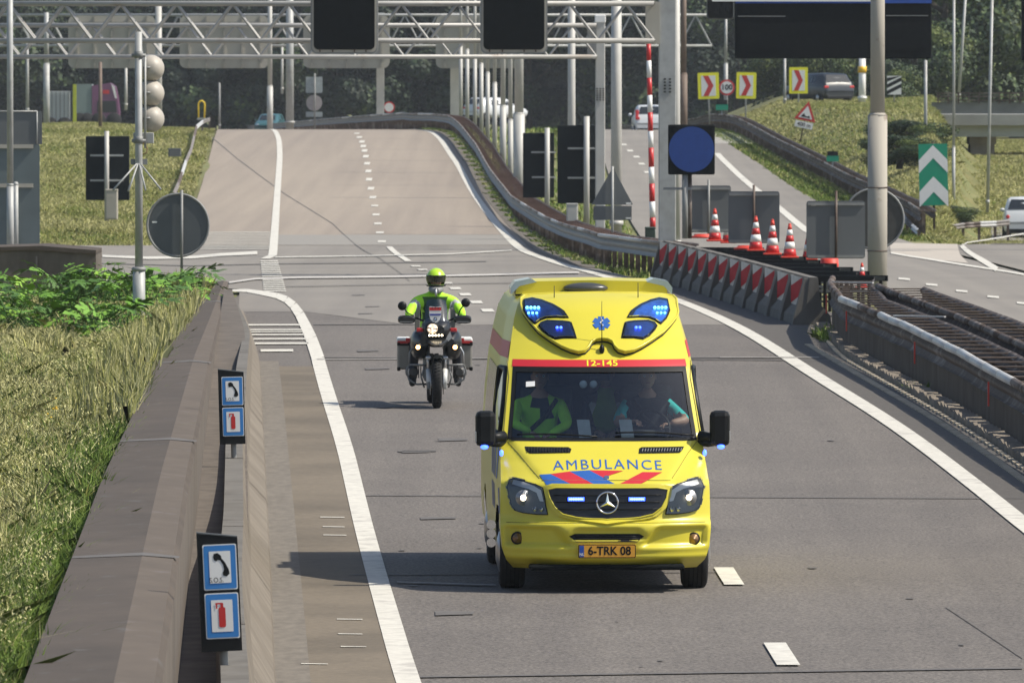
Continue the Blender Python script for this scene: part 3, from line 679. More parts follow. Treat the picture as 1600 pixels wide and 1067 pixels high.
# --- backs of signs on the racks
def sign_back(x0, y0, x1, y1, D, label, post_x, post_top, post_bot, m=None, round_=False, rot=0, edge=True):
    cx = (x0+x1)/2; t = thing('reversed_sign', label, 'sign', W(cx,y1,D)); k = D/FPX; w_ = (x1-x0)*k; h_ = (y1-y0)*k
    t.rotation_euler.z = rot; m = m or M['sign_back']
    b = MB()
    if round_: b.lathe([(w_/2,0),(w_/2,.03)], (0,0,h_/2), m, axis='y', n=40, smooth=False)
    else: b.prism(rrect(0,h_/2,w_,h_,.05), 0, .03, m)
    pl = b.build('plate', t)
    if edge:
        b = MB()
        if round_:
            b.tube([(w_/2*math.cos(a),.0,h_/2+h_/2*math.sin(a)) for a in [2*math.pi*i/40 for i in range(41)]], .022, M['galv_dark'], n=6, caps=False)
        else:
            for zz in (.04, h_-.06): b.box((0,-.02,zz),(w_*.96,.03,.05),M['galv_dark'])
        (b.build('rim', t) if round_ else b.each('edge_bar', t))
    b = MB(); b.tube([((post_x-cx)*k,-.05,(y1-post_bot)*k),((post_x-cx)*k,-.05,(y1-post_top)*k)], .026, M['rust'] if D<185 and not round_ else M['galv_dark']); b.build('post', t)
    b = MB(); b.box((-w_*.38,-.004,h_*.93 if not round_ else h_*.55),(.09,.004,.03),M['white']); b.build('sticker', t)
    return t
sign_back(1070,290,1142,363,185,'farthest square grey sign back standing on the black racks',1107,281,372,rot=.05)
sign_back(1138,299,1218,380,177,'middle square grey sign back with three cones in front of it',1178,289,386,rot=-.05)
sign_back(1260,314,1352,404,169,'nearest square grey sign back with a dark post, overlapping the round one',1306,298,420,rot=.06)
sign_back(1319,295,1412,389,172,'large dark round sign back behind the tall concrete pole',1366,292,440,m=mat('dark_disc',(.05,.05,.045),.7,var=.2),round_=True)
sign_back(230,303,326,401,166,'large grey round sign back on a thin post above the weeds',284,297,432,round_=True,m=mat('sign_back_dark',(.085,.095,.10),.6,.2,var=.08,scale=2))
# triangle sign back
t = thing('triangle_sign', 'grey triangular sign back with a rectangular plate below it, on the central reserve', 'sign', W(958,388,208)); k = 208/FPX
b = MB(); b.prism([(-34*k,68*k),(31*k,68*k),(2*k,122*k),(-3*k,122*k)][::1], 0, .03, M['sign_back']); b.build('triangle', t)
b = MB(); b.prism([(-31*k,44*k),(29*k,44*k),(29*k,66*k),(-31*k,66*k)], 0, .03, M['sign_back']); b.build('plate', t)
b = MB(); b.tube([(-1*k,-.05,-.1),(-1*k,-.05,128*k)], .028, M['galv']); b.build('post', t)
b = MB(); b.box((24*k,-.004,70*k),(.12,.004,.04),M['white']); b.box((24*k,-.004,47*k),(.12,.004,.03),M['white']); b.each('sticker', t)

# --- black electronic sign backs
def black_back(x0, y0, x1, y1, D, label, posts, bars, group=None, m=None):
    cx = (x0+x1)/2; t = thing('electronic_sign', label, 'sign', W(cx,y1,D)); k = D/FPX; w_ = (x1-x0)*k; h_ = (y1-y0)*k
    if group: t['group'] = group
    b = MB(); b.box((0,.12,h_/2),(w_,.20,h_),m or M['sign_dark'],bev=.02); b.build('case', t)
    b = MB()
    for (xx, yt, yb, r) in posts: b.tube([((xx-cx)*k,-.07,(y1-yb)*k),((xx-cx)*k,-.07,(y1-yt)*k)], r*k, M['pole'], n=12)
    b.build('post', t)
    b = MB()
    for (xa, xb, yy) in bars: b.box((((xa+xb)/2-cx)*k,-.02,(y1-yy)*k),((xb-xa)*k,.06,.05),M['galv'])
    b.each('bracket', t)
    return t
black_back(817,208,866,309,262,'left black electronic sign back on the central reserve',[(855,200,348,4)],[(830,868,238),(831,868,277)])
black_back(871,196,945,318,246,'larger black electronic sign back on the central reserve, right of its twin',[(916.5,182,366,4.6)],[(887,930,232),(887,930,278)])
black_back(134,213,202,313,250,'black electronic sign back on the left grassy bank behind a grey post',[(167,205,345,3.6)],[(141,193,243),(141,193,282)])
# utility boxes
def cabinet(x0, y0, x1, y1, D, label, m, depth=.35):
    t = thing('utility_cabinet', label, 'cabinet', W((x0+x1)/2,y1,D)); k = D/FPX; w_=(x1-x0)*k; h_=(y1-y0)*k
    b = MB(); b.box((0,0,h_/2),(w_,depth,h_-.06),m,bev=.03); b.build('case', t)
    b = MB(); b.box((0,0,h_-.02),(w_*1.04,depth*1.06,.05),m,bev=.015); b.build('lid', t)
    b = MB(); b.box((0,-depth/2-.004,h_*.45),(w_*.8,.008,h_*.7),m); b.build('door', t)
cabinet(165,296,184,345,249,'pale grey cabinet at the foot of the grey post on the left bank',M['beige'])
cabinet(885,318,903,361,236,'white utility cabinet on the central reserve left of the triangular sign back',M['pole'])
cabinet(263,232,283,246,320,'small grey box on a stake on the left grassy bank',M['sign_back'],.1)
cabinet(1008,355,1024,374,200,'small dark green box at the foot of the striped pole',mat('dark_green_box',(.03,.05,.04),.7))

# --- blue disc signal
t = thing('blue_signal', 'black square signal panel with a dark blue disc beside the grey gantry post', 'signal', W(1080.5,273,180)); k = 180/FPX
b = MB(); b.box((0,.1,39*k),(73*k,.2,78*k),M['matt_black'],bev=.03); b.build('case', t)
b = MB(); b.lathe([(35.5*k,-.012),(35.5*k,.0)], (0,0,39.5*k), M['disc_blue'], axis='y', n=48, smooth=False); b.build('disc', t)
b = MB(); b.tube([(-10*k,.1,0),(-10*k,.1,-100*k)], .06, M['galv_dark']); b.tube([(-3*k,.2,0),(-3*k,.2,-100*k)], .05, M['rust']); b.box((-22*k,.1,-22*k),(44*k,.06,.05),M['galv_dark']); b.build('post', t)

# --- poles
def pole(x, yt, yb, D, r, label, name='pole', cat='pole', m=None, step=None, r2=None, xt=None, group=None, rings=()):
    base = W(x,yb,D); k = D/FPX; H_ = (yb-yt)*k; r = r*k; m = m or M['pole']; dx = ((xt if xt is not None else x)-x)*k
    t = thing(name, label, cat, base, 0, group)
    def at(z): return (dx*z/H_, 0, z)
    if step is not None:
        zs = (yb-step)*k; b = MB(); b.tube([at(-.3), at(zs)], r*1.0, m, n=16); b.build('base_tube', t)
        b = MB(); b.tube([at(zs-.01), at(zs+.04)], [r*1.02,(r2*k)*1.02], m, n=16); b.build('collar', t)
        b = MB(); b.tube([at(zs), at(H_)], [r2*k, r2*k*.96], m, n=16); b.build('shaft', t)
    else:
        b = MB(); b.tube([at(-.3), at(H_)], [r, r*.9], m, n=14)
        if H_ > 0: b.sphere(at(H_), r*.9, m, sc=(1,1,.3))
        if rings: b.build('shaft', t)
        else:
            b.build('shaft', t); b = MB(); b.tube([at(0), at(.12)], r*1.25, m, n=14); b.build('foot_flange', t)
    for yy in rings:
        z = (yb-yy)*k; b = MB(); b.tube([at(z-.012), at(z+.012)], (r if (step is None or yy > step) else r2*k)*1.04, M['rust'], n=16); b.build('band', t)
    return t
pole(1371,-120,476,165,15.3,'tall thick concrete pole with a stepped base between the two rusty guard rails','concrete_pole',step=180,r2=11.3,rings=(293,392),m=mat('concrete_pole',(.36,.335,.29),.8,var=.07,scale=2,stretch=(1,1,.3),spots=(2.5,.62,.72,(.20,.16,.13),0)))
pole(1056,-80,384,196,7,'round pale lamp pole just right of the square gantry post',m=M['pole'])
pole(1068,-60,200,290,6,'grey lower lamp pole with a brown upper section','lamp_pole',step=116,r2=4.5,m=mat('brown_pole',(.15,.11,.085),.7,var=.15))
pole(893,-60,360,252,6.3,'slim white lamp pole between the electronic sign backs and the gantry')
pole(963,-60,352,236,8.8,'tall pale square-looking mast right of the second gantry post')
pole(16,-60,392,185,5.5,'grey mast in front of the two stacked big grey sign backs',m=M['galv'],step=290,r2=5)
# striped pole
t = thing('striped_pole', 'red and white banded pole beside the gantry post', 'pole', W(1020,358,203)); k = 203/FPX; b = MB()
yy = [358,340,315,287,261,231,205,176,149,122,95,69,42,20]
for i in range(len(yy)-1):
    z0, z1 = (358-yy[i])*k, (358-yy[i+1])*k; f = lambda z: (-8*k*z/(338*k), 0, z)
    b.tube([f(z0), f(z1)], 4.6*k-.02*k*i*5, M['red'] if i%2 == 0 else M['white'], n=14)
b.build('banded_shaft', t); b = MB(); b.tube([(0,0,-.3),(0,0,0)], 5*k, M['galv_dark']); b.build('foot', t)
# avenue of lamp poles beyond the central reserve
lp = None
for i, (x, yb, D, r) in enumerate(((811,325,300,9),(797.5,290,318,4.2),(786,270,335,5),(773,236,352,3.6),(762,222,368,3.3),(752,210,385,3.2),(742,200,402,3.1),(730,192,420,3.0),(720,186,440,2.8))):
    lab = ['thickest and nearest pole of the row beyond the crest rail','second pole of the row, slim, right behind the thick one','third pole of the row beyond the rail','fourth pole of the row beyond the rail','fifth pole of the row beyond the rail','sixth pole of the row beyond the rail','seventh pole of the row beyond the rail','eighth pole of the row beyond the rail','last pole of the row, nearest the crest'][i]
    pole(x,-40,yb,D,r,lab,'lamp_pole','pole',m=M['pole'],step=(178 if i == 0 else None) or (yb-100-i*2),r2=r*.78,group='row of lamp poles along the central reserve')
pole(422,-20,196,440,4.6,'white lamp pole at the crest left of the road','lamp_pole',step=135,r2=3.6)
pole(453,-20,193,470,6.3,'grey square mast right of the crest lamp pole',m=M['galv'])
pole(248,8,182,430,5.5,'pale tapering mast behind the round signal lamps')
pole(441,70,140,600,2,'thin far post beside the crest lamp pole')
pole(73,20,196,470,5,'pale mast beside the white lorry box',m=M['galv'],r2=3.8,step=100)
pole(43,60,173,480,2.6,'thin grey mast at the left above the sign backs',m=M['galv'])
pole(157,98,213,400,3,'thin brown pole above the black electronic sign back',m=mat('brown_pole',(.15,.11,.085)))
pole(197,100,165,560,2.4,'thin far grey pole left of the signal mast')
pole(343,130,198,450,1.8,'dark thin post at the far end of the left bank',m=M['galv_dark'])
pole(1446,95,228,330,2.7,'slim grey lamp pole standing behind the green chevron board',m=M['galv'])
pole(1490,-20,318,300,2.6,'slim grey lamp pole right of the green chevron board',m=M['galv'],step=230,r2=2.2)
pole(1498,-20,150,420,2.4,'leaning thin lamp pole on the railway bridge',m=M['galv'],xt=1509)
pole(1543,-20,318,305,2.6,'slim grey lamp pole in front of the bridge pier',m=M['galv'],xt=1550)
pole(1226,92,158,430,2.2,'thin post left of the rightmost yellow chevron board',m=M['galv'])
pole(1134,20,172,420,3.2,'slim grey lamp pole behind the round speed sign',m=M['galv'],r2=2.2,step=100)
t = pole(1347,92,155,425,5.8,'white post with a yellow band on the hill behind the black panel',m=M['white'])
b = MB(); b.tube([(0,0,1.25),(0,0,1.55)], .21, mat('amber_band',(.75,.45,.02),.5)); b.build('yellow_band', t)

# --- signal mast with three round lamp hoods, left
D = 137; k = D/FPX; t = thing('signal_mast', 'grey signal mast with three round lamp hoods standing in the weeds', 'signal mast', W(217,512,D))
b = MB(); b.tube([(0,0,-.2),(0,0,92*k)], 9.6*k, M['galv'], n=16); b.build('base_tube', t)
b = MB(); b.tube([(0,0,88*k),(0,0,90*k),(0,0,93*k),(0,0,95*k)], [9.8*k,11.6*k,11.6*k,9*k], M['galv_dark'], n=16); b.build('collar', t)
b = MB(); b.tube([(0,0,90*k),(0,0,462*k)], [6.2*k,5.4*k], M['galv'], n=16); b.build('shaft', t)
for zc in (405,366,326):
    b = MB(); R = 21*k; b.lathe([(R,.26),(R*.98,.20),(R*.86,.10),(R*.6,.03),(R*.25,0),(.01,0)], (18*k,.05,zc*k), mat('lamp_hood',(.40,.37,.32),.5,var=.06), axis='y', n=28); hd = b.build('lamp_hood', t)
    b = MB(); b.tube([(7*k,.03,(zc+1)*k),(18*k,.03,(zc+1)*k)], .018, M['galv_dark']); b.build('arm', hd)
b = MB(); b.tube([(10*k,.0,280*k),(10*k,0,425*k)], .018, M['galv']); b.build('conduit', t)
for zc in (425,292): b = MB(); b.tube([(-11*k,0,zc*k),(11*k,0,zc*k)], .028, M['galv_dark']); b.tube([(0,0,(zc-4)*k),(0,0,(zc+7)*k)], 7*k, M['galv_dark'], n=14); b.build('clamp', t)
b = MB(); b.box((7*k,.10,296*k),(32*k,.1,17*k),M['galv'],bev=.01); b.build('box', t)
b = MB(); b.tube([(7*k,.05,288*k),(13*k,.05,280*k),(12*k,.05,273*k),(5*k,.05,270*k)], .008, mat('cable',(.25,.12,.05),.6)); b.build('cable', t)
b = MB(); b.box((0,.05,259*k),(26*k,.05,9*k),M['galv_dark']); b.build('bracket', t)
for (dx, dy) in ((-39,-41),(-15,-42),(12,-41),(36,-40)):
    b = MB(); b.tube([(dx*.08*k,-.06,256*k),(dx*k,-.35,(256+dy)*k)], [.012,.016], M['galv']); b.build('antenna_rod', t)

# --- big grey sign backs, left edge
t = thing('large_road_sign', 'two stacked big grey sign backs on poles beyond the dark parapet', 'sign', W(20,390,190)); k = 190/FPX
b = MB(); b.prism(rrect(0-15*k,190*k,76*k*1.6,52*k,.03), 0, .04, M['sign_back']); up = b.build('upper_panel', t)
b = MB(); b.tube([(38*k,-.01,165*k),(38*k,-.01,216*k)], .014, M['galv']); b.tube([(-60*k,-.01,216*k),(38*k,-.01,216*k)], .014, M['galv']); b.build('frame', up)
b = MB(); b.prism(rrect(-15*k,83*k,114*k,162*k,.03), 0, .04, mat('sign_back_green',(.12,.15,.155),.6,.2,var=.06,scale=2,big=(.8,.4,.7,(.8,.8,.8)))); lo_ = b.build('lower_panel', t)
b = MB()
for zz in (161,100): b.box((-20*k,-.03,zz*k),(104*k,.05,6*k),M['beige'])
b.each('rail', t)
b = MB(); b.tube([(5*k,-.08,-.2),(5*k,-.08,102*k)], .055, M['galv']); b.sphere((5*k,-.08,102*k), .06, M['galv']); b.build('post', t)

# --- gantries
def truss(t, x0, x1, ytop, ybot, D, dep, rad, nb, m):
    k = D/FPX; zt = W(0,ytop,D).z; zb = W(0,ybot,D).z; X0 = px(x0,D); X1 = px(x1,D); b = MB()
    for yy in (D, D+dep):
        for z in (zt, zb): b.tube([(X0,yy,z),(X1,yy,z)], rad, m, n=12)
    b.each('chord', t)
    b = MB(); st = (X1-X0)/nb
    for yy in (D, D+dep):
        for i in range(nb):
            a = X0+st*i; c = a+st/2; b.tube([(a,yy,zb),(c,yy,zt)], rad*.50, m, n=8, caps=False); b.tube([(c,yy,zt),(a+st,yy,zb)], rad*.50, m, n=8, caps=False)
    for i in range(nb+1):
        for z in (zt, zb): b.tube([(X0+st*i,D,z),(X0+st*i,D+dep,z)], rad*.4, m, n=6, caps=False)
    b.each('brace', t)
gm = mat('gantry_steel',(.33,.325,.31),.5,.2,var=.1,scale=1.5,spots=(1.5,.6,.7,(.30,.27,.24)))
ga = thing('gantry', 'nearer steel truss gantry carrying two matrix signs over the carriageway', 'gantry', (0,0,0))
truss(ga, -120, 1022, 6, 64, 190, .0+.8, .055, 13, gm)
k = 190/FPX
b = MB(); b.box((px(1043,190),190.4,(W(0,-60,190).z+W(0,395,190).z)/2),(27*k,.4,455*k),M['galv'],bev=.02); b.build('end_post', ga)
b = MB(); b.box((px(1020,190),190.4,W(0,36,190).z),(22*k,.5,66*k),M['beige']); b.build('end_plate', ga)
b = MB()
for i in range(5):
    for s in (-1,1): b.box((px(1043+s*4,190),190.19,W(0,124+i*5,190).z),(3.4*k,.02,2*k),M['black'])
b.each('bolt', ga)
for (xc, lab) in ((538,0),(803,1)):
    t = thing('matrix_sign', ('left' if lab == 0 else 'right')+' switched-off black matrix sign hanging on the nearer gantry', 'matrix sign', W(xc,82,189.2), 0, 'matrix signs over the lanes')
    k = 189.2/FPX; b = MB(); b.prism(rrect(0,46*k,105*k,97*k,.14,6), 0, .5, M['galv_dark']); b.build('case', t); b = MB(); b.prism(rrect(0,46.5*k,101*k,93*k,.12,6), -.012, -.001, M['beige']); b.build('frame', t)
    b = MB(); b.prism(rrect(0,48*k,95*k,88*k,.10,6), -.03, -.013, M['matt_black']); b.build('screen', t)
    b = MB()
    for xx in (-38,-18,16,34): b.box((xx*k,-.03,2.5*k),(.03,.02,.06),M['rust'])
    b.each('catch', t)
gb = thing('gantry', 'second steel truss gantry just behind the first and ending at the thinner post', 'gantry', (0,0,0))
truss(gb, -120, 932, 40, 89, 220, .8, .055, 14, gm)
k = 220/FPX
b = MB(); b.box((px(938,220),220.4,(W(0,34,220).z+W(0,392,220).z)/2),(15*k,.35,358*k),M['pole'],bev=.02); b.build('end_post', gb)
b = MB(); b.box((px(938,220),220.4,W(0,30,220).z),(17*k,.4,12*k),M['white'],bev=.02); b.build('cap', gb)
b = MB(); b.box((px(925,220),220.4,W(0,65,220).z),(14*k,.4,52*k),M['galv_dark']); b.build('end_plate', gb)
b = MB()
for i in range(6):
    for s in (-1,0,1): b.box((px(938+s*5,220),220.2,W(0,139+i*3.5,220).z),(2.6*k,.02,1.7*k),M['black'])
b.each('bolt', gb)
# far gantry with four big sign backs
gc = thing('gantry', 'far truss gantry spanning both carriageways behind the big beige sign backs', 'gantry', (0,0,0))
truss(gc, -100, 1112, 24, 72, 480, 1.2, .07, 24, M['galv'])
k = 480/FPX
for (xx, yb) in ((594,184),(712,190)):
    b = MB(); b.box((px(xx,480),481,(W(0,20,480).z+W(0,yb,480).z)/2),(12*k if xx<600 else 17*k,.5,(yb-20)*k),M['pole']); b.build('post', gc)
for i, (x0, x1) in enumerate(((107,243),(281,420),(474,609),(681,818))):
    t = thing('direction_sign', ['leftmost beige direction sign back on the far gantry','second beige direction sign back from the left on the far gantry','third beige direction sign back on the far gantry, behind the left matrix sign','rightmost beige direction sign back on the far gantry'][i], 'sign', W((x0+x1)/2,107,478), 0, 'direction sign backs on the far gantry')
    k = 478/FPX; ww = (x1-x0)*k; b = MB(); b.prism(rrect(0,41*k,ww,82*k,.35,6), 0, .1, M['beige']); b.build('panel', t)
    b = MB()
    for j in range(5): b.box((-ww/2+ww*(j+.5)/5,-.05,41*k),(.10,.10,80*k),mat('beige_rib',(.27,.255,.22),.7))
    b.box((0,-.08,70*k),(ww*.95,.12,.15),mat('beige_rib',(.27,.255,.22))); b.box((0,-.08,20*k),(ww*.95,.12,.12),mat('beige_rib',(.27,.255,.22)))
    b.each('rib', t)
# right: big black display on its gantry
gd_ = thing('gantry', 'truss gantry above the big black display at the top right, cut off by the frame', 'gantry', (0,0,0))
truss(gd_, 1075, 1700, -150, -90, 232, .8, .055, 8, gm)
k = 232/FPX
b = MB(); b.box((px(1660,232),232.4,(W(0,-160,232).z+W(0,430,232).z)/2),(22*k,.4,590*k),M['pole']); b.build('end_post', gd_)
t = thing('message_display', 'wide black display panel with a blue strip along its top', 'display', W(1302,95,230)); k = 230/FPX
b = MB(); b.box((0,.3,52*k),(307*k,.55,104*k-.1),M['matt_black'],bev=.03); b.build('case', t)
b = MB(); b.box((0,.0,92.8*k),(306*k,.05,7*k),mat('strip_blue',(.01,.06,.30),.5)); b.build('blue_strip', t)
b = MB(); b.prism(rrect(-60*k,95*k,260*k,6*k,.03), -.035, -.03, M['white']); b.build('white_border', t)
b = MB(); b.box((-112*k,-.0,69*k),(74*k,.03,.02),M['galv_dark']); b.box((115*k,.0,70*k),(66*k,.03,.02),M['galv_dark']); b.box((-105*k,.015,43*k),(80*k,.02,52*k),M['matt_black']); b.box((105*k,.015,43*k),(80*k,.02,52*k),M['matt_black']); b.each('screen_frame', t)
b = MB(); 
for xx in (-100,100): b.box((xx*k,.4,150*k),(.15,.2,100*k),gm)
b.each('hanger', t)
t = thing('small_display', 'small dark box sign left of the wide black display panel', 'display', W(1125.5,30,232)); b = MB(); b.box((0,.2,18*k),(43*k,.35,37*k),mat('slate_box',(.03,.037,.042),.5),bev=.06); b.build('case', t)
b = MB(); b.prism(rrect(0,18*k,40*k,33*k,.08), -.0, .02, M['black']); b.build('face', t); b = MB(); b.box((0,.35,90*k),(.12,.12,130*k),gm); b.build('hanger', t)
t = thing('display_edge', 'black display beyond the bridge side, only its edge visible right of the wide display', 'display', W(1650,95,230)); b = MB(); b.box((0,.3,52*k),(106*k,.55,104*k),M['matt_black'],bev=.03); b.build('case', t)
b = MB(); b.box((0,.0,100*k),(105*k,.05,6*k),mat('strip_blue',(.01,.06,.30))); b.build('blue_strip', t)

# --- traffic signs on the right hill
def chevron(x, y, D, lab, w_=33, h_=41, rot=0.0):
    k = D/FPX; t = thing('chevron_board', lab, 'sign', W(x,y+h_/2,D), 0, 'yellow framed chevron boards'); W_, H_ = w_*k, h_*k; t.rotation_euler = (0,rot,0)
    b = MB(); b.prism(rrect(0,H_/2,W_,H_,.04), 0, .04, M['sign_yellow']); b.build('yellow_frame', t)
    b = MB(); b.prism(rrect(0,H_/2,W_*.68,H_*.78,.02), -.006, -.001, M['white']); wp = b.build('white_panel', t)
    a, c = W_*.5, H_*.78; z0 = H_*.11
    pts = [(-a*.52,0),(-a*.02,0),(a*.48,.5),(a*.0,1),(-a*.5,1),(0-a*.02,.5)]
    b = MB(); pp = [(p[0], z0+p[1]*c) for p in pts]
    b.add([(p[0],-.010,p[1]) for p in pp], [(0,1,2,5),(5,2,3,4)], M['red']); b.build('arrow', t, fix=False)
    b = MB(); b.tube([(0,.06,-1.2),(0,.06,H_*.9)], .04, M['galv']); b.build('post', t)
    return t
chevron(1107.5,134.5,415,'leftmost yellow framed red chevron board on the hill',rot=-.03)
chevron(1165.5,134,412,'yellow framed red chevron board right of the round speed sign',w_=31,rot=.02)
chevron(1247.5,126,418,'yellow framed red chevron board standing left of the dark hatchback',w_=29)
def disc_sign(x, y, r, D, lab, txt=None, yb=None):
    k = D/FPX; t = thing('round_sign', lab, 'sign', W(x,yb or y+r+12,D)); zc = ((yb or y+r+12)-y)*k; R = r*k
    b = MB(); b.lathe([(R,0),(R,.03)], (0,0,zc), M['red'], axis='y', n=32, smooth=False); b.build('plate', t)
    b = MB(); b.lathe([(R*.76,-.006),(R*.76,0)], (0,0,zc), M['white'], axis='y', n=32, smooth=False); b.build('white_face', t)
    if txt: tv, tf = textmesh(txt, R*.95, .01); b = MB(); b.add([(p[0],-.012,p[1]+zc) for p in tv], tf, M['black']); b.build('number', t, fix=False)
    b = MB(); b.tube([(0,.05,-.3),(0,.05,zc)], .04, M['galv']); b.build('post', t)
    return t
disc_sign(1135.5,137,12.5,408,'round red rimmed speed limit sign reading 100 between two chevron boards','100',162)
disc_sign(608,168,9,500,'small faded round red and white sign beyond the crest',None,190)
# triangular warning sign, tilted
D = 350; k = D/FPX; t = thing('warning_sign', 'tilted red triangular warning sign with a distance plate on the hill', 'sign', W(1252,214,D)); t.rotation_euler = (0, math.radians(12), 0)
b = MB(); b.prism([(-17*k,26*k),(17*k,26*k),(0,57*k)], 0, .03, M['red']); b.build('red_triangle', t)
b = MB(); b.prism([(-11*k,29.5*k),(11*k,29.5*k),(0,49.5*k)], -.006, 0, M['white']); b.build('white_face', t)
b = MB(); b.add([(-8*k,-.01,31*k),(8*k,-.01,31*k),(5*k,-.01,34.5*k),(1.5*k,-.01,32.5*k),(-1.5*k,-.01,34*k),(-3*k,-.01,37*k),(-6*k,-.01,34*k)], [(0,1,2,3),(0,3,4,5,6)], M['black']); b.build('bumps_symbol', t, fix=False)
b = MB(); b.prism([(-14*k,14*k),(14*k,14*k),(14*k,24*k),(-14*k,24*k)], 0, .03, M['white']); dp = b.build('distance_plate', t)
tv, tf = textmesh('400 m', 8.5*k, .004); b = MB(); b.add([(p[0],-.012,p[1]+19*k) for p in tv], tf, M['black']); b.build('lettering', t, fix=False)
b = MB(); b.tube([(0,.05,-.2),(0,.05,50*k)], .022, M['rust']); b.build('post', t)
# green and white chevron board
D = 255; k = D/FPX; t = thing('green_chevron_board', 'tall green and white chevron board on the grass nose by the exit road', 'sign', W(1460,352,D)); t.rotation_euler = (0,math.radians(-1.2),0)
W_, H_ = 45*k, 96*k; z0 = 31*k
b = MB(); b.prism([(-W_/2,z0),(W_/2,z0),(W_/2,z0+H_),(-W_/2,z0+H_)], 0, .04, M['green_sign']); b.build('green_panel', t)
for (za, th) in ((.755,.21),(.245,.25)):
    b = MB(); y_ = -.006; zt = z0+H_*(za+.225); zs = z0+H_*(za-.02)
    zt = min(zt, z0+H_-.005)
    b.add([(-W_/2,y_,zs),(0,y_,zt),(0,y_,zt-H_*th),(-W_/2,y_,zs-H_*th)], [(0,1,2,3)], M['white']); b.add([(W_/2,y_,zs),(0,y_,zt),(0,y_,zt-H_*th),(W_/2,y_,zs-H_*th)], [(3,2,1,0)], M['white']); b.build('white_chevron', t, fix=False)
b = MB(); b.tube([(0,.07,-.3),(0,.07,z0+H_+.03)], .035, M['rust']); b.build('post', t)
# striped board beside the big pole
D = 420; k = D/FPX; t = thing('hatched_board', 'black and white diagonally striped board on the hill right of the tall concrete pole', 'sign', W(1397,152,D))
b = MB(); b.prism([(-11*k,4*k),(11*k,4*k),(11*k,33*k),(-11*k,33*k)], 0, .04, M['white']); b.build('panel', t)
b = MB()
for i in range(3):
    c = 4+i*10; z1 = lambda v: min(33, max(4, v)); b.add([(-11*k,-.006,z1(c)*k),(-11*k,-.006,z1(c+6)*k),(11*k,-.006,z1(c+17)*k),(11*k,-.006,z1(c+11)*k)], [(0,1,2,3)], M['black'])
b.each('stripe', t, fix=False); b = MB(); b.tube([(0,.05,-.3),(0,.05,30*k)], .04, M['galv']); b.build('post', t)
# little green markers
for (x, y, D, lab) in ((1301,246,318,'small black and green reflector post beside the hill guard rail'),(1128,166,405,'small green marker in the grass under the speed sign')):
    k = D/FPX; t = thing('marker_post', lab, 'marker', W(x,y+12,D)); b = MB(); b.box((0,0,10*k),(19*k,.05,9*k),M['green_sign']); b.build('green_plate', t)
    b = MB(); b.box((0,0,18*k),(17*k,.06,7*k),M['black']); b.build('black_plate', t); b = MB(); b.box((0,.05,4*k),(.06,.05,12*k),M['galv']); b.build('stake', t)
# far left: blue-grey sign backs on one post
D = 500; k = D/FPX; t = thing('sign_cluster', 'stack of pale sign backs, square, round and small, on a post beyond the crest', 'sign', W(491,190,D))
gb_ = mat('pale_sign_back',(.30,.34,.34),.6)
b = MB(); b.prism(rrect(0,57*k,26*k,25*k,.06), 0, .05, gb_); b.build('square_plate', t)
b = MB(); b.lathe([(12.5*k,0),(12.5*k,.05)], (0,0,29*k), mat('faded_disc',(.34,.31,.30),.6), axis='y', n=28, smooth=False); b.build('round_plate', t)
b = MB(); b.prism(rrect(0,11*k,26*k,8*k,.04), 0, .05, gb_); b.build('small_plate', t)
b = MB(); b.tube([(1*k,-.06,-.6),(1*k,-.06,75*k)], .045, M['galv_dark']); b.build('post', t)
# yellow loop
D = 430; k = D/FPX; t = thing('yellow_hoop', 'yellow inverted U-shaped hoop at the top end of the left guard rail', 'hoop', W(315,186,D))
ym = mat('hoop_yellow',(.75,.52,.02),.5); b = MB()
b.tube([(-4.5*k,0,0),(-5*k,0,22*k)]+[(5*k*math.cos(a),0,(22+6*math.sin(a))*k) for a in [math.pi-math.pi*i/8 for i in range(1,8)]]+[(5*k,0,22*k),(4.5*k,0,0)], 1.3*k, ym, n=8); b.build('loop', t); b = MB(); b.box((0,0,0),(14*k,.2,.1),M['galv']); b.build('foot', t)
t = thing('yellow_post', 'tall flat yellow post between the lorry box and the container', 'post', W(117,196,470)); k = 470/FPX; b = MB(); b.box((0,0,32*k),(5.5*k,.1,64*k),mat('lime_post',(.42,.46,.03),.5)); b.build('post', t); b = MB(); b.box((0,0,0),(9*k,.3,.1),M['galv']); b.build('foot', t)

# --- railway bridge, right
br = thing('railway_bridge', 'pale concrete bridge with dark railings behind the slim lamp poles', 'bridge', (0,0,0)); D = 392; k = D/FPX
bc = mat('bridge_concrete',(.30,.30,.28),.85,var=.12,scale=.8,big=(.5,.4,.7,(.75,.75,.75)))
def bx(mb, x0, x1, y0, y1, D0, D1, m): 
    a = W(x0,y1,D); c = W(x1,y0,D); mb.box(((a.x+c.x)/2,(D0+D1)/2,(a.z+c.z)/2),(c.x-a.x,D1-D0,c.z-a.z),m)
b = MB(); bx(b,1462,1720,179,196,D-.4,D+9,bc); b.build('deck_edge', br)
b = MB(); bx(b,1480,1720,196,214,D,D+8.5,mat('girder',(.36,.37,.35),.8,var=.1,scale=.6)); b.build('girder', br)
b = MB(); bx(b,1455,1720,160,178,D-.2,D-.05,mat('parapet_grey',(.16,.165,.155),.8,var=.2,scale=1)); b.build('parapet', br)
b = MB()
for yy in (146,151,157): bx(b,1462,1720,yy-.8,yy+.8,D-.3,D-.2,M['rust'])
for i in range(16): bx(b,1464+i*16,1466+i*16,144,162,D-.3,D-.2,M['rust'])
b.each('railing_bar', br)
pm = mat('pier_stone',(.33,.28,.21),.85,var=.2,scale=1.5)
b = MB(); bx(b,1518,1556,214,262,D+1,D+3,pm); b.build('pier', br)
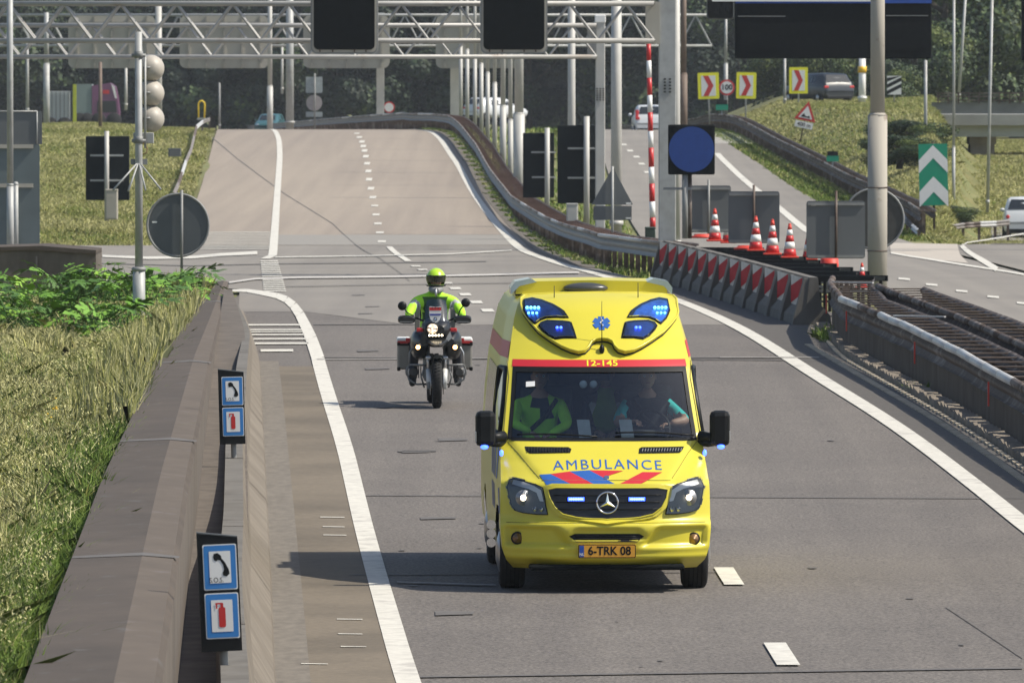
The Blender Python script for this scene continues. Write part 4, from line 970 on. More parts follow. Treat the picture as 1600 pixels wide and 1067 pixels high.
b = MB(); bx(b,1516,1558,214,226,D+.8,D+3.2,pm); b.build('pier_head', br)
b = MB(); bx(b,1482,1500,212,262,D+3,D+5,bc); b.build('abutment', br)
b = MB(); bx(b,1440,1760,196,330,D+16,D+17,M['wall_dark']); 
# ============================================================ people helper
def skinned(V, E, R, root=0, sub=1):
    me = bpy.data.meshes.new('s'); me.from_pydata([tuple(v) for v in V], E, []); o = bpy.data.objects.new('s', me); COL.objects.link(o)
    md_ = o.modifiers.new('k', 'SKIN'); sv = me.skin_vertices[0].data
    for i, r in enumerate(R): r = r if isinstance(r, tuple) else (r, r); sv[i].radius = r; sv[i].use_root = (i == root)
    if sub: s = o.modifiers.new('u', 'SUBSURF'); s.levels = sub; s.render_levels = sub
    dg = bpy.context.evaluated_depsgraph_get(); m2 = bpy.data.meshes.new_from_object(o.evaluated_get(dg))
    vs = [v.co.copy() for v in m2.vertices]; fs = [tuple(p.vertices) for p in m2.polygons]
    bpy.data.objects.remove(o); bpy.data.meshes.remove(me); bpy.data.meshes.remove(m2); return vs, fs
def add_fn(mb, vs, fs, fn):
    g = {}
    for f in fs:
        c = sum((vs[i] for i in f), Vector())/len(f); g.setdefault(fn(c), []).append(f)
    for m, ff in g.items():
        ids = sorted({i for f in ff for i in f}); k = {a: b for b, a in enumerate(ids)}
        mb.add([vs[i] for i in ids], [tuple(k[i] for i in f) for f in ff], m, True)
def head(mb, c, s=1.0, hair=None, face=None):      # faces -y
    face = face or M['skin']; hair = hair or M['navy']; c = Vector(c); V = []; nu, nv = 20, 14
    for i in range(nv+1):
        th = math.pi*i/nv
        for j in range(nu):
            a = 2*math.pi*j/nu; x = math.sin(th)*math.cos(a); y = math.sin(th)*math.sin(a); z = math.cos(th)
            w_ = .076*(1-.18*max(0,-z)); px_ = x*w_; py_ = y*.098; pz_ = z*.118
            if y < -.2 and abs(x) < .22 and -.35 < z < .08: py_ -= .022*(1-abs(x)/.22)*(1-abs(z+.2)/.3 if abs(z+.2)<.3 else 0)   # nose
            if y < -.2 and .05 < z < .22 and .15 < abs(x) < .6: py_ += .008                                             # eye sockets
            if y < -.3 and z < -.75: py_ -= .008
            V.append(c+Vector((px_,py_,pz_))*s)
    Fh = [(i*nu+j, i*nu+(j+1)%nu, (i+1)*nu+(j+1)%nu, (i+1)*nu+j) for i in range(nv) for j in range(nu)]
    add_fn(mb, V, Fh, lambda p: hair if ((p-c).z > .062*s or ((p-c).y > .0 and (p-c).z > -.06*s)) else face)
    for sx in (-1,1):
        mb.sphere(c+Vector((sx*.031,-.085,.014))*s, .012*s, M['white'], 8, 6); mb.sphere(c+Vector((sx*.031,-.094,.014))*s, .006*s, M['black'], 8, 6)
        mb.sphere(c+Vector((sx*.077,.01,.0))*s, .026*s, face, 8, 6, (.4,.7,1.1))
    mb.box(c+Vector((0,-.094,-.052))*s, (.042*s,.008*s,.008*s), mat('lips',(.30,.10,.09),.5))
def hand(mb, wrist, dirv, palmn, m=None, curl=.9, thumb_side=1):
    m = m or M['skin']; d = Vector(dirv).normalized(); nrm = Vector(palmn).normalized(); sd_ = d.cross(nrm).normalized(); w0 = Vector(wrist)
    vs, fs = skinned([w0, w0+d*.045, w0+d*.085], [(0,1),(1,2)], [(.026,.02),(.040,.018),(.040,.015)]); add_fn(mb, vs, fs, lambda c: m)
    for k, (o_, L_) in enumerate(((-.030,.062),(-.010,.072),(.011,.068),(.030,.052))):
        p = w0+d*.078+sd_*o_; q = [p]; a = 0
        for seg in (.45,.32,.23):
            a += curl*.75; q.append(q[-1]+(d*math.cos(a)+nrm*math.sin(a))*L_*seg)
        vs, fs = skinned(q, [(0,1),(1,2),(2,3)], [.0095,.009,.0082,.007]); add_fn(mb, vs, fs, lambda c: m)
    p = w0+d*.03+sd_*(-.030*thumb_side); q = [p, p+(d*.6-sd_*.6*thumb_side+nrm*.3)*.035, p+(d*1.1-sd_*.5*thumb_side+nrm*.9)*.06]
    vs, fs = skinned(q, [(0,1),(1,2)], [.012,.0105,.008]); add_fn(mb, vs, fs, lambda c: m)

# ============================================================ ambulance
Dw = GD(918); y_w = .95
slope = (_zs(89)-_zs(85))/4; YAW = .033
AO = Vector((px(949,Dw-y_w), Dw-y_w, _zs(Dw)+ZC - slope*y_w))
ab = Vector((-YAW, 1, slope)).normalized(); ar = ab.cross(Vector((0,0,1))).normalized(); au = ar.cross(ab).normalized()
AM = Matrix(((ar.x,ab.x,au.x,AO.x),(ar.y,ab.y,au.y,AO.y),(ar.z,ab.z,au.z,AO.z),(0,0,0,1)))
amb = thing('ambulance', 'bright yellow emergency ambulance with blue lights flashing and red and blue bonnet stripes', 'ambulance')
amb.matrix_world = AM
itp = lambda x, T, k=1: float(np.interp(x, [t[0] for t in T], [t[k] for t in T]))
PR = [(.22,.22),(.27,.10),(.33,.03),(.42,0),(.60,-.005),(.650,.01),(.672,.065),(.72,.085),(1.00,.12),(1.045,.17),(1.09,.29),(1.15,.42),(1.25,.66),(1.34,.88),(1.385,.98),(1.40,1.0),(1.70,1.28),(2.06,1.60),(2.12,1.67),(2.25,1.82),(2.38,2.0),(2.52,2.20),(2.60,2.40),(2.65,2.62),(2.68,2.85)]
HWT = [(.22,.86),(.30,.93),(.42,.97),(.60,.985),(.95,.98),(1.2,.965),(1.4,.945),(1.7,.905),(2.06,.868),(2.3,.825),(2.5,.785),(2.61,.745),(2.68,.67)]
BOW = [(.22,.30),(.6,.34),(1.0,.36),(1.2,.34),(1.4,.14),(1.7,.16),(2.06,.20),(2.3,.26),(2.68,.25)]
def smo(x, T):    # averaged interpolation, rounds the kinks
    return (itp(x-.012,T)+itp(x,T)*2+itp(x+.012,T))/4
def hwf(z): return smo(z, HWT)
def FA(x, z):
    h = hwf(z); u = min(1.0, abs(x)/h); p = 2.4 if z > 1.39 else 3.2
    y = smo(z, PR) + itp(z, BOW)*u**p
    if 1.02 < z < 1.39:                          # bonnet crease: raised centre
        c = .58+(z-1.03)*.86; y += .045*sstep(-.03,.04,abs(x)-c)*sstep(1.02,1.06,z)
    if z < .66:                                  # bumper: recess round the fog lamps and centre intake
        e = abs(x)
        k1 = sstep(.44,.52,e+(.62-z)*.9)*(1-sstep(.90,.95,e)); k2 = sstep(.43,.46,z)*(1-sstep(.60,.63,z))
        y += .065*k1*k2
        y += .03*(1-sstep(.32,.40,e+(z-.5)*.6))*sstep(.50,.52,z)*(1-sstep(.595,.615,z))
        y -= .018*(sstep(.30,.33,z)-sstep(.345,.375,z))
    return y
def aw(x, y, z): return AM @ Vector((x,y,z))
def proj(p): return (800+FPX*p.x/p.y, HOR-FPX*(p.z-ZC)/p.y)
def A(qx, qy, f=None):        # photo pixel -> (x, z) on the front surface
    f = f or FA; x, z = (qx-945)/163, max(.25,min(2.62,(918-qy)/163))
    for _ in range(25):
        a = proj(aw(x,f(x,z),z)); e = 1e-3; b = proj(aw(x+e,f(x+e,z),z)); c = proj(aw(x,f(x,z+e),z+e))
        J = np.array([[(b[0]-a[0])/e,(c[0]-a[0])/e],[(b[1]-a[1])/e,(c[1]-a[1])/e]]); r = np.array([qx-a[0],qy-a[1]])
        try: dlt = np.linalg.solve(J, r)
        except Exception: break
        x += float(np.clip(dlt[0],-.2,.2)); z = min(2.675,max(.23,z+float(np.clip(dlt[1],-.1,.1))))
    return x, z
def nrmA(x, z):
    e = .01; a = Vector((e*2, FA(x+e,z)-FA(x-e,z), 0)); b = Vector((0, FA(x,z+e)-FA(x,z-e), e*2)); n_ = a.cross(b); n_.normalize()
    return n_ if n_.y < 0 else -n_
def SA(x, z, off=0.0): p = Vector((x, FA(x,z), z)); return p + nrmA(x,z)*off if off else p
def tess(poly, step=.03):
    bm = bmesh.new(); bm.faces.new([bm.verts.new((p[0],p[1],0)) for p in poly]); bmesh.ops.triangulate(bm, faces=bm.faces[:])
    for ax in (0,1):
        lo = min(p[ax] for p in poly); hi = max(p[ax] for p in poly); k = math.floor(lo/step)+1
        while k*step < hi:
            n_ = [0,0,0]; n_[ax] = 1; co = [0,0,0]; co[ax] = k*step+1e-5
            bmesh.ops.bisect_plane(bm, geom=bm.verts[:]+bm.edges[:]+bm.faces[:], plane_co=co, plane_no=n_); k += 1
    bmesh.ops.triangulate(bm, faces=bm.faces[:]); bm.verts.index_update()
    r = [(v.co.x,v.co.y) for v in bm.verts], [tuple(v.index for v in f.verts) for f in bm.faces], [[v.index for v in e.verts] for e in bm.edges if e.is_boundary]; bm.free(); return r
def patch(name, poly, off, m, parent=None, base=None, mb=None, px_=True, step=.03, smooth=True, f=SA):
    """surface patch following the body; with base given, its rim is closed down to that offset"""
    P_ = [A(*q) for q in poly] if px_ else poly
    v, fc, be = tess(P_, step); b = mb or MB(); b.add([f(x,z,off) for x, z in v], fc, m, smooth)
    if base is not None:
        for e in be: b.add([f(*v[e[0]],off),f(*v[e[1]],off),f(*v[e[1]],base),f(*v[e[0]],base)], [(0,1,2,3)], m)
    return b if mb is not None else b.build(name, parent or amb)
def mirror_px(poly, c=None):   # mirror in local x
    return [(-x, z) for x, z in [A(*q) for q in poly]]
def outline(name, P_, off, wid, m, parent=None, closed=True, mb=None):   # ribbon/tube along local (x,z) path
    pts = []; 
    n = len(P_)
    for i in range(n if closed else n-1):
        a, b_ = P_[i], P_[(i+1)%n]; k = max(1, int(math.hypot(a[0]-b_[0],a[1]-b_[1])/.03))
        for j in range(k): t = j/k; pts.append(SA(a[0]+(b_[0]-a[0])*t, a[1]+(b_[1]-a[1])*t, off))
    pts.append(pts[0] if closed else SA(*P_[-1], off))
    b = mb or MB(); b.tube(pts, wid, m, n=6, caps=not closed); return b if mb is not None else b.build(name, parent or amb)

# --- shell
zr = sorted(set([round(z,4) for z in list(np.arange(.22,1.37,.02))+[1.385]+list(np.arange(1.42,2.05,.04))+[2.06]+list(np.arange(2.08,2.66,.03))+[2.68]]))
ur = [-1,-.985,-.965] + [round(v,3) for v in np.arange(-.93,.931,.03)] + [.965,.985,1]
WS0, WS1, WSU = 1.385, 2.06, .93
b = MB(); V = [(u*hwf(z), FA(u*hwf(z),z), z) for z in zr for u in ur]; nu = len(ur); fc = []
for i in range(len(zr)-1):
    for j in range(nu-1):
        zc = (zr[i]+zr[i+1])/2; uc = (ur[j]+ur[j+1])/2
        if WS0 < zc < WS1 and abs(uc) < WSU: continue
        fc.append((i*nu+j, i*nu+j+1, (i+1)*nu+j+1, (i+1)*nu+j))
b.add(V, fc, M['yellow'], True)
# roof back to the tail
zt = zr[-1]; ht = hwf(zt); yt_ = FA(0,zt); zdr = lambda y, z: z; ys_r = [FA(ht,zt)+.0, 3.3, 4.0, 5.0, 5.95]
rf = [[(u*ht, (FA(u*ht,zt) if k == 0 else y), zdr(y,zt) + (.02*(1-abs(u)**3) if k else 0)) for u in ur] for k, y in enumerate(ys_r)]
V = [p for r in rf for p in r]; b.add(V, [(i*nu+j,i*nu+j+1,(i+1)*nu+j+1,(i+1)*nu+j) for i in range(len(rf)-1) for j in range(nu-1)], M['yellow'], True)
# sides, with wheel arches cut out
SWT = [(.22,.90),(.42,.985),(.6,1.0),(1.0,1.0),(1.4,.985),(1.7,.965),(2.06,.925),(2.3,.88),(2.5,.83),(2.61,.77),(2.68,.67)]
def side_x(y, z, s):
    e = hwf(z); w1 = itp(z,SWT); t = sstep(0,.9,y-FA(hwf(z),z)); return s*(e+(w1-e)*t)
win = lambda y, z: 1.46 < z < 1.98 and 1.42+max(0,(z-1.5))*.75 < y < 2.30
arch = lambda y, z: (y-y_w)**2+(z-.36)**2 < .43**2 or (y-y_w-3.66)**2+(z-.36)**2 < .43**2
for s in (-1,1):
    yf = list(np.arange(0,1.001,.025))   # 0..1 maps from front edge to y=1.5, then beyond
    rowsz = list(np.arange(.30,1.40,.04)) + [z for z in zr if z > 1.39]
    rows_ = []
    for z in rowsz:
        y0 = FA(hwf(z),z); ysx = [y0+(3.2-y0)*t for t in yf] + list(np.arange(3.25,5.96,.05))
        rows_.append([(side_x(y,z,s),y,zdr(y,z)) for y in ysx])
    V = [p for r in rows_ for p in r]; n = len(rows_[0]); fc = []
    for i in range(len(rows_)-1):
        for j in range(n-1):
            c = [(a+b_)/2 for a, b_ in zip(rows_[i][j], rows_[i+1][j+1])]
            if win(c[1],c[2]): continue
            if not (arch(c[1],c[2]) and c[2] < .85): fc.append((i*n+j,i*n+j+1,(i+1)*n+j+1,(i+1)*n+j))
    b.add(V, fc, M['yellow'], True)
# tail
b.add([(-itp(z,SWT),5.95,zdr(5.95,z)) for z in (.3,1,1.7,2.3,2.61,2.68)]+[(itp(z,SWT),5.95,zdr(5.95,z)) for z in (.3,1,1.7,2.3,2.61,2.68)], [(i,i+1,7+i,6+i) for i in range(5)], M['yellow'])
body = b.build('body', amb, fix=False)
# underside and arch liners
b = MB(); b.box((0,3.1,.40),(1.80,5.4,.06),M['matt_black'])
for yy in (y_w, y_w+3.66):
    for s in (-1,1): b.prism([(yy+.45*math.cos(a),.36+.45*math.sin(a)) for a in [math.pi*i/10 for i in range(11)]], s*.55, s*.56, M['matt_black'],'yz')
b.box((0,.55,.38),(1.5,.05,.25),M['matt_black']); b.build('underbody', amb)
# --- windscreen
b = MB(); zz = [z for z in zr if WS0-.001 <= z <= WS1+.001]; uu = [u for u in ur if abs(u) <= WSU+.001]
V = [SA(u*hwf(z), z, -.006) for z in zz for u in uu]; n = len(uu); b.add(V, [(i*n+j,i*n+j+1,(i+1)*n+j+1,(i+1)*n+j) for i in range(len(zz)-1) for j in range(n-1)], M['glass'], True)
ws = b.build('windscreen', amb, fix=False)
b = MB(); n = len(zz)
def frit(u0, u1, z0, z1):
    uu2 = np.linspace(u0,u1,max(2,int(abs(u1-u0)/.05)+1)); zz2 = np.linspace(z0,z1,max(2,int((z1-z0)/.03)+1)); k = len(uu2)
    V = [SA(u*hwf(z), z, .003) for z in zz2 for u in uu2]; b.add(V, [(i*k+j,i*k+j+1,(i+1)*k+j+1,(i+1)*k+j) for i in range(len(zz2)-1) for j in range(k-1)], M['black'], True)
frit(-.945,.945,2.00,2.075); frit(-.945,.945,1.375,1.405); frit(-.945,-.905,1.405,2.0); frit(.905,.945,1.405,2.0)
b.build('windscreen_border', amb, fix=False)
b = MB(); 
for (a0, a1, t) in (((-.05,1.402),(-.80,1.42),0),((.86,1.41),(.12,1.44),0)):
    q = [SA(a0[0]+(a1[0]-a0[0])*i/8, a0[1]+(a1[1]-a0[1])*i/8+.015*math.sin(math.pi*i/8), .02) for i in range(9)]; b.tube(q, .009, M['black'], n=6)
    b.build('wiper', amb); b = MB()
patch('windscreen_sticker', [(822,597),(836,596),(836,604),(822,605)], .006, M['white'])
# --- bonnet, stripes, vents, lettering
def arc_text(s, x0, y0, x1, y1, m, off, sag=0, name='lettering', parent=None, bold=.006, space=1.0):
    a = A(x0,(y0+y1)/2); c = A(x1,(y0+y1)/2); cx = (a[0]+c[0])/2; zc = (a[1]+c[1])/2; lo_ = A((x0+x1)/2,y1)[1]; hi_ = A((x0+x1)/2,y0)[1]
    tv, tf = textmesh(s, 1.0, 0 if bold else .012, space=space); xm = min(p[0] for p in tv); xM = max(p[0] for p in tv); ym = min(p[1] for p in tv); yM = max(p[1] for p in tv)
    bb_ = MB(); L_ = c[0]-a[0]
    def mp(p, q):
        tx = (p[0]-xm)/(xM-xm)+q*bold*.22; ty = (p[1]-ym)/(yM-ym); x = a[0]+L_*tx; return SA(x, lo_+(hi_-lo_)*ty - sag*(2*tx-1)**2, off+.0007*q)
    for q in ((-1,0,1) if bold else (0,)): bb_.add([mp(p,q) for p in tv], tf, m); return bb_.build(name, parent or amb, fix=False)
arc_text('AMBULANCE', 864, 718, 1034, 733, M['blue_deco'], .004, sag=.012, name='ambulance_lettering', bold=.010, space=1.22)
st = MB()
for poly, m in (([(843,742),(860,741),(893,757),(854,758)],M['blue_deco']),([(860,741),(890,737),(928,757),(893,757)],M['red_deco']),([(890,737),(921,735),(962,757),(928,757)],M['blue_deco']),([(921,735),(974,736),(950,744),(947,749)],M['red_deco']),([(967,757),(1004,738),(1035,738),(1000,757)],M['red_deco'])):
    patch('', poly, .004, m, mb=st)
st.build('bonnet_stripes', amb, fix=False)
for pl in ([(820,698),(888,699),(893,702),(891,708),(828,709),(822,705)],[(999,701),(1003,699),(1069,698),(1066,704),(1062,708),(998,709)]):
    patch('', pl, .004, M['black'], None, mb=None) if False else None
    v = patch('bonnet_vent', pl, .004, M['black'])
    b = MB(); x0, z0 = A(pl[0][0]+3,708); x1, z1 = A(pl[2][0],701); xs_ = np.linspace(A(min(p[0] for p in pl)+6,705)[0], A(max(p[0] for p in pl)-5,705)[0], 15)
    for x in xs_: b.tube([SA(x-.006,z0+.004,.012),SA(x+.006,z1-.004,.012)], .0045, M['galv_dark'] if pl[0][0] > 900 else M['black'], n=5)
    b.each('slat', v)
patch('bonnet_badge', [(944,745),(948,744),(952,745),(952,749),(948,750),(944,749)], .008, M['chrome'], base=0)
for s in (-1,1): outline('panel_gap', [(s*.90,1.372),(s*.80,1.27),(s*.70,1.15),(s*.62,1.06)], .001, .0035, mat('gap_dark',(.20,.17,.02),.8), closed=False)
outline('panel_gap', [(-.60,1.045),(-.3,1.05),(0,1.05),(.3,1.05),(.60,1.045)], .001, .004, mat('gap_dark',(.20,.17,.02)), closed=False)
# red band with the call number
z0 = A(940,573.5)[1]; z1 = A(940,562.5)[1]
patch('number_band', [(-.83,z0),(.83,z0),(.82,z1),(-.82,z1)], .004, M['red_deco'], px_=False)
arc_text('12-145', 917, 563.5, 965, 572.5, M['sign_yellow'], .007, name='call_number', bold=0)
# --- grille
gpl = [(857,765),(870,762.5),(949,763),(1026,762.5),(1042,765),(1040,778),(1033,793),(1020,804),(1000,810),(975,813),(949,815.5),(922,813),(900,810),(880,804),(868,793),(860,778)]
gs = patch('grille_surround', [(949+(x-949)*1.08,788+(y-788)*1.19) for x, y in gpl], .022, M['yellow'], base=-.01)
gr = patch('grille', gpl, .026, mat('grille_black',(.012,.012,.016),.35,var=.2), base=.0)
b = MB(); 
for k in range(3):
    y = 774+k*11; a = A(866+k*3,y); c = A(1033-k*3,y); b.tube([SA(a[0]+(c[0]-a[0])*i/16,a[1],.030) for i in range(17)], .006, M['black'], n=5)
b.build('grille_bars', gr)
outline('grille_rim', [A(*q) for q in gpl], .028, .007, M['yellow'], gr)
# star badge
cx, cz = A(949,785); R = .098; yb_ = FA(cx,cz)-.045; b = MB(); b.tube([(cx+R*math.cos(a),yb_,cz+R*math.sin(a)) for a in [2*math.pi*i/40 for i in range(41)]], .009, M['chrome'], n=8, caps=False)
for k in range(3):
    a = math.pi/2+k*2*math.pi/3; d_ = Vector((math.cos(a),0,math.sin(a))); p_ = Vector((-math.sin(a),0,math.cos(a))); c0 = Vector((cx,yb_,cz))
    b.add([c0+p_*.017,c0-p_*.017,c0+d_*R,c0+Vector((0,-.014,0))], [(0,3,2),(1,2,3)], M['chrome'])
b.build('star_badge', gr)
for xx in (900,995):
    x, z = A(xx,779.5); b = MB(); y = FA(x,z)-.03; b.box((x,y+.01,z),(.17,.03,.045),M['black'],bev=.008); l = b.build('grille_blue_lamp', amb)
    b = MB()
    for k in range(7): b.box((x-.066+.022*k,y-.008,z),(.019,.01,.034),M['led_blue'])
    for k in range(1): b.box((x,y-.013,z),(.125,.004,.012),mat('led_core',(.8,.9,1),emit=(.55,.68,1),estr=1.4))
    b.build('led_strip', l)
# --- headlights
hl = [(797,749),(806,750),(820,753),(838,758),(848,762),(851,775),(853,790),(856,804),(838,803.5),(818,801),(805,797),(800,790),(796,775),(793,760)]
def headlight(P_, s):
    t = patch('headlight', P_, .006, mat('lamp_housing',(.10,.102,.105),.3,.4), px_=False, base=-.01)
    patch('lens', P_, .030, M['clear'], t, px_=False, base=.006)
    cx = sum(p[0] for p in P_)/len(P_); cz = sum(p[1] for p in P_)/len(P_)
    # chrome brow and bowl
    def bowl(x, z, r, m, y_=.0): 
        p = SA(x,z,.012+y_); b = MB(); b.lathe([(r,-.012),(r*.93,-.004),(r*.55,.006),(.002,.010)], p, m, axis='y', n=20); return b
    xb, zb = A(819,778); xb = xb*1.0 if s < 0 else -xb
    bowl(xb,zb,.075,M['silver']).build('reflector', t); b = MB(); p = SA(xb,zb,.016); b.sphere(p, .036, M['lamp_warm'], sc=(1,.4,1)); b.build('bulb', t)
    x2, z2 = A(842,796); x2 = x2 if s < 0 else -x2; b = MB()
    for k in (-1,1): b.lathe([(.024,-.01),(.02,0),(.002,.004)], SA(x2+k*.03,z2,.012), M['chrome'], axis='y', n=12)
    b.build('side_lamp', t)
    br_ = [(803,751),(818,754),(836,760),(846,766),(850,784),(844,783),(839,770),(827,764),(812,760),(801,757)]
    Q = [A(*q) for q in br_]; Q = Q if s < 0 else [(-a,c) for a, c in Q]
    patch('brow', Q, .012, mat('lamp_brow',(.60,.61,.60),.3,.3,var=.05), t, px_=False)
    outline('rim', P_, .006, .006, M['black'], t)
HP = [A(*q) for q in hl]
headlight(HP, -1); headlight([(-x,z) for x, z in HP][::-1], 1)
# --- bumper details
ip = [(889,838),(898,834),(1000,834),(1007,838),(996,847),(900,847)]
it_ = patch('lower_intake', ip, .004, M['black']); b = MB()
for y in (838.5,843): a = A(900,y); c = A(998,y); b.tube([SA(a[0]+(c[0]-a[0])*i/8,a[1],.010) for i in range(9)], .005, M['black'], n=5)
b.build('bars', it_)
for (xx, yy) in ((809.5,840.5),(1083,841.5)):
    x, z = A(xx,yy); p = SA(x,z,.01); b = MB(); b.lathe([(.062,.0),(.060,-.012),(.052,-.014)], p, M['black'], axis='y', n=20, sx=1); f_ = b.build('fog_lamp', amb)
    b = MB(); b.lathe([(.046,-.006),(.03,-.002),(.002,.0)], p+Vector((0,-.010,0)), mat('fog_glass',(.35,.22,.12),.1,.6,var=.3), axis='y', n=18); b.build('fog_glass', f_)
x, z = A(948.5,861); y = FA(x,z)-.025; t = MB(); t.box((x,y,z),(.535,.02,.125),mat('plate_orange',(.75,.36,.035),.4,var=.02),bev=.004); np_ = t.build('number_plate', amb)
b = MB(); b.prism(rrect(x,z,.535,.125,.012), y-.0105, y-.0101, M['black']); b.prism(rrect(x,z,.52,.11,.010), y-.0125, y-.0115, mat('plate_orange',(.75,.36,.035)))
b.add([(x-.258,y-.0135,z-.053),(x-.215,y-.0135,z-.053),(x-.215,y-.0135,z+.053),(x-.258,y-.0135,z+.053)], [(0,1,2,3)], mat('plate_blue',(.02,.08,.38),.4)); b.build('border', np_)
tv, tf = textmesh('6-TRK 08', .112, .003); k = .40/(max(p[0] for p in tv)-min(p[0] for p in tv)); b = MB(); b.add([(x+.022+p[0]*k,y-.0140,z+p[1]*1.0) for p in tv], tf, M['black']); b.build('plate_lettering', np_, fix=False)
tv, tf = textmesh('NL', .035, .001); b = MB(); b.add([(x-.236+p[0],y-.0145,z-.03+p[1]) for p in tv], tf, M['white']); b.build('country_letters', np_, fix=False)
patch('tow_cover', [(938,881),(955,881),(955,887),(938,887)], .004, M['black'])
outline('bumper_crease', [(-.93,.655),(-.6,.66),(-.4,.66),(0,.66),(.4,.66),(.6,.66),(.93,.655)], .0, .004, mat('gap_dark',(.20,.17,.02)), closed=False)
b = MB(); b.box((0,.16,.245),(1.45,.25,.05),M['matt_black'],bev=.02); b.build('air_dam', amb)
# --- raised light pod above the windscreen
pod = [(815,474),(820,470),(838,468),(880,466),(940,465),(1000,466),(1035,468),(1052,470),(1057,475),(1058,486),(1055,500),(1046,512),(1035,524),(1018,536),(1002,546),(990,552),(976,555),(966,552),(960,546),(957,539),(950,535.5),(941,534.5),(931,535.5),(924,540),(920,547),(914,553),(904,555),(892,552),(878,546),(860,535),(842,522),(830,508),(820,494),(816,484)]
podP = [A(*q) for q in pod]
pt_ = patch('light_pod', podP, .055, M['yellow'], px_=False, base=-.01, step=.04)
outline('pod_seam', podP, .006, .010, M['black'], pt_); outline('pod_edge', podP, .052, .012, M['yellow'], pt_)
up = [(820,470),(832,468),(848,471),(866,478),(882,487),(889,497),(872,496),(856,497),(846,501),(838,507),(828,498),(821,486)]
dn = [(847,505),(856,502),(880,503),(893,505),(897,516),(901,529),(882,529),(868,531),(858,526),(848,516),(844,510)]
def lamp(P_, m1, s, kind):
    t = patch('blue_beacon', P_, .058, M['black'], px_=False); outline('gasket', P_, .060, .006, M['black'], t)
    patch('lens', [((sum(q[0] for q in P_)/len(P_))*.06+p[0]*.94,(sum(q[1] for q in P_)/len(P_))*.06+p[1]*.94) for p in P_], .078, M['blue_lens'], t, px_=False, base=.058)
    return t
UP = [A(q[0],q[1]+7) for q in up]; DN = [A(q[0],q[1]+6.5) for q in dn]
blue_refl = mat('blue_reflector',(.16,.33,.62),.25,.3,var=.35,scale=14)
for s in (-1,1):
    U = UP if s < 0 else [(-x,z) for x, z in UP][::-1]; Dn = DN if s < 0 else [(-x,z) for x, z in DN][::-1]
    t = lamp(U, None, s, 0); cxu, czu = A(836,494); cxu = cxu if s < 0 else -cxu; patch('reflector', [(p[0]*.86+cxu*.14,p[1]*.86+czu*.14) for p in U], .064, blue_refl, t, px_=False)
    b = MB()
    for k in range(4): b.sphere(SA(cxu+s*.0+(-.055+.034*k),czu+.012,.080), .016, M['led_cyan'], 8, 6); 
    for k in range(3): b.sphere(SA(cxu+(-.04+.036*k),czu-.03,.080), .013, M['led_cyan'], 8, 6)
    b.build('led_cluster', t)
    t = lamp(Dn, None, s, 1); cxd, czd = A(875,522); cxd = cxd if s < 0 else -cxd; patch('reflector', [(p[0]*.84+cxd*.16,p[1]*.84+czd*.16) for p in Dn], .064, mat('dark_blue_reflector',(.06,.13,.32),.25,.3,var=.2,scale=20), t, px_=False)
    b = MB()
    for k in (-1,1): b.sphere(SA(cxd+k*.017,czd,.080), .014, M['led_blue'], 8, 6)
    b.build('led_cluster', t)
# star of life
cx, cz = A(939.5,512.5); q = [A(939.5,502)[1],A(939.5,523)[1]]; Rz = abs(q[0]-q[1])/2; b = MB()
SP = lambda x, z, o_: SA(x,z,.055+o_)
for k in range(3):
    a = k*math.pi/3+math.pi/2; ca, sa = math.cos(a), math.sin(a); w2 = .028
    pts = [(-1,-w2),(1,-w2),(1,w2),(-1,w2)]; P4 = []
    for (l, w_) in pts: P4.append((cx+(l*.082*ca-w_*sa), cz+(l*.082*sa+w_*ca)*(Rz/.082)))
    b.add([SP(x,z,.004+.001*k) for x, z in P4], [(0,1,2,3)], M['blue_deco'])
el = b.build('life_star', amb, fix=False)
b = MB(); b.tube([SP(cx,cz+Rz*(.8-1.5*i/10),.008) for i in range(11)], .004, M['white'], n=5); b.tube([SP(cx+.014*math.sin(i*.9),cz+Rz*(.5-1.0*i/10),.010) for i in range(11)], .004, M['white'], n=5); b.build('serpent_staff', el)
# antenna fin and rods
b = MB(); x, z = A(940.5,548); p = SA(x,z,.0); b.sphere(p+Vector((0,-.005,.01)), .034, M['black'], 12, 8, (.75,1.2,1.5)); b.tube([p+Vector((0,0,.03)),p+Vector((0,.02,.47))], [.005,.0025], M['black'], n=6); b.build('roof_antenna', amb)
for (xx, h_) in ((866,.17),(997,.20)):
    x, z = A(xx,474); p = Vector((x,FA(x,z),z)); b = MB(); b.tube([p,p+Vector((0,0,.04)),p+Vector((0,.0,h_))], [.010,.005,.003], M['black'], n=6); b.build('whip_antenna', amb)
# --- rear roof bar with lenses and vent
b = MB(); yb2 = 3.55; prf = [(-.74,2.64),(-.735,2.70),(-.72,2.765),(-.6,2.80),(0,2.812),(.6,2.80),(.72,2.765),(.735,2.70),(.74,2.64)]; prf = [(x,z-.0) for x, z in prf]
b.prism(prf, yb2-.02, yb2+.9, M['yellow']); rb = b.build('roof_bar', amb)
b = MB(); b.tube([(p[0]*1.0,yb2-.025,2.67+(.012 if abs(p[0])<.3 else 0)) for p in [(-.74,0),(-.45,0),(-.25,0),(.25,0),(.45,0),(.74,0)]], .009, M['black'], n=6); b.build('bar_seam', rb)
for s in (-1,1): b = MB(); b.prism([(s*.53,2.795),(s*.60,2.827),(s*.74,2.80),(s*.785,2.74),(s*.78,2.675),(s*.70,2.755)], yb2-.03, yb2+.5, mat('lens_grey',(.30,.38,.46),.15,var=.1,coat=.5)); b.build('bar_lamp', rb)
b = MB(); b.sphere((-.06,yb2-.05,2.735), .22, mat('vent_smoke',(.05,.052,.055),.3), 24, 10, (1,.5,.25)); b.build('roof_vent', amb)
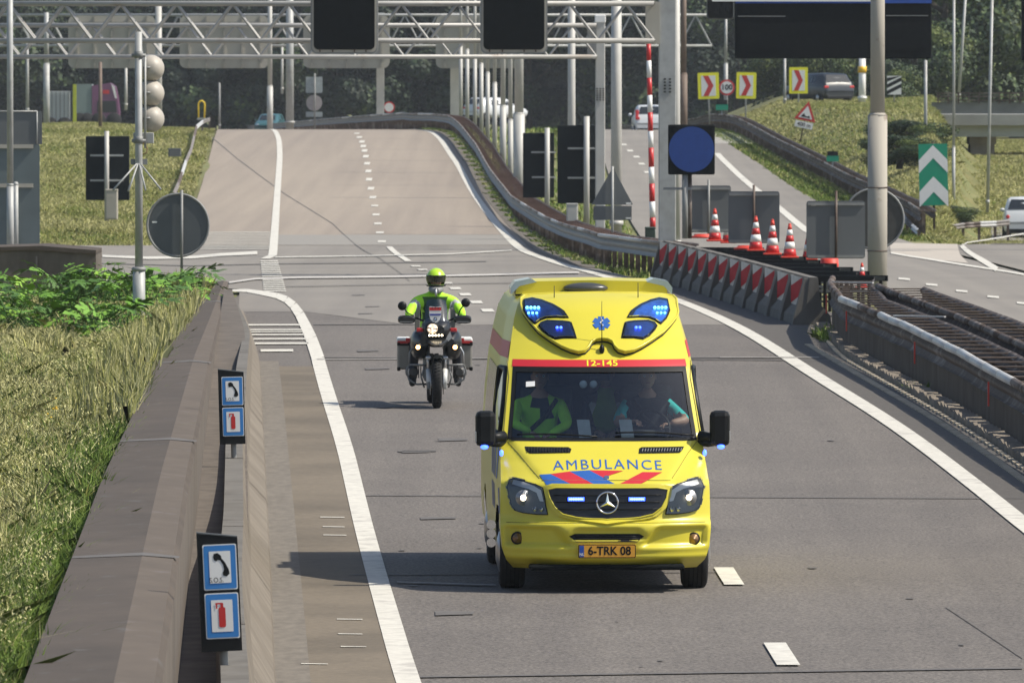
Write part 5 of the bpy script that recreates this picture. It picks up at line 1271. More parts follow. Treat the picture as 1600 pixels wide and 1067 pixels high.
# --- mirrors
for s in (-1,1):
    b = MB(); xc = s*1.105; 
    b.box((xc,1.02,1.495),(.19,.14,.335),M['black'],bev=.05); mr_ = b.build('mirror', amb)
    b = MB(); b.tube([(s*.93,1.12,1.42),(s*1.0,1.05,1.41),(s*1.08,1.02,1.42)], [.05,.045,.04], M['black'], n=10); b.tube([(s*.93,1.15,1.36),(s*1.0,1.06,1.35),(s*1.08,1.02,1.36)], [.04,.035,.03], M['black'], n=10); b.build('mirror_arm', mr_)
    b = MB(); b.box((s*1.197,.99,1.42),(.015,.05,.10),M['silver'],bev=.006); b.build('mirror_indicator', mr_)
    b = MB(); b.sphere((s*1.115,.98,1.325), .030, M['led_blue'], sc=(1.2,1,.8)); b.build('mirror_blue_lamp', mr_)
# --- flanks: windows, stripes, red band ends, lamp, steps
def side_patch(poly, s, m, off=.004, name='flank_stripe', parent=None):
    v, fc, _ = tess(poly, .12); b = MB(); b.add([(side_x(y,z,s)+s*off,y,z) for y, z in v], fc, m, True); return b.build(name, parent or amb, fix=False)
for s in (-1,1):
    side_patch([(1.33,1.42),(2.36,1.42),(2.36,2.02),(1.86,2.02),(1.62,1.80)], s, M['glass'], .004, 'side_window')
    q = [(1.33,1.42),(2.36,1.42),(2.36,2.02),(1.86,2.02),(1.62,1.80),(1.33,1.42)]; b = MB(); b.tube([(side_x(y,z,s)+s*.002,y,z) for y, z in q], .035, M['black'], n=6); b.build('window_gasket', amb)
    side_patch([(2.9,1.45),(5.2,1.45),(5.2,2.0),(2.9,2.0)], s, mat('side_glass_grey',(.10,.09,.08),.15,var=.2), .006, 'side_window')
    for k in range(6):
        y0 = .50+k*.30; c = M['blue_deco'] if k % 2 == 0 else M['red_deco']
        c = (M['blue_deco'] if s < 0 else M['red_deco']) if k % 2 == 0 else (M['red_deco'] if s > 0 and k%4==1 else M['blue_deco'])
        for (za, zb_) in ((1.02,1.38),(.72,.95)):
            q = [(y0+.9*(za-.7),za),(y0+.14+.9*(za-.7),za),(y0+.14+.9*(zb_-.7),zb_),(y0+.9*(zb_-.7),zb_)]
            if all(p[0] > FA(hwf(p[1]),p[1])+.04 for p in q) and not any(arch(p[0],p[1]) for p in q): side_patch(q, s, c)
    side_patch([(2.0,2.12),(5.8,2.12),(5.8,2.27),(2.12,2.27)], s, M['red_deco'], .005, 'red_band')
    b = MB(); b.sphere((side_x(.9,1.27,s),.9,1.27), .03, M['led_blue'], sc=(.6,1,1)); b.build('wing_blue_lamp', amb)
    b = MB(); b.tube([(s*.985,1.45,1.35),(s*.985,2.45,1.35)], .012, M['black'], n=6); b.build('window_trim', amb)
    outline('pillar_seam', [(s*.90*hwf(2.06)/.868*.97,2.10),(s*.86,1.95),(s*.895,1.7),(s*.925,1.45)], .002, .004, mat('gap_dark',(.20,.17,.02)), closed=False)
# chrome air horns / step on the left flank
b = MB(); 
for k in range(3): b.tube([(-1.02,1.75,.40+k*.085),(-1.04,1.35,.40+k*.085)], [.02,.045], M['chrome'], n=12)
b.each('chrome_horn', amb)
b = MB(); b.tube([(1.03,1.8,.52),(1.05,1.45,.52)], [.02,.04], M['chrome'], n=12); b.build('chrome_horn', amb)
# --- wheels
for s in (-1,1):
    for yy in (y_w, y_w+3.66):
        b = MB(); c = (s*.86,yy,.34); b.lathe([(.20,-.11),(.30,-.12),(.335,-.10),(.342,-.05),(.342,.05),(.335,.10),(.30,.12),(.20,.11)], c, M['rubber'], axis='x', n=36); wl_ = b.build('wheel', amb)
        b = MB()
        for gx in (-.06,-.02,.02,.06): b.tube([(c[0]+gx,c[1]+.343*math.cos(a),c[2]+.343*math.sin(a)) for a in [2*math.pi*i/36 for i in range(37)]], .003, M['matt_black'], n=4, caps=False)
        b.build('tread', wl_)
        b = MB(); b.lathe([(.20,-.02*0),(.19,.03),(.08,.06),(.02,.06)] if s > 0 else [(.02,-.06),(.08,-.06),(.19,-.03),(.20,0)], (s*.95,yy,.34), M['silver'], axis='x', n=24); b.build('rim', wl_)
# --- cab interior
b = MB(); b.box((0,1.45,1.32),(1.6,.65,.10),M['interior'],bev=.04); b.box((.42,1.62,1.40),(.42,.2,.10),M['interior'],bev=.04); b.box((0,3.0,1.5),(1.7,.05,1.4),M['interior']); b.box((0,2.5,2.14),(1.4,1.2,.03),M['interior']); b.box((0,1.7,1.10),(1.7,1.6,.04),M['interior'])
for x in (-.48,.48,): b.box((x,2.42,1.50),(.50,.14,.70),M['interior'],bev=.06); b.box((x,2.42,1.93),(.26,.10,.20),M['interior'],bev=.04); b.box((x,2.15,1.17),(.50,.5,.14),M['interior'],bev=.05)
ci = b.build('cab_interior', amb)
b = MB()
for x in (-.21,.19): b.add([(x,1.30,1.395),(x+.12,1.30,1.395),(x+.10,1.40,1.56),(x-.02,1.40,1.56)], [(0,1,2,3)], mat('paper',(.6,.6,.55),.8))
b.each('paper', ci, fix=False)
b = MB()
for k in range(2): x, z = A(912+16*k,601); b.lathe([(.038,.0),(.03,-.008),(.002,-.008)], Vector((x,FA(x,z)+.08,z)), mat('map_lamp',(.55,.6,.6),.3), axis='y', n=18)
b.box((0,FA(0,1.97)+.1,1.955),(.20,.05,.07),M['black'],bev=.02); b.build('roof_console', ci)
b = MB(); tl = .55; cw = Vector((.48,1.80,1.46)); b.tube([cw+Vector((.19*math.cos(a),.19*math.sin(a)*math.sin(tl),.19*math.sin(a)*math.cos(tl))) for a in [2*math.pi*i/28 for i in range(29)]], .014, M['black'], n=8, caps=False)
b.tube([cw+Vector((-.19,0,0)),cw,cw+Vector((.19,0,0))], .016, M['black'], n=6); b.tube([cw,cw+Vector((0,-.1,-.17))], .016, M['black'], n=6); b.sphere(cw, .05, M['black'], sc=(1,.6,1)); b.build('steering_wheel', ci)
# --- people in the cab
def rider_world(t): t.matrix_world = AM
def seated(label, x, vest, sleeve, arms, name='person', s=1.0, y0=2.25, trim=None):
    t = thing(name, label, 'person'); t.matrix_world = AM @ Matrix.Translation((x,0,0))
    b = MB(); V = [(0,y0,1.22),(0,y0,1.36),(0,y0-.01,1.52),(0,y0-.02,1.66),(0,y0-.03,1.76),(0,y0-.04,1.84)]; R = [(.17,.12),(.165,.12),(.18,.12),(.17,.10),(.07,.065),(.058,.058)]; E = [(i,i+1) for i in range(5)]
    for sx in (-1,1):
        k = len(V); V += [(sx*.11,y0-.18,1.22),(sx*.14,y0-.46,1.20),(sx*.14,y0-.52,.95)]; R += [.085,.065,.05]; E += [(0,k),(k,k+1),(k+1,k+2)]
        el_, wr = arms[0 if sx < 0 else 1]; k = len(V); V += [(sx*.20,y0-.02,1.66),el_,wr]; R += [.072,.056,.034]; E += [(3,k),(k,k+1),(k+1,k+2)]
    vs, fs = skinned(V, E, R)
    def fn(c):
        if c.z > 1.75: return M['skin']
        if abs(c.x) > .20 or (c.y < y0-.17 and c.z > 1.28): 
            d = min((Vector(arms[k][1])-c).length for k in (0,1)); return M['skin'] if d < .20 and sleeve[1] else sleeve[0]
        if c.z < 1.30: return M['navy']
        if abs(c.x) < .06: return vest[1]
        return vest[0]
    add_fn(b, vs, fs, fn); head(b, (0,y0-.06,1.93), s)
    for k in (0,1): e_, w_ = Vector(arms[k][0]), Vector(arms[k][1]); hand(b, w_, (w_-e_), (0,-.2,-1), curl=.9, thumb_side=1 if k else -1)
    b.build('body', t)
    if trim:
        b = MB(); b.tube([(-.16*trim,y0-.10,1.72),(-.05*trim,y0-.145,1.56),(.10*trim,y0-.135,1.42)], [.022]*3, M['black'], n=6); b.build('seat_belt', t)
    return t
seated('person in a bright hi-vis jacket in the passenger seat of the ambulance', -.55, (M['hivis'],M['navy']), (M['hivis'],False), (((-.26,2.02,1.50),(-.10,1.86,1.42)),((.26,2.02,1.48),(.08,1.86,1.40))), trim=-1)
seated('person with teal sleeves driving the ambulance, hands on the steering wheel', .48, (M['navy'],M['navy']), (M['teal'],True), (((-.30,2.00,1.50),(-.17,1.86,1.52)),((.36,1.95,1.52),(.20,1.86,1.50))), trim=1)
t = thing('person', 'person in a dim green vest behind the two front seats of the ambulance', 'person'); t.matrix_world = AM @ Matrix.Translation((.10,.42,.10))
b = MB(); y0 = 2.25
V = [(0,y0,1.25),(0,y0,1.42),(0,y0,1.60),(0,y0-.01,1.68),(0,y0-.02,1.76)]; E = [(0,1),(1,2),(2,3),(3,4)]; R = [(.16,.12),(.17,.12),(.17,.10),(.07,.065),(.055,.055)]
for sx in (-1,1):
    k = len(V); V += [(sx*.18,y0,1.58),(sx*.22,y0-.08,1.38),(sx*.10,y0-.22,1.30)]; R += [.062,.046,.032]; E += [(2,k),(k,k+1),(k+1,k+2)]
vs, fs = skinned(V, E, R); add_fn(b, vs, fs, lambda c: M['skin'] if c.z > 1.69 else (M['reflective'] if 1.50 < c.z < 1.545 and abs(c.x) < .15 else (mat('dim_green',(.16,.30,.04),.8,var=.2) if abs(c.x) < .10 else M['navy']))); head(b, (0,y0-.04,1.84))
for sx in (-1,1): hand(b, (sx*.10,y0-.22,1.30), (-sx*.6,-1,-.2), (0,-.2,-1))
b.build('body', t)
# ============================================================ police-style escort motorcycle and its rider
DM = GD(637.5); MS = FPX/DM
MO = Vector((px(682.5,DM), DM, zlin(DM)))
mslope = (_zs(DM+2)-_zs(DM-1))/3
mb_ = Vector((-.034,1,mslope)).normalized(); mr__ = mb_.cross(Vector((0,0,1))).normalized(); mu_ = mr__.cross(mb_).normalized()
MM = Matrix(((mr__.x,mb_.x,mu_.x,MO.x),(mr__.y,mb_.y,mu_.y,MO.y),(mr__.z,mb_.z,mu_.z,MO.z),(0,0,0,1)))
def ML(x, y, yl=0.0):      # photo pixel at depth yl behind the front contact -> local point
    k = (DM+yl)/FPX; wx = (x-800)*k; wz = (HOR-y)*k+ZC; p = MM.inverted() @ Vector((wx, DM+yl, wz)); return p
def mX(x, yl=0): return ML(x,560,yl).x
mo = thing('motorcycle', 'black touring motorcycle with aluminium side cases ridden behind the ambulance', 'motorcycle'); mo.matrix_world = MM
# front wheel (hub at y 0), rear wheel behind
def mwheel(y, wd, R_, nm):
    b = MB(); b.lathe([(R_*.78,-wd*.42),(R_*.90,-wd*.5),(R_*.97,-wd*.36),(R_,-wd*.12),(R_,wd*.12),(R_*.97,wd*.36),(R_*.90,wd*.5),(R_*.78,wd*.42)], (0,y,R_), M['rubber'], axis='x', n=40); w_ = b.build(nm, mo)
    b = MB()
    for i in range(40):
        a = 2*math.pi*i/40
        for s in (-1,1): b.box((s*wd*.20,y+R_*1.0*math.cos(a+s*.05),R_+R_*1.0*math.sin(a+s*.05)),(wd*.30,.010,.006),M['matt_black'],rot=(a,0,s*.5))
    b.build('tread', w_)
    b = MB(); b.tube([(0,y+R_*.76*math.cos(a),R_+R_*.76*math.sin(a)) for a in [2*math.pi*i/30 for i in range(31)]], .03, M['silver'], n=8, caps=False)
    for i in range(10):
        a = 2*math.pi*i/10; b.tube([(.03,y,R_),(0,y+R_*.76*math.cos(a),R_+R_*.76*math.sin(a))], .010, M['silver'], n=6)
    b.lathe([(.05,-.06),(.05,.06)], (0,y,R_), M['silver'], axis='x', n=14); b.build('rim', w_)
    for s in (-1,1): b = MB(); b.lathe([(.15,-.004),(.15,.004)], (s*.085,y,R_), M['silver'], axis='x', n=28, smooth=False); b.build('brake_disc', w_)
mwheel(0, .120, .325, 'front_wheel'); mwheel(1.52, .18, .325, 'rear_wheel')
b = MB()   # mudguard: arch over the tyre
arc = [(-.345*math.cos(a), .325+.36*math.sin(a)) for a in [math.radians(62+12*i) for i in range(10)]]
for i in range(9): b.add([(-.08,arc[i][0],arc[i][1]-.03),(-.05,arc[i][0]*1.04,arc[i][1]+.015),(.05,arc[i][0]*1.04,arc[i][1]+.015),(.08,arc[i][0],arc[i][1]-.03),(-.08,arc[i+1][0],arc[i+1][1]-.03),(-.05,arc[i+1][0]*1.04,arc[i+1][1]+.015),(.05,arc[i+1][0]*1.04,arc[i+1][1]+.015),(.08,arc[i+1][0],arc[i+1][1]-.03)], [(0,1,5,4),(1,2,6,5),(2,3,7,6)], M['matt_black'])
b.build('mudguard', mo)
for s in (-1,1):
    b = MB(); b.tube([(s*.105,.0,.32),(s*.108,.09,.50)], .034, mat('fork_white',(.62,.62,.60),.35), n=12); b.tube([(s*.108,.09,.50),(s*.11,.22,.80)], .024, M['silver'], n=12); b.box((s*.105,.02,.30),(.05,.10,.10),M['galv_dark'],bev=.015); b.box((s*.11,-.0,.66),(.075,.08,.045),M['silver'],bev=.015); b.build('fork_leg', mo)
# lofted front fairing with beak
def loft(mb, secs, m, n=14, smooth=True, cap=True):     # secs: (y, cx, cz, hw, hh, power)
    V = []
    for (y, cx, cz, hw_, hh_, p) in secs:
        for j in range(n):
            a = 2*math.pi*j/n; c, s_ = math.cos(a), math.sin(a)
            V.append((cx+hw_*math.copysign(abs(c)**p,c), y, cz+hh_*math.copysign(abs(s_)**p,s_)))
    k = len(secs); f = [(i*n+j,i*n+(j+1)%n,(i+1)*n+(j+1)%n,(i+1)*n+j) for i in range(k-1) for j in range(n)]
    mb.add(V, f, m, smooth)
    if cap: mb.add(V[:n], [tuple(range(n))], m); mb.add(V[-n:], [tuple(range(n))], m)
gloss = mat('gloss_black',(.010,.011,.012),.35,var=.1,coat=.15)
b = MB(); loft(b, [(-.33,0,.83,.03,.012,.8),(-.20,0,.85,.085,.022,.8),(0,0,.875,.15,.035,.8),(.2,0,.90,.18,.05,.8)], gloss); b.build('beak', mo)
b = MB(); loft(b, [(-.02,0,1.01,.10,.075,.7),(.05,0,1.01,.17,.12,.7),(.18,0,1.02,.20,.16,.7),(.4,0,1.0,.20,.17,.7)], gloss); b.build('front_fairing', mo)
for s in (-1,1):
    b = MB(); loft(b, [(.02,s*.17,.86,.06,.05,.8),(.14,s*.21,.84,.10,.16,.8),(.38,s*.22,.82,.12,.20,.8),(.7,s*.17,.85,.10,.14,.8)], gloss); b.build('tank_shroud', mo)
    b = MB(); b.prism([(s*.07,.80),(s*.20,.92),(s*.175,1.01),(s*.13,.93)] , -.0, .02, M['silver'] if s > 0 else gloss); b.build('side_trim', mo)
    # boxer cylinder and crash bar
    b = MB(); loft(b, [(.30,s*.30,.46,.045,.05,.8),(.34,s*.32,.46,.085,.075,.8),(.46,s*.32,.46,.085,.08,.8),(.52,s*.31,.46,.05,.06,.8)], mat('engine_dark',(.05,.05,.05),.5,.3), 16)
    for i in range(4): b.box((s*(.20+.028*i),.42,.46),(.010,.20,.17),mat('engine_dark',(.05,.05,.05)),bev=.01)
    b.box((s*.34,.33,.46),(.09,.04,.10),M['silver'],bev=.02); b.build('cylinder', mo)
    b = MB(); b.tube([(s*.12,.20,.55),(s*.26,.18,.56),(s*.36,.22,.56),(s*.39,.27,.47),(s*.36,.27,.36),(s*.26,.27,.30),(s*.12,.3,.30)], .013, M['galv_dark'], n=8); b.tube([(s*.36,.22,.56),(s*.35,.22,.72),(s*.28,.24,.84),(s*.16,.28,.90)], .013, M['galv_dark'] if s<0 else M['silver'], n=8); b.tube([(s*.15,.20,.56),(s*.20,.18,.40),(s*.16,.24,.26)], .012, M['galv_dark'], n=8); b.build('crash_bar', mo)
    # fog lamps
    c = ML(653 if s < 0 else 711, 542.5, -.06); b = MB(); b.lathe([(.052,.0),(.056,.02),(.04,.07)], c, M['black'], axis='y', n=18); fl_ = b.build('fog_lamp', mo)
    b = MB(); b.sphere(Vector(c)+Vector((0,-.005,0)), .030, M['lamp_amber'] if True else None, 12, 8, (1,.4,1)); b.sphere(Vector(c)+Vector((0,-.014,0)), .017, mat('lamp_core',(1,.95,.85),emit=(1,.9,.7),estr=6), 12, 8, (1,.4,1)); b.build('lamp_glass', fl_)
    # side case
    c = ML(630.5 if s < 0 else 727.5, 553, 1.35); b = MB(); b.box((c.x,1.4,c.z-.02),(.165,.44,.36),M['alu'],bev=.025); cs = b.build('side_case', mo)
    b = MB(); b.box((c.x,1.4,c.z+.185),(.175,.46,.07),M['white'],bev=.02); b.box((c.x,1.172,c.z+.165),(.17,.012,.035),M['red']); b.box((c.x-s*.055,1.172,c.z+.19),(.06,.014,.06),M['red']); b.build('lid', cs)
    b = MB()
    for zz in (-.19,.145):
        for sx in (-1,1): b.box((c.x+sx*.068,1.185,c.z+zz),(.045,.04,.05),M['black'],bev=.01)
    b.box((c.x,1.175,c.z+.13),(.172,.012,.025),M['black']); b.each('corner_guard', cs)
    # hand guards, bars, mirrors
    g = ML(635 if s < 0 else 723, 499, .42); b = MB(); loft(b, [(g.y-.06,g.x,g.z,.10,.030,.6),(g.y-.03,g.x,g.z,.115,.055,.6),(g.y+.05,g.x-s*.02,g.z,.10,.05,.7)], gloss); b.box((g.x,g.y-.07,g.z-.03),(.17,.01,.012),M['galv_dark']); b.build('hand_guard', mo)
    m_ = ML(628.5 if s < 0 else 727.5, 478 if s < 0 else 473, .45); b = MB(); b.lathe([(.030,-.03),(.054,-.015),(.060,.01),(.055,.025)], m_, M['black'], axis='y', n=20); mm_ = b.build('mirror', mo)
    b = MB(); b.tube([m_, (m_.x-s*.07,m_.y,m_.z-.09), (s*.29,.46,1.19)], .010, M['black'], n=6); b.build('stem', mm_)
b = MB(); b.tube([(-.40,.60,1.14),(-.25,.50,1.16),(-.1,.42,1.10),(.1,.42,1.10),(.25,.50,1.16),(.40,.60,1.14)], .014, M['black'], n=8); b.build('handlebar', mo)
# headlamps
c = ML(675.5,513.5,-.03); b = MB(); b.lathe([(.080,.0),(.088,-.012),(.082,-.02)], c, M['black'], axis='y', n=24, sx=1.1); h_ = b.build('headlamp', mo)
b = MB(); b.lathe([(.078,-.016),(.05,-.024),(.002,-.026)], c, mat('headlamp_glass',(.9,.8,.65),emit=(1,.66,.42),estr=.3), axis='y', n=24, sx=1.1); b.build('glass', h_)
b = MB()
for dx, dz in ((0,0),(-.03,.03),(.035,.02),(.0,-.035),(-.045,-.015),(.03,-.02)): b.sphere(Vector(c)+Vector((dx,-.026,dz)), .013, mat('headlamp_spark',(1,.95,.9),emit=(1,.85,.65),estr=1.0), 8, 6)
b.tube([Vector(c)+Vector((-.08,-.028,.01)),Vector(c)+Vector((.08,-.028,-.005))], .005, M['black'], n=5); b.build('reflector', h_)
c = ML(688,516,-.0); b = MB(); b.lathe([(.040,0),(.042,-.01),(.02,-.014),(.002,-.015)], c, M['dark_glass'] if False else mat('small_lamp',(.12,.11,.10),.15,.5), axis='y', n=18); b.build('low_beam', mo)
b = MB()
for i in range(5): b.sphere(ML(671+i*4.9,524,-.06), .013, M['lamp_warm'], 10, 8, (1,.5,1))
b.each('running_light', mo)
# screen, shield emblem
b = MB(); V = []
for i in range(7):
    z = 1.12+.30*i/6; hw_ = .155-.035*(i/6)**2
    for j in range(9): u = (j-4)/4; V.append((u*hw_, .06+.22*i/6+.07*u*u, z-(.02*u*u if i == 6 else 0)))
b.add(V, [(i*9+j,i*9+j+1,(i+1)*9+j+1,(i+1)*9+j) for i in range(6) for j in range(8)], glass('screen_tint', (.30,.32,.32), .06), True); sc_ = b.build('windscreen', mo, fix=False)
sh = [(-.075,.165),(-.06,.175),(0,.165),(.06,.175),(.075,.165),(.072,.05),(.055,.0),(.03,-.03),(0,-.045),(-.03,-.03),(-.055,.0),(-.072,.05)]
c = ML(680,497,.02); t_ = MB(); t_.prism([(c.x+p[0]*1.08,c.z-.02+p[1]) for p in sh], .015, .025, M['white']); sh_ = t_.build('shield_plate', mo)
t_ = MB(); t_.add([(c.x-.078,.012,c.z+.10),(c.x+.078,.012,c.z+.10),(c.x+.081,.012,c.z+.143),(c.x-.081,.012,c.z+.143)], [(0,1,2,3)], M['red']); t_.add([(c.x-.072,.012,c.z+.035),(c.x+.072,.012,c.z+.035),(c.x+.077,.012,c.z+.058),(c.x-.077,.012,c.z+.058)], [(0,1,2,3)], mat('shield_blue',(.03,.05,.30),.4))
for xx in (-.04,0,.04): t_.add([(c.x+xx-.010,.010,c.z+.150),(c.x+xx,.010,c.z+.115),(c.x+xx+.010,.010,c.z+.150),(c.x+xx,.010,c.z+.135)], [(0,1,2,3)], M['black'])
t_.build('shield_colours', sh_, fix=False)
t_ = MB(); t_.lathe([(.024,.011),(.024,.008)], (c.x,0,c.z-.012), M['black'], axis='y', n=20, smooth=False)
for q in range(4):
    a0 = q*math.pi/2; pts = [(c.x,.005,c.z-.012)]+[(c.x+.016*math.cos(a0+i*math.pi/12),.005,c.z-.012+.016*math.sin(a0+i*math.pi/12)) for i in range(7)]
    t_.add(pts, [tuple(range(8))], M['white'] if q%2 == 0 else M['sign_blue'])
t_.build('roundel', sh_, fix=False)
# tank, engine, seat
b = MB(); loft(b, [(.35,0,.90,.17,.12,.8),(.55,0,.98,.19,.13,.8),(.85,0,.95,.14,.10,.8)], gloss); b.build('tank', mo)
b = MB(); b.box((0,.45,.50),(.34,.40,.34),M['galv_dark'],bev=.05); b.box((0,.40,.30),(.26,.35,.10),M['silver'],bev=.03); b.build('engine', mo)
b = MB(); loft(b, [(.8,0,.88,.12,.05,.7),(1.2,0,.90,.16,.05,.7),(1.75,0,.98,.14,.05,.7)], M['matt_black']); b.build('seat', mo)
b = MB(); b.box((0,1.75,1.16),(.36,.34,.30),M['matt_black'],bev=.04); b.build('top_case', mo)
b = MB()
for s in (-1,1): b.box((s*.22,.10,1.02),(.09,.04,.05),M['red'],bev=.01); b.box((s*.235,.85,1.13),(.07,.04,.30),M['alu'],bev=.01)
b.each('rack_lamp', mo)
# --- rider
rd = thing('person', 'motorcycle rider in a neon yellow jacket and neon helmet riding behind the ambulance', 'person'); rd.matrix_world = MM
y0 = 1.12
sh0 = ML(680,460,y0-.05).z
V = [(0,y0,.93),(0,y0-.03,1.10),(0,y0-.07,1.26),(0,y0-.10,sh0-.06),(0,y0-.11,sh0+.02),(0,y0-.12,sh0+.09)]; E = [(i,i+1) for i in range(5)]; R = [(.19,.14),(.185,.13),(.20,.14),(.20,.125),(.09,.08),(.065,.065)]
for s in (-1,1):
    k = len(V); V += [(s*.235,y0-.12,sh0-.08),(s*.335,y0-.30,1.24),(s*.36,.66,1.17)]; R += [.085,.068,.045]; E += [(3,k),(k,k+1),(k+1,k+2)]
    k = len(V); V += [(s*.14,y0-.05,.92),(s*.27,y0-.48,.86),(s*.30,y0-.18,.38),(s*.30,y0-.22,.32),(s*.30,y0-.36,.275)]; R += [.105,.082,.062,(.055,.055),(.048,.04)]; E += [(0,k),(k,k+1),(k+1,k+2),(k+2,k+3),(k+3,k+4)]
vs, fs = skinned(V, E, R, sub=2)
dkg = mat('vest_dark',(.035,.10,.02),.8,var=.2,scale=14)
def fnr(c):
    if c.z < 1.02 and (abs(c.x) > .03): 
        return M['black'] if c.z < .42 else M['navy']
    if abs(c.x) > .215:
        return M['reflective'] if .0 < (c.y-(y0-.27)) < .05 else M['hivis']
    if abs(c.x) < .155 and c.z < sh0-.03: return dkg
    return M['hivis']
b = MB(); add_fn(b, vs, fs, fnr)
for s in (-1,1): hand(b, (s*.36,.68,1.165), (s*.12,-1,-.05), (0,-.1,-1), m=M['black'], curl=1.3, thumb_side=-s)
# head inside the helmet
hc = Vector((ML(681,434,y0-.13).x, y0-.14, ML(681,438,y0-.13).z)); head(b, hc, 1.0, hair=M['navy'])
b.build('body', rd)
b = MB(); nu, nv = 28, 18; Vh = []; fh = []
for i in range(nv+1):
    th = math.pi*i/nv
    for j in range(nu):
        a = 2*math.pi*j/nu; x = math.sin(th)*math.cos(a); y = math.sin(th)*math.sin(a); z = math.cos(th)
        k = 1-.10*max(0,-z); Vh.append(hc+Vector((x*.130*k,y*.155+(.0 if y > 0 else 0),z*.145+.02+(-.02 if z<-.6 else 0))))
for i in range(nv):
    for j in range(nu):
        c = (Vh[i*nu+j]+Vh[(i+1)*nu+(j+1)%nu])/2-hc
        if c.y < -.045 and -.065 < c.z < .060: continue
        if c.z < -.125: continue
        fh.append((i*nu+j,i*nu+(j+1)%nu,(i+1)*nu+(j+1)%nu,(i+1)*nu+j))
b.add(Vh, fh, mat('helmet_neon',(.42,.68,.03),.3,var=.03,coat=.5), True); hm = b.build('helmet', rd)
b = MB(); Vv = []
for i in range(7):
    for j in range(13):
        a = math.radians(200+140*j/12); zz = -.02+.085*i/6; Vv.append(hc+Vector((.122*math.cos(a),.150*math.sin(a),zz)))
b.add(Vv, [(i*13+j,i*13+j+1,(i+1)*13+j+1,(i+1)*13+j) for i in range(6) for j in range(12)], mat('visor',(.012,.012,.014),.12,coat=.5), True); b.build('visor', hm, fix=False)
b = MB(); b.tube([hc+Vector((.132*math.cos(a),.158*math.sin(a)-.0,.062)) for a in [math.radians(200+14*i) for i in range(11)]], .010, M['black'], n=6); b.tube([hc+Vector((.125*math.cos(a),.152*math.sin(a),-.066)) for a in [math.radians(200+14*i) for i in range(11)]], .012, M['black'], n=6); b.build('visor_rim', hm)
b = MB(); loft(b, [(hc.y-.20,hc.x,hc.z-.135,.035,.035,.8),(hc.y-.12,hc.x,hc.z-.12,.10,.05,.8),(hc.y-.0,hc.x,hc.z-.11,.10,.06,.8)], M['galv_dark']); b.build('collar', rd)
b = MB(); b.tube([(hc.x-.005,hc.y-.20,hc.z-.10),(hc.x-.005,hc.y-.235,hc.z-.20)], .016, M['silver'], n=8); b.build('microphone', rd)
b = MB()
for s in (-1,1): b.tube([Vector((s*(.27+.075*math.cos(a)*.9),y0-.20+.03*math.cos(a),1.30+.08*math.sin(a)+0)) for a in [2*math.pi*i/16 for i in range(17)]], .012, M['reflective'], n=6, caps=False)
b.each('sleeve_band', rd)
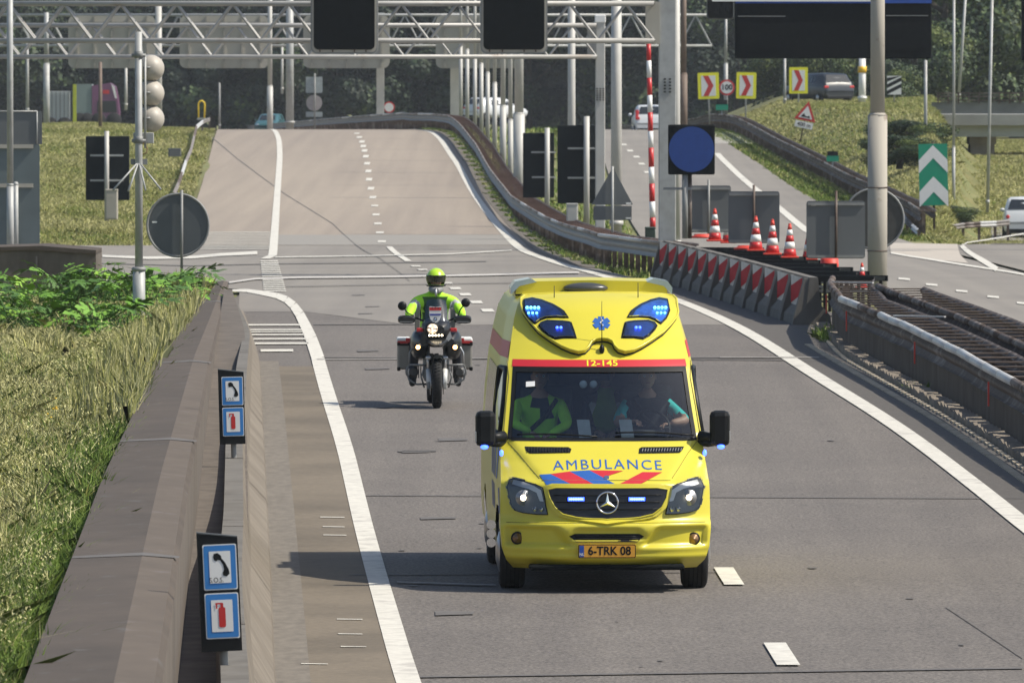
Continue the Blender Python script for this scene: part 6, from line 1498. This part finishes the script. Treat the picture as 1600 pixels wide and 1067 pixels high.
# ============================================================ other vehicles
def car(name, label, cat, loc, rotz, paint, L_=4.0, Wd=1.72, Hh=1.48, hatch=.9, lights=None, bonnet=1.0, screens=None, group=None, scale=1.0, tl=None, plate=None):
    """car along +y (front) from 0 (tail) to L; seen mostly from behind"""
    t = thing(name, label, cat, loc, rotz, group); t.scale = (scale,)*3
    hw = Wd/2
    # side profile of stations: y, bottom, shoulder z, roof z, roof half width factor
    st = [(0,.36,.62,.64,.86),(.05,.27,.80,.86,.90),(.12,.24,.93,1.02,.93),(.30,.24,.97,Hh*.86,.80),(.55,.24,.98,Hh*.985,.77),(1.2,.24,.98,Hh,.78),(L_*.52,.24,.97,Hh*.99,.77),(L_*.62,.24,.96,Hh*.93,.76),(L_*.75,.24,.92,1.0,.80),(L_*.9,.24,.85,.88,.84),(L_*.97,.27,.70,.74,.80),(L_,.36,.55,.58,.7)]
    b = MB(); n = 13; V = []
    for (y, zb, zs_, zr_, rf_) in st:
        wf = 1.0 if .3 < y < L_-.6 else (.93 if .04 < y < L_-.1 else .86); w_ = hw*wf; r = w_*rf_
        half = [(0,zb),(w_*.7,zb),(w_*.95,zb+.08),(w_,zb+.28),(w_*.985,zs_-.06),(w_*.95,zs_),(r+.02,zr_-.07 if zr_>zs_+.15 else zr_-.01),(r-.08,zr_),(0,zr_+.02)]
        V.append([(x,y,z) for x, z in half]+[(-x,y,z) for x, z in half[-2:0:-1]])
    n = len(V[0]); flatV = [p for r in V for p in r]
    fcs = [(i*n+j,i*n+(j+1)%n,(i+1)*n+(j+1)%n,(i+1)*n+j) for i in range(len(V)-1) for j in range(n)]
    b.add(flatV, fcs, paint, True); b.add(V[0], [tuple(range(n))], paint); b.add(V[-1], [tuple(range(n))[::-1]], paint); b.build('body', t)
    dg = mat('car_glass',(.02,.025,.03),.12,var=.1)
    sg = MB()
    for s in (-1,1):   # side glass between shoulder and roof edge
        for (a, c) in ((3,5),(5,7)):
            q = []
            for i, e in ((a,.05),(c,-.05)):
                p5 = Vector(V[i][5]); p6 = Vector(V[i][6]); q += [(p5.lerp(p6,.10),p5.lerp(p6,.88),e)]
            P4 = [q[0][0],q[1][0],q[1][1],q[0][1]]; sg.add([(s*(p.x+.008),p.y+(.05 if k in (0,3) else -.05),p.z) for k, p in enumerate(P4)], [(0,1,2,3)], dg)
    sg.build('side_windows', t)
    A0 = V[2]; A1 = V[4]; w0 = hw*.74; w1 = hw*.62
    zA, zB = A0[7][2]+.06, A1[7][2]-.05; yA, yB = .155, .52
    rw = MB(); rw.add([(-w0,yA-.012,zA),(w0,yA-.012,zA),(w1,yB-.25-.02,zB-.06),(-w1,yB-.25-.02,zB-.06)] if False else [(-w0,.125,zA),(w0,.125,zA),(w1,.40,zB),(-w1,.40,zB)], [(0,1,2,3)], dg); rw.build('rear_window', t)
    ws_ = MB(); ws_.add([(-hw*.68,L_*.755,1.04),(hw*.68,L_*.755,1.04),(hw*.60,L_*.635,Hh*.93),(-hw*.60,L_*.635,Hh*.93)], [(0,1,2,3)], dg); ws_.build('windscreen', t)
    for s in (-1,1):
        l = MB()
        if tl == 'round': l.sphere((s*hw*.74,.05,.80), .075, M['red'], sc=(1,.4,1.25))
        elif tl == 'tall': l.box((s*hw*.83,.16,1.05),(.15,.12,.42),M['red'],bev=.03,rot=(-.25,0,s*.2)); l.box((s*hw*.80,.06,.86),(.20,.10,.14),M['red'],bev=.03)
        else: l.box((s*hw*.80,.07,.84),(.24,.08,.12),M['red'],bev=.02)
        l.build('tail_lamp', t)
        l = MB(); l.sphere((s*(hw+.08),L_*.66,1.02), .09, paint, sc=(1,.7,.8)); l.build('mirror', t)
        l = MB(); l.sphere((s*hw*.68,L_-.12,.68), .12, M['chrome'], sc=(1,.6,.6)); l.build('headlight', t)
        for y in (.65,L_-.72):
            q = MB(); q.lathe([(.2,-.09),(.29,-.10),(.31,-.06),(.31,.06),(.29,.10),(.2,.09)], (s*(hw-.10),y,.31), M['rubber'], axis='x', n=20); wh = q.build('wheel', t)
            q = MB(); q.lathe([(.2,0),(.05,.03),(.01,.03)] if s>0 else [(.01,-.03),(.05,-.03),(.2,0)], (s*(hw-.02),y,.31), M['silver'], axis='x', n=14); q.build('rim', wh)
    q = MB(); q.box((0,-.0,.33),(Wd*.8,.08,.14),M['black'],bev=.02); q.build('bumper_insert', t)
    q = MB(); q.box((0,.04 if plate is None else plate,.60),(.48,.03,.11),mat('car_plate',(.7,.45,.05),.5)); q.build('plate', t)
    return t
wp = mat('car_white',(.62,.64,.65),.3,var=.02,coat=.4)
car('parked_car','x','car',(0,0,0),0,wp) if False else None
car('car','white compact car driving away between the striped pole and the second gantry','car',W(1019,214,420),.03,wp,L_=3.9,tl='tall',Wd=1.7)
car('car','small white rounded car on the exit road beside the green chevron board','car',W(1602,376,288),-.10,wp,L_=3.5,Wd=1.63,Hh=1.49,tl='round',scale=.93)
car('car','dark blue hatchback driving along the hill behind the chevron boards','car',W(1312,163,436),.5,mat('car_dark',(.018,.024,.032),.35,var=.05,coat=.2),L_=4.2,Wd=1.8,Hh=1.5)
car('car','far white car half hidden behind the row of lamp poles','car',W(735,190,560),-.9,wp,L_=4.0)
car('car','dark teal car with a pale nose just beyond the crest at the left','car',W(430,209,600),2.98,mat('car_teal',(.03,.10,.11),.3,var=.05,coat=.4),L_=4.2,scale=.9)
# lorries
D = 572; k = D/FPX
t = thing('lorry','lorry with a purple cab and grey box seen above the left bank','lorry',W(150,196,D),0)
pur = mat('cab_purple',(.16,.055,.13),.35,var=.05,coat=.3); b = MB()
b.prism([(-6*k,0),(-6*k,62*k),(22*k,66*k),(30*k,60*k),(34*k,40*k),(36*k,20*k),(35*k,6*k),(-6*k,4*k)], 0, 2.4, pur); cab = b.build('cab', t)
b = MB(); b.prism([(2*k,20*k),(2*k,38*k),(31*k,38*k),(33*k,20*k)], -.03, -.01, M['car_glass'] if 'car_glass' in M else _M['car_glass']); b.build('windows', cab)
b = MB(); b.prism([(24*k,64*k),(29.5*k,60*k),(33*k,42*k),(30*k,42*k)], -.04, -.01, M['white']); b.box((16*k,-.03,52*k),(10*k,.03,6*k),M['red']); b.build('cab_markings', cab)
b = MB(); b.box((-20*k,1.3,34*k),(27*k,2.5,60*k),mat('trailer_grey',(.17,.22,.21),.6,var=.1,scale=1)); b.build('box_body', t)
for xx in (-25,-14,4,28): b = MB(); b.lathe([(.45,-.15),(.5,-.1),(.5,.1),(.45,.15)], (xx*k,.1,.3), M['rubber'], axis='y', n=18); b.build('wheel', t)
t = thing('lorry','plain white lorry box standing left of the yellow post','lorry',W(91,198,D),0); b = MB(); b.box((0,1.3,29*k),(38*k,2.5,52*k),mat('box_white',(.38,.40,.40),.6,var=.06,scale=1)); bo = b.build('box_body', t)
b = MB()
for i in range(6): b.box((-16*k+i*6.4*k,.03,29*k),(.05,.03,50*k),M['sign_back'])
b.build('ribs', bo)
for xx in (-12,10): b = MB(); b.lathe([(.45,-.15),(.5,-.1),(.5,.1),(.45,.15)], (xx*k,.1,.1), M['rubber'], axis='y', n=18); b.build('wheel', t)
# ============================================================ vegetation
def quads_mesh(name, C, U, Vv, mats, mi=None, parent=None, tri=False):
    """many small leaf faces: centre C, half axes U and V (numpy n x 3)"""
    n = len(C); P = np.empty((n,4,3)); P[:,0] = C-U*.35-Vv; P[:,1] = C+U*.35-Vv; P[:,2] = C+U+Vv*.1; P[:,3] = C+Vv*1.0
    if not tri: P[:,0] = C-Vv; P[:,1] = C+U; P[:,2] = C+Vv; P[:,3] = C-U
    me = bpy.data.meshes.new(name); me.vertices.add(n*4); me.vertices.foreach_set('co', P.reshape(-1))
    me.loops.add(n*4); me.loops.foreach_set('vertex_index', np.arange(n*4)); me.polygons.add(n)
    me.polygons.foreach_set('loop_start', np.arange(n)*4); me.polygons.foreach_set('loop_total', np.full(n,4))
    for m in mats: me.materials.append(m)
    if mi is not None: me.polygons.foreach_set('material_index', mi.astype(np.int32))
    me.update(calc_edges=True); o = bpy.data.objects.new(name, me); COL.objects.link(o)
    if parent: o.parent = parent
    return o
def rand_dirs(n):
    v = rng.normal(size=(n,3)); return v/np.linalg.norm(v,axis=1)[:,None]
def leafmat(name, c, rough=.7, tr=.25):
    m = mat(name, c, rough, var=.35, scale=1.5)
    b = m.node_tree.nodes['Principled BSDF']
    try: b.inputs['Subsurface Weight'].default_value = 0
    except Exception: pass
    return m
LM = [leafmat('leaf_dark',(.012,.025,.012)), leafmat('leaf_mid',(.022,.043,.015)), leafmat('leaf_light',(.045,.078,.018)), leafmat('leaf_yellow',(.09,.12,.022))]
def crown_object(kind, h, r, nleaf, parent, bright):
    ls = .55 if kind == 3 else 1.0
    cl = []; 
    for i in range(26):
        a = rng.uniform(0, 2*np.pi); zz = rng.uniform(.04, .97); rr = r*math.sin(math.pi*min(.97,max(.22,zz*.78+.12)))**.8*rng.uniform(.35,1)
        cl.append((rr*math.cos(a), rr*math.sin(a), zz*h, rng.uniform(.16,.34)*r))
    cl = np.array(cl); idx = rng.integers(0, len(cl), nleaf); d = rand_dirs(nleaf); rad = cl[idx,3]*(rng.uniform(.3,1,nleaf)**.35)*1.5
    C = cl[idx,:3] + d*rad[:,None]*np.array([1,1,.8]); C[:,2] = np.maximum(C[:,2], .2)
    nrm = d + rng.normal(scale=.5, size=(nleaf,3)); nrm /= np.linalg.norm(nrm,axis=1)[:,None]
    t = np.cross(nrm, rand_dirs(nleaf)); t /= np.linalg.norm(t,axis=1)[:,None]; bt = np.cross(nrm, t)
    s = rng.uniform(.09,.22,nleaf)[:,None]*1.15*ls
    clk = rng.random(len(cl)); q = clk[idx]+rng.normal(scale=.16,size=nleaf) + bright
    mi = np.digitize(q, [.55,.95,1.25])
    return quads_mesh('crown', C, t*s, bt*s*.8, LM, mi, parent)
trees = []
def tree_proto(kind, h, r, n, bright):
    t = thing('tree', 'x', 'tree', (0,0,0), 0, 'dark trees forming the wood at the back')
    crown_object(kind, h, r, n, t, bright)
    b = MB(); pts = [(0,0,-.5),(.1,.05,h*.3),(-.05,.1,h*.6),(.1,0,h*.85)]; b.tube(pts, [.32,.25,.16,.06], mat('bark',(.06,.05,.035),.9,var=.3,scale=4), n=8)
    for i in range(6):
        a = rng.uniform(0,6.28); z = h*rng.uniform(.25,.7); b.tube([(0,0,z),(r*.5*math.cos(a),r*.5*math.sin(a),z+h*.12)], [.10,.03], mat('bark',(.06,.05,.035)), n=6)
    b.build('trunk', t)
    return t
protos_t = [tree_proto(0,15,5.0,22000,.0), tree_proto(1,13,4.4,20000,.12), tree_proto(2,16,5.6,24000,-.12)]
bush_p = [tree_proto(3,6,3.4,26000,.70)]
spots = []
for row, (D, n, off_) in enumerate(((640,17,0),(690,18,.5),(760,20,.2))):
    for i in range(n):
        xx = -60 + 1720*(i+off_+rng.uniform(-.25,.25))/n
        spots.append((xx, D+rng.uniform(-15,15), row))
used = [0]*4
ORD = ['first','second','third','fourth','fifth','sixth','seventh','eighth','ninth','tenth','eleventh','twelfth','thirteenth','fourteenth','fifteenth','sixteenth','seventeenth','eighteenth','nineteenth','twentieth']
cnt = [0,0,0]
for i, (x, D, row) in enumerate(spots):
    if 30 < x < 210 and row == 0: continue
    kx = i % 3
    t = protos_t[kx] if used[kx] == 0 else copy_tree(protos_t[kx])
    used[kx] = 1
    t.location = (px(x,D), D, -5.8+ZC - .4); t.rotation_euler.z = rng.uniform(0,6.28); s = rng.uniform(.85,1.15); t.scale = (s,s,s*rng.uniform(.9,1.1))
    t['label'] = ORD[cnt[row]]+' tree from the left in the '+['front','middle','back'][row]+' row of the dark wood'; cnt[row] += 1
# brighter trees on the embankment, right
for i, (x, D, s, lab) in enumerate(((1395,455,.55,'small light green tree right of the tall concrete pole'),(1430,470,.95,'bright green bush left of the railway bridge railing'),(1475,480,1.5,'tall light tree behind the leaning lamp pole'),(1530,500,1.7,'tall light tree behind the bridge railing'),(1590,490,1.6,'light tree above the bridge, right of all lamp poles'),(1240,520,.75,'low light green bush behind the dark hatchback'),(1290,520,.7,'low bush right behind the dark hatchback'))):
    t = bush_p[0] if used[3] == 0 else copy_tree(bush_p[0]); used[3] = 1
    t.location = (px(x,D), D, ZC-3.4); t.rotation_euler.z = rng.uniform(0,6.28); t.scale = (s,s,s); t['label'] = lab; t['group'] = 'lighter trees and bushes on the embankment'; t['category'] = 'tree'
# embankment shrubs
for i, (x, y, D, s, lab) in enumerate(((1405,232,305,.22,'green shrub on the hill slope left of the green chevron board'),(1425,215,330,.28,'green shrub high on the slope left of the lamp pole'),(1410,355,262,.13,'small shrub at the end of the hill guard rail'),(1590,275,370,.18,'shrub right of the bridge pier'),(1490,330,285,.14,'low shrub behind the short guard rail'))):
    t = copy_tree(bush_p[0]); t.location = W(x,y+10,D)-Vector((0,0,1.4*s+.1)); t.scale = (s*2.1,s*1.4,s*.75); t['label'] = lab; t['group'] = 'shrubs on the hill slopes'; t['category'] = 'shrub'; t.name = 'shrub'
# --- leafy weeds behind the wall
LW = [leafmat('weed_dark',(.050,.125,.012)), leafmat('weed_mid',(.11,.25,.018)), leafmat('weed_light',(.21,.38,.035))]
def weed(name, x, y, D, nl, h, label, group='leafy hogweed clump beside the dark parapet'):
    t = thing(name, label, 'weed', W(x,y,D), 0, group); b = MB(); st = MB()
    for i in range(nl):
        a = rng.uniform(0,2*math.pi); el = rng.uniform(.2,1.3); L_ = h*rng.uniform(.35,1.0)
        base = Vector((rng.uniform(-.2,.2),rng.uniform(-.25,.25),0)); tip = base+Vector((math.cos(a)*math.cos(el),math.sin(a)*math.cos(el),math.sin(el)))*L_
        st.tube([base, (base+tip)/2+Vector((0,0,.04)), tip], [.009,.007,.004], LW[0], n=5, caps=False)
        # lobed compound leaf
        s = rng.uniform(.12,.42); dr = Vector((math.cos(a),math.sin(a),rng.uniform(-.5,.35))).normalized(); side = dr.cross(Vector((rng.normal()*.35,rng.normal()*.35,1))).normalized(); mm = LW[int(np.clip(rng.normal(1.2,.7),0,2))]
        for (u, v, l, an) in ((.35,0,.75,0),(.25,.0,.62,.75),(.25,0,.62,-.75),(-.05,0,.55,1.35),(-.05,0,.55,-1.35)):
            o_ = tip+dr*s*u*.9; dd = (dr*math.cos(an)+side*math.sin(an)); ss = dd.cross(dr.cross(side)).normalized(); L2_ = s*l
            up = Vector((0,0,rng.uniform(-.12,.04)*s))
            b.add([o_, o_+dd*L2_*.3+ss*L2_*.20, o_+dd*L2_*.5+ss*L2_*.12, o_+dd*L2_*.7+ss*L2_*.22, o_+dd*L2_+up, o_+dd*L2_*.7-ss*L2_*.22, o_+dd*L2_*.5-ss*L2_*.12, o_+dd*L2_*.3-ss*L2_*.20], [(0,1,2,7),(7,2,6),(0,7,6,6)][:0]+[(0,1,2,3,4,5,6,7)], mm)
    b.build('leaves', t, fix=False); st.build('stems', t); return t
wl = ['at the left picture edge under the parapet','in front of the middle of the parapet','below the parapet joint','left of the signal mast','just behind the signal mast','right of the signal mast','under the round sign back','beside the end of the retaining wall']
for i, (x, y, D, nl, h) in enumerate(((10,515,138,40,.75),(55,512,140,44,.8),(100,510,141,48,.9),(145,520,137,48,.85),(185,525,134,44,.8),(235,490,145,40,.7),(272,470,152,34,.6),(312,450,160,22,.35),(25,480,152,40,.7),(80,470,156,40,.7),(125,470,154,44,.75),(170,470,153,44,.75),(205,470,150,44,.7),(250,460,158,36,.55),(290,452,162,30,.42))):
    lab = 'leafy green hogweed plant ' + ['in front of the thick mast, front row','in front of the dark parapet, front row','below the parapet joint, front row','left of the signal mast, front row','touching the signal mast foot, front row','right of the signal mast','under the left half of the round sign back','beside the end of the retaining wall','at the far left of the back row, against the parapet','under the middle of the parapet, back row','under the right end of the parapet, back row','between the parapet and the signal mast, back row','directly behind the signal mast, back row','under the round sign back, back row','under the right rim of the round sign back'][i]
    weed('weed_plant', x, y, D, nl, h, lab)
# --- plateau ground and tall grass
def platz(X, D):   # meadow behind the wall
    return capz(min(D,170)) - .22 + .02*math.sin(D*.21+X) + .05*max(0,-(X-lin(CAPL,D)))*.2
pb = MB(); dsp = list(range(44,172,3)) + [171]; cols = [0,.4,1,2,3,4.5,6,8,11]
Vp = [(lin(CAPL,d)-c, d, platz(lin(CAPL,d)-c,d)-.0) for d in dsp for c in cols]; n = len(cols)
pb.add(Vp, [(i*n+j, i*n+j+1, (i+1)*n+j+1, (i+1)*n+j) for i in range(len(dsp)-1) for j in range(n-1)], g_mat, True)
last = [(lin(CAPL,171)-c, 171, platz(lin(CAPL,171)-c,171)) for c in cols]; pb.add(last+[(p[0],175,zlin(175)-.05) for p in last], [(j,j+1,n+j+1,n+j) for j in range(n-1)], g_mat)
tag(pb.build('meadow_terrace', fix=False), kind='structure')
GM = [leafmat('grass_straw',(.46,.43,.19),.8), leafmat('grass_olive',(.29,.29,.08),.8), leafmat('grass_green',(.13,.20,.025),.8), leafmat('grass_pale',(.52,.50,.24),.8)]
def blades(name, X, D, Z, hgt, wid, q, label, lean=.35, arch=.3):
    n = len(X); a = rng.uniform(0,2*np.pi,n); ln = np.abs(rng.normal(0,lean,n))*hgt; dx = np.cos(a)*ln; dy = np.sin(a)*ln
    b = rng.uniform(0,2*np.pi,n); wx = np.cos(b)*wid; wy = np.sin(b)*wid*.6
    P = np.empty((n,5,3))
    P[:,0] = np.stack([X-wx,D-wy,Z],1); P[:,1] = np.stack([X+wx,D+wy,Z],1)
    mx_ = .55; P[:,2] = np.stack([X+dx*.35+wx*.9,D+dy*.35+wy*.9,Z+hgt*mx_],1); P[:,4] = np.stack([X+dx*.35-wx*.9,D+dy*.35-wy*.9,Z+hgt*mx_],1)
    P[:,3] = np.stack([X+dx,D+dy,Z+hgt*np.clip(1-arch*np.abs(rng.normal(size=n)),.3,1)],1)
    me = bpy.data.meshes.new(name); me.vertices.add(n*5); me.vertices.foreach_set('co', P.reshape(-1)); me.loops.add(n*5); me.loops.foreach_set('vertex_index', np.arange(n*5))
    me.polygons.add(n); me.polygons.foreach_set('loop_start', np.arange(n)*5); me.polygons.foreach_set('loop_total', np.full(n,5))
    for m in GM: me.materials.append(m)
    me.polygons.foreach_set('material_index', q.astype(np.int32)); me.update(calc_edges=True)
    o = bpy.data.objects.new(name, me); COL.objects.link(o); return tag(o, label, 'grass', kind='stuff')
def patchy(X, D, s, seed):
    r = np.random.default_rng(seed); v = 0
    for i in range(7):
        kx, ky = r.normal(size=2)*s*(1+i*.6); v = v + np.sin(X*kx+D*ky*.35+r.uniform(0,6.28))/(1+i*.3)
    return v/2.2
n = 150000; Dg = 45+ (1-rng.random(n)**1.15)*122; Lx = np.interp(Dg, [p[0] for p in CAPL], [p[1] for p in CAPL]); rx = rng.random(n)**1.15
vis = np.minimum(6.5, .5+(Lx - px(-30,Dg))); off = rx*vis; Xg = Lx - off + .04
pt = patchy(Xg,Dg,1.1,3)+.8*patchy(Xg*1.0,Dg,3.6,31); mow = (Dg > 118) & (off > 1.2+.0*Dg) & (pt > -.9)
h = rng.uniform(.10,.34,n)*(1-.62*mow)*(1+.28*np.clip(patchy(Xg,Dg,2.6,44),-1,1)); h *= np.where(Dg>140,.8,1)*np.where(off<.5,.85,1); Z = np.array([platz(x,d) for x, d in zip(Xg,Dg)])
q = -.62 + pt*.55 + rng.normal(scale=.75,size=n) + np.where(mow,-.9,0) + np.where(off<.30+.25*(Dg<95),1.5,0) + np.where((Dg>70)&(Dg<90),.2,0)
mi = np.where(q<-.75,0,np.where(q<.2,1,2)); mi = np.where(rng.random(n)<np.where(mow,.30,.13),3,mi); mi = np.where((off<.3)&(rng.random(n)<.7),2,mi)
blades('meadow_grass', Xg, Dg, Z-.02, h, rng.uniform(.004,.009,n)*(Dg/90)**.5, mi, 'tall straw and green meadow grass behind the retaining wall', lean=.75)
# seed heads by the wall: extra tall pale stalks
n = 5000; Dg = 95+rng.random(n)*72; Lx = np.interp(Dg, [p[0] for p in CAPL], [p[1] for p in CAPL]); off = rng.random(n)**1.5*np.where(Dg>140,1.2,.7); Xg = Lx-off
Z = np.array([platz(x,d) for x, d in zip(Xg,Dg)])
blades('seed_grass', Xg, Dg, Z, rng.uniform(.35,.65,n), rng.uniform(.005,.009,n), rng.choice([0,1,3,1],n), 'tall seeding grass stalks along the retaining wall', lean=.25)
# seed heads: small pale clusters at the tips
n = 60000; Dg = 45+(1-rng.random(n)**1.15)*118; Lx = np.interp(Dg, [p[0] for p in CAPL], [p[1] for p in CAPL]); vis = np.minimum(6.5, .5+(Lx-px(-30,Dg))); off = .12+rng.random(n)*vis; Xg = Lx-off
pt = patchy(Xg,Dg,1.6,21); keep = (pt > -.1+rng.normal(scale=.35,size=n)) & ~((Dg > 118) & (off > 1.2)); Xg, Dg, pt = Xg[keep], Dg[keep], pt[keep]; n = len(Xg)
Z = np.array([platz(x,d) for x, d in zip(Xg,Dg)])+rng.uniform(.10,.33,n); C = np.stack([Xg,Dg,Z],1); d1 = rand_dirs(n); d1[:,2] = np.abs(d1[:,2])+.4; d1 /= np.linalg.norm(d1,axis=1)[:,None]; t1 = np.cross(d1, rand_dirs(n)); t1 /= np.linalg.norm(t1,axis=1)[:,None]
sz = rng.uniform(.008,.020,n)[:,None]*(Dg[:,None]/80)**.5
tag(quads_mesh('grass_seed_heads', C, t1*sz*.32, d1*sz, [GM[3],GM[0],GM[1]], rng.choice([0,1,2],n,p=[.5,.3,.2])), 'pale seed heads on the tall meadow grass', 'grass', kind='stuff')
# yellow flowers
fl = MB(); fm = mat('flower_yellow',(.80,.50,.02),.6)
for i in range(8):
    x, y, D = 83+rng.normal()*5, 640+rng.normal()*9, 90; fl.sphere(W(x,y,D), .014, fm, 8, 6, (1,1,.5))
tag(fl.build('meadow_flowers'), 'few small orange yellow flowers in the meadow grass', 'flowers', kind='stuff')
# banks: tussocks, sized for their distance
def bank(name, n, fX, D0, D1, hh, label, seed, pale=0, ww=.009):
    Dg = D0+rng.random(n)*(D1-D0); Xg = fX(Dg, rng.random(n)); Z = np.array([ground(x,d) for x, d in zip(Xg,Dg)])-.06
    pt = patchy(Xg,Dg,.5,seed); q = pt*.7+rng.normal(scale=.55,size=n)-pale; mi = np.where(q<-.9,0,np.where(q<.15,1,2)); mi = np.where(rng.random(n)<.07,3,mi)
    return blades(name, Xg, Dg, Z, rng.uniform(.4,1,n)*hh, rng.uniform(.6,1.4,n)*ww*(Dg/300), mi, label, lean=.8), Xg, Dg
le = lambda D: np.interp(D, [p[0] for p in LEFT_EDGE], [p[1] for p in LEFT_EDGE])
bank('bank_grass', 110000, lambda D,r: le(D)-.15-r*(le(D)-px(20,D)), 239, 440, .20, 'long dry and green grass covering the left bank', 5, pale=.75)
fo = lambda D: np.interp(D, [p[0] for p in FOOT], [p[1] for p in FOOT])
bank('hill_grass', 150000, lambda D,r: fo(D)+.0+r**1.1*(px(1640,D)-fo(D)), 243, 470, .19, 'grass covering the hill slope on the right', 9, pale=.6)
md = lambda D: np.interp(D, [p[0] for p in RM], [p[1] for p in RM])
rl_ = lambda D: np.interp(D, [p[0] for p in R_LINE], [p[1] for p in R_LINE])
bank('verge_grass', 16000, lambda D,r: rl_(D)+.75+.25*np.sin(D)+r*(md(D)+.2-rl_(D)-.75), 186, 425, .22, 'green grass strip between the road and the winding guard rail', 11, pale=-.8, ww=.014)
mr = lambda D: np.interp(D, [p[0] for p in med_r], [p[1] for p in med_r])
bank('reserve_grass', 9000, lambda D,r: md(D)+.7+r*np.maximum(.3,mr(D)-.2-md(D)-.7), 192, 420, .30, 'green weeds of the central reserve', 12, pale=-.7, ww=.016)
bank('reserve_tufts', 250, lambda D,r: np.interp(D,[p[0] for p in RAIL1],[p[1] for p in RAIL1])-.25+r*.3, 141, 145, .35, 'green tufts growing at the foot of the rusty guard rail', 13, pale=-1.2, ww=.02)
bank('rail_tuft', 120, lambda D,r: np.interp(D,[p[0] for p in RAIL1],[p[1] for p in RAIL1])-.2+r*.2, 121, 122.2, .3, 'single green tuft by the rusty guard rail', 14, pale=-1.2, ww=.02)

fr = lambda D: np.interp(D, [p[0] for p in far_r], [p[1] for p in far_r]); rrx = lambda D: np.interp(D, [p[0] for p in RR], [p[1] for p in RR])
bank('roadside_grass', 22000, lambda D,r: fr(D)+.08*np.sin(D*.9)+r*(rrx(D)+.3-fr(D)), 246, 440, .20, 'bright green grass strip between the opposite road and the hill guard rail', 17, pale=-.9, ww=.010)

# ============================================================ air: pale haze that fades the far trees
hz = MB(); hz.box((0, 560, 16), (420, 1180, 40), None if False else M['white']); ho = hz.build('haze'); tag(ho, 'pale summer haze in the air over the motorway', 'haze', kind='stuff')
hm_ = bpy.data.materials.new('haze_air'); hm_.use_nodes = True; n_ = hm_.node_tree.nodes
for x in list(n_):
    if x.type != 'OUTPUT_MATERIAL': n_.remove(x)
pv = n_.new('ShaderNodeVolumePrincipled'); pv.inputs['Color'].default_value = (.86,.93,1,1); pv.inputs['Density'].default_value = .000105; pv.inputs['Anisotropy'].default_value = .0
hm_.node_tree.links.new(pv.outputs[0], n_['Material Output'].inputs['Volume']); ho.data.materials.clear(); ho.data.materials.append(hm_)
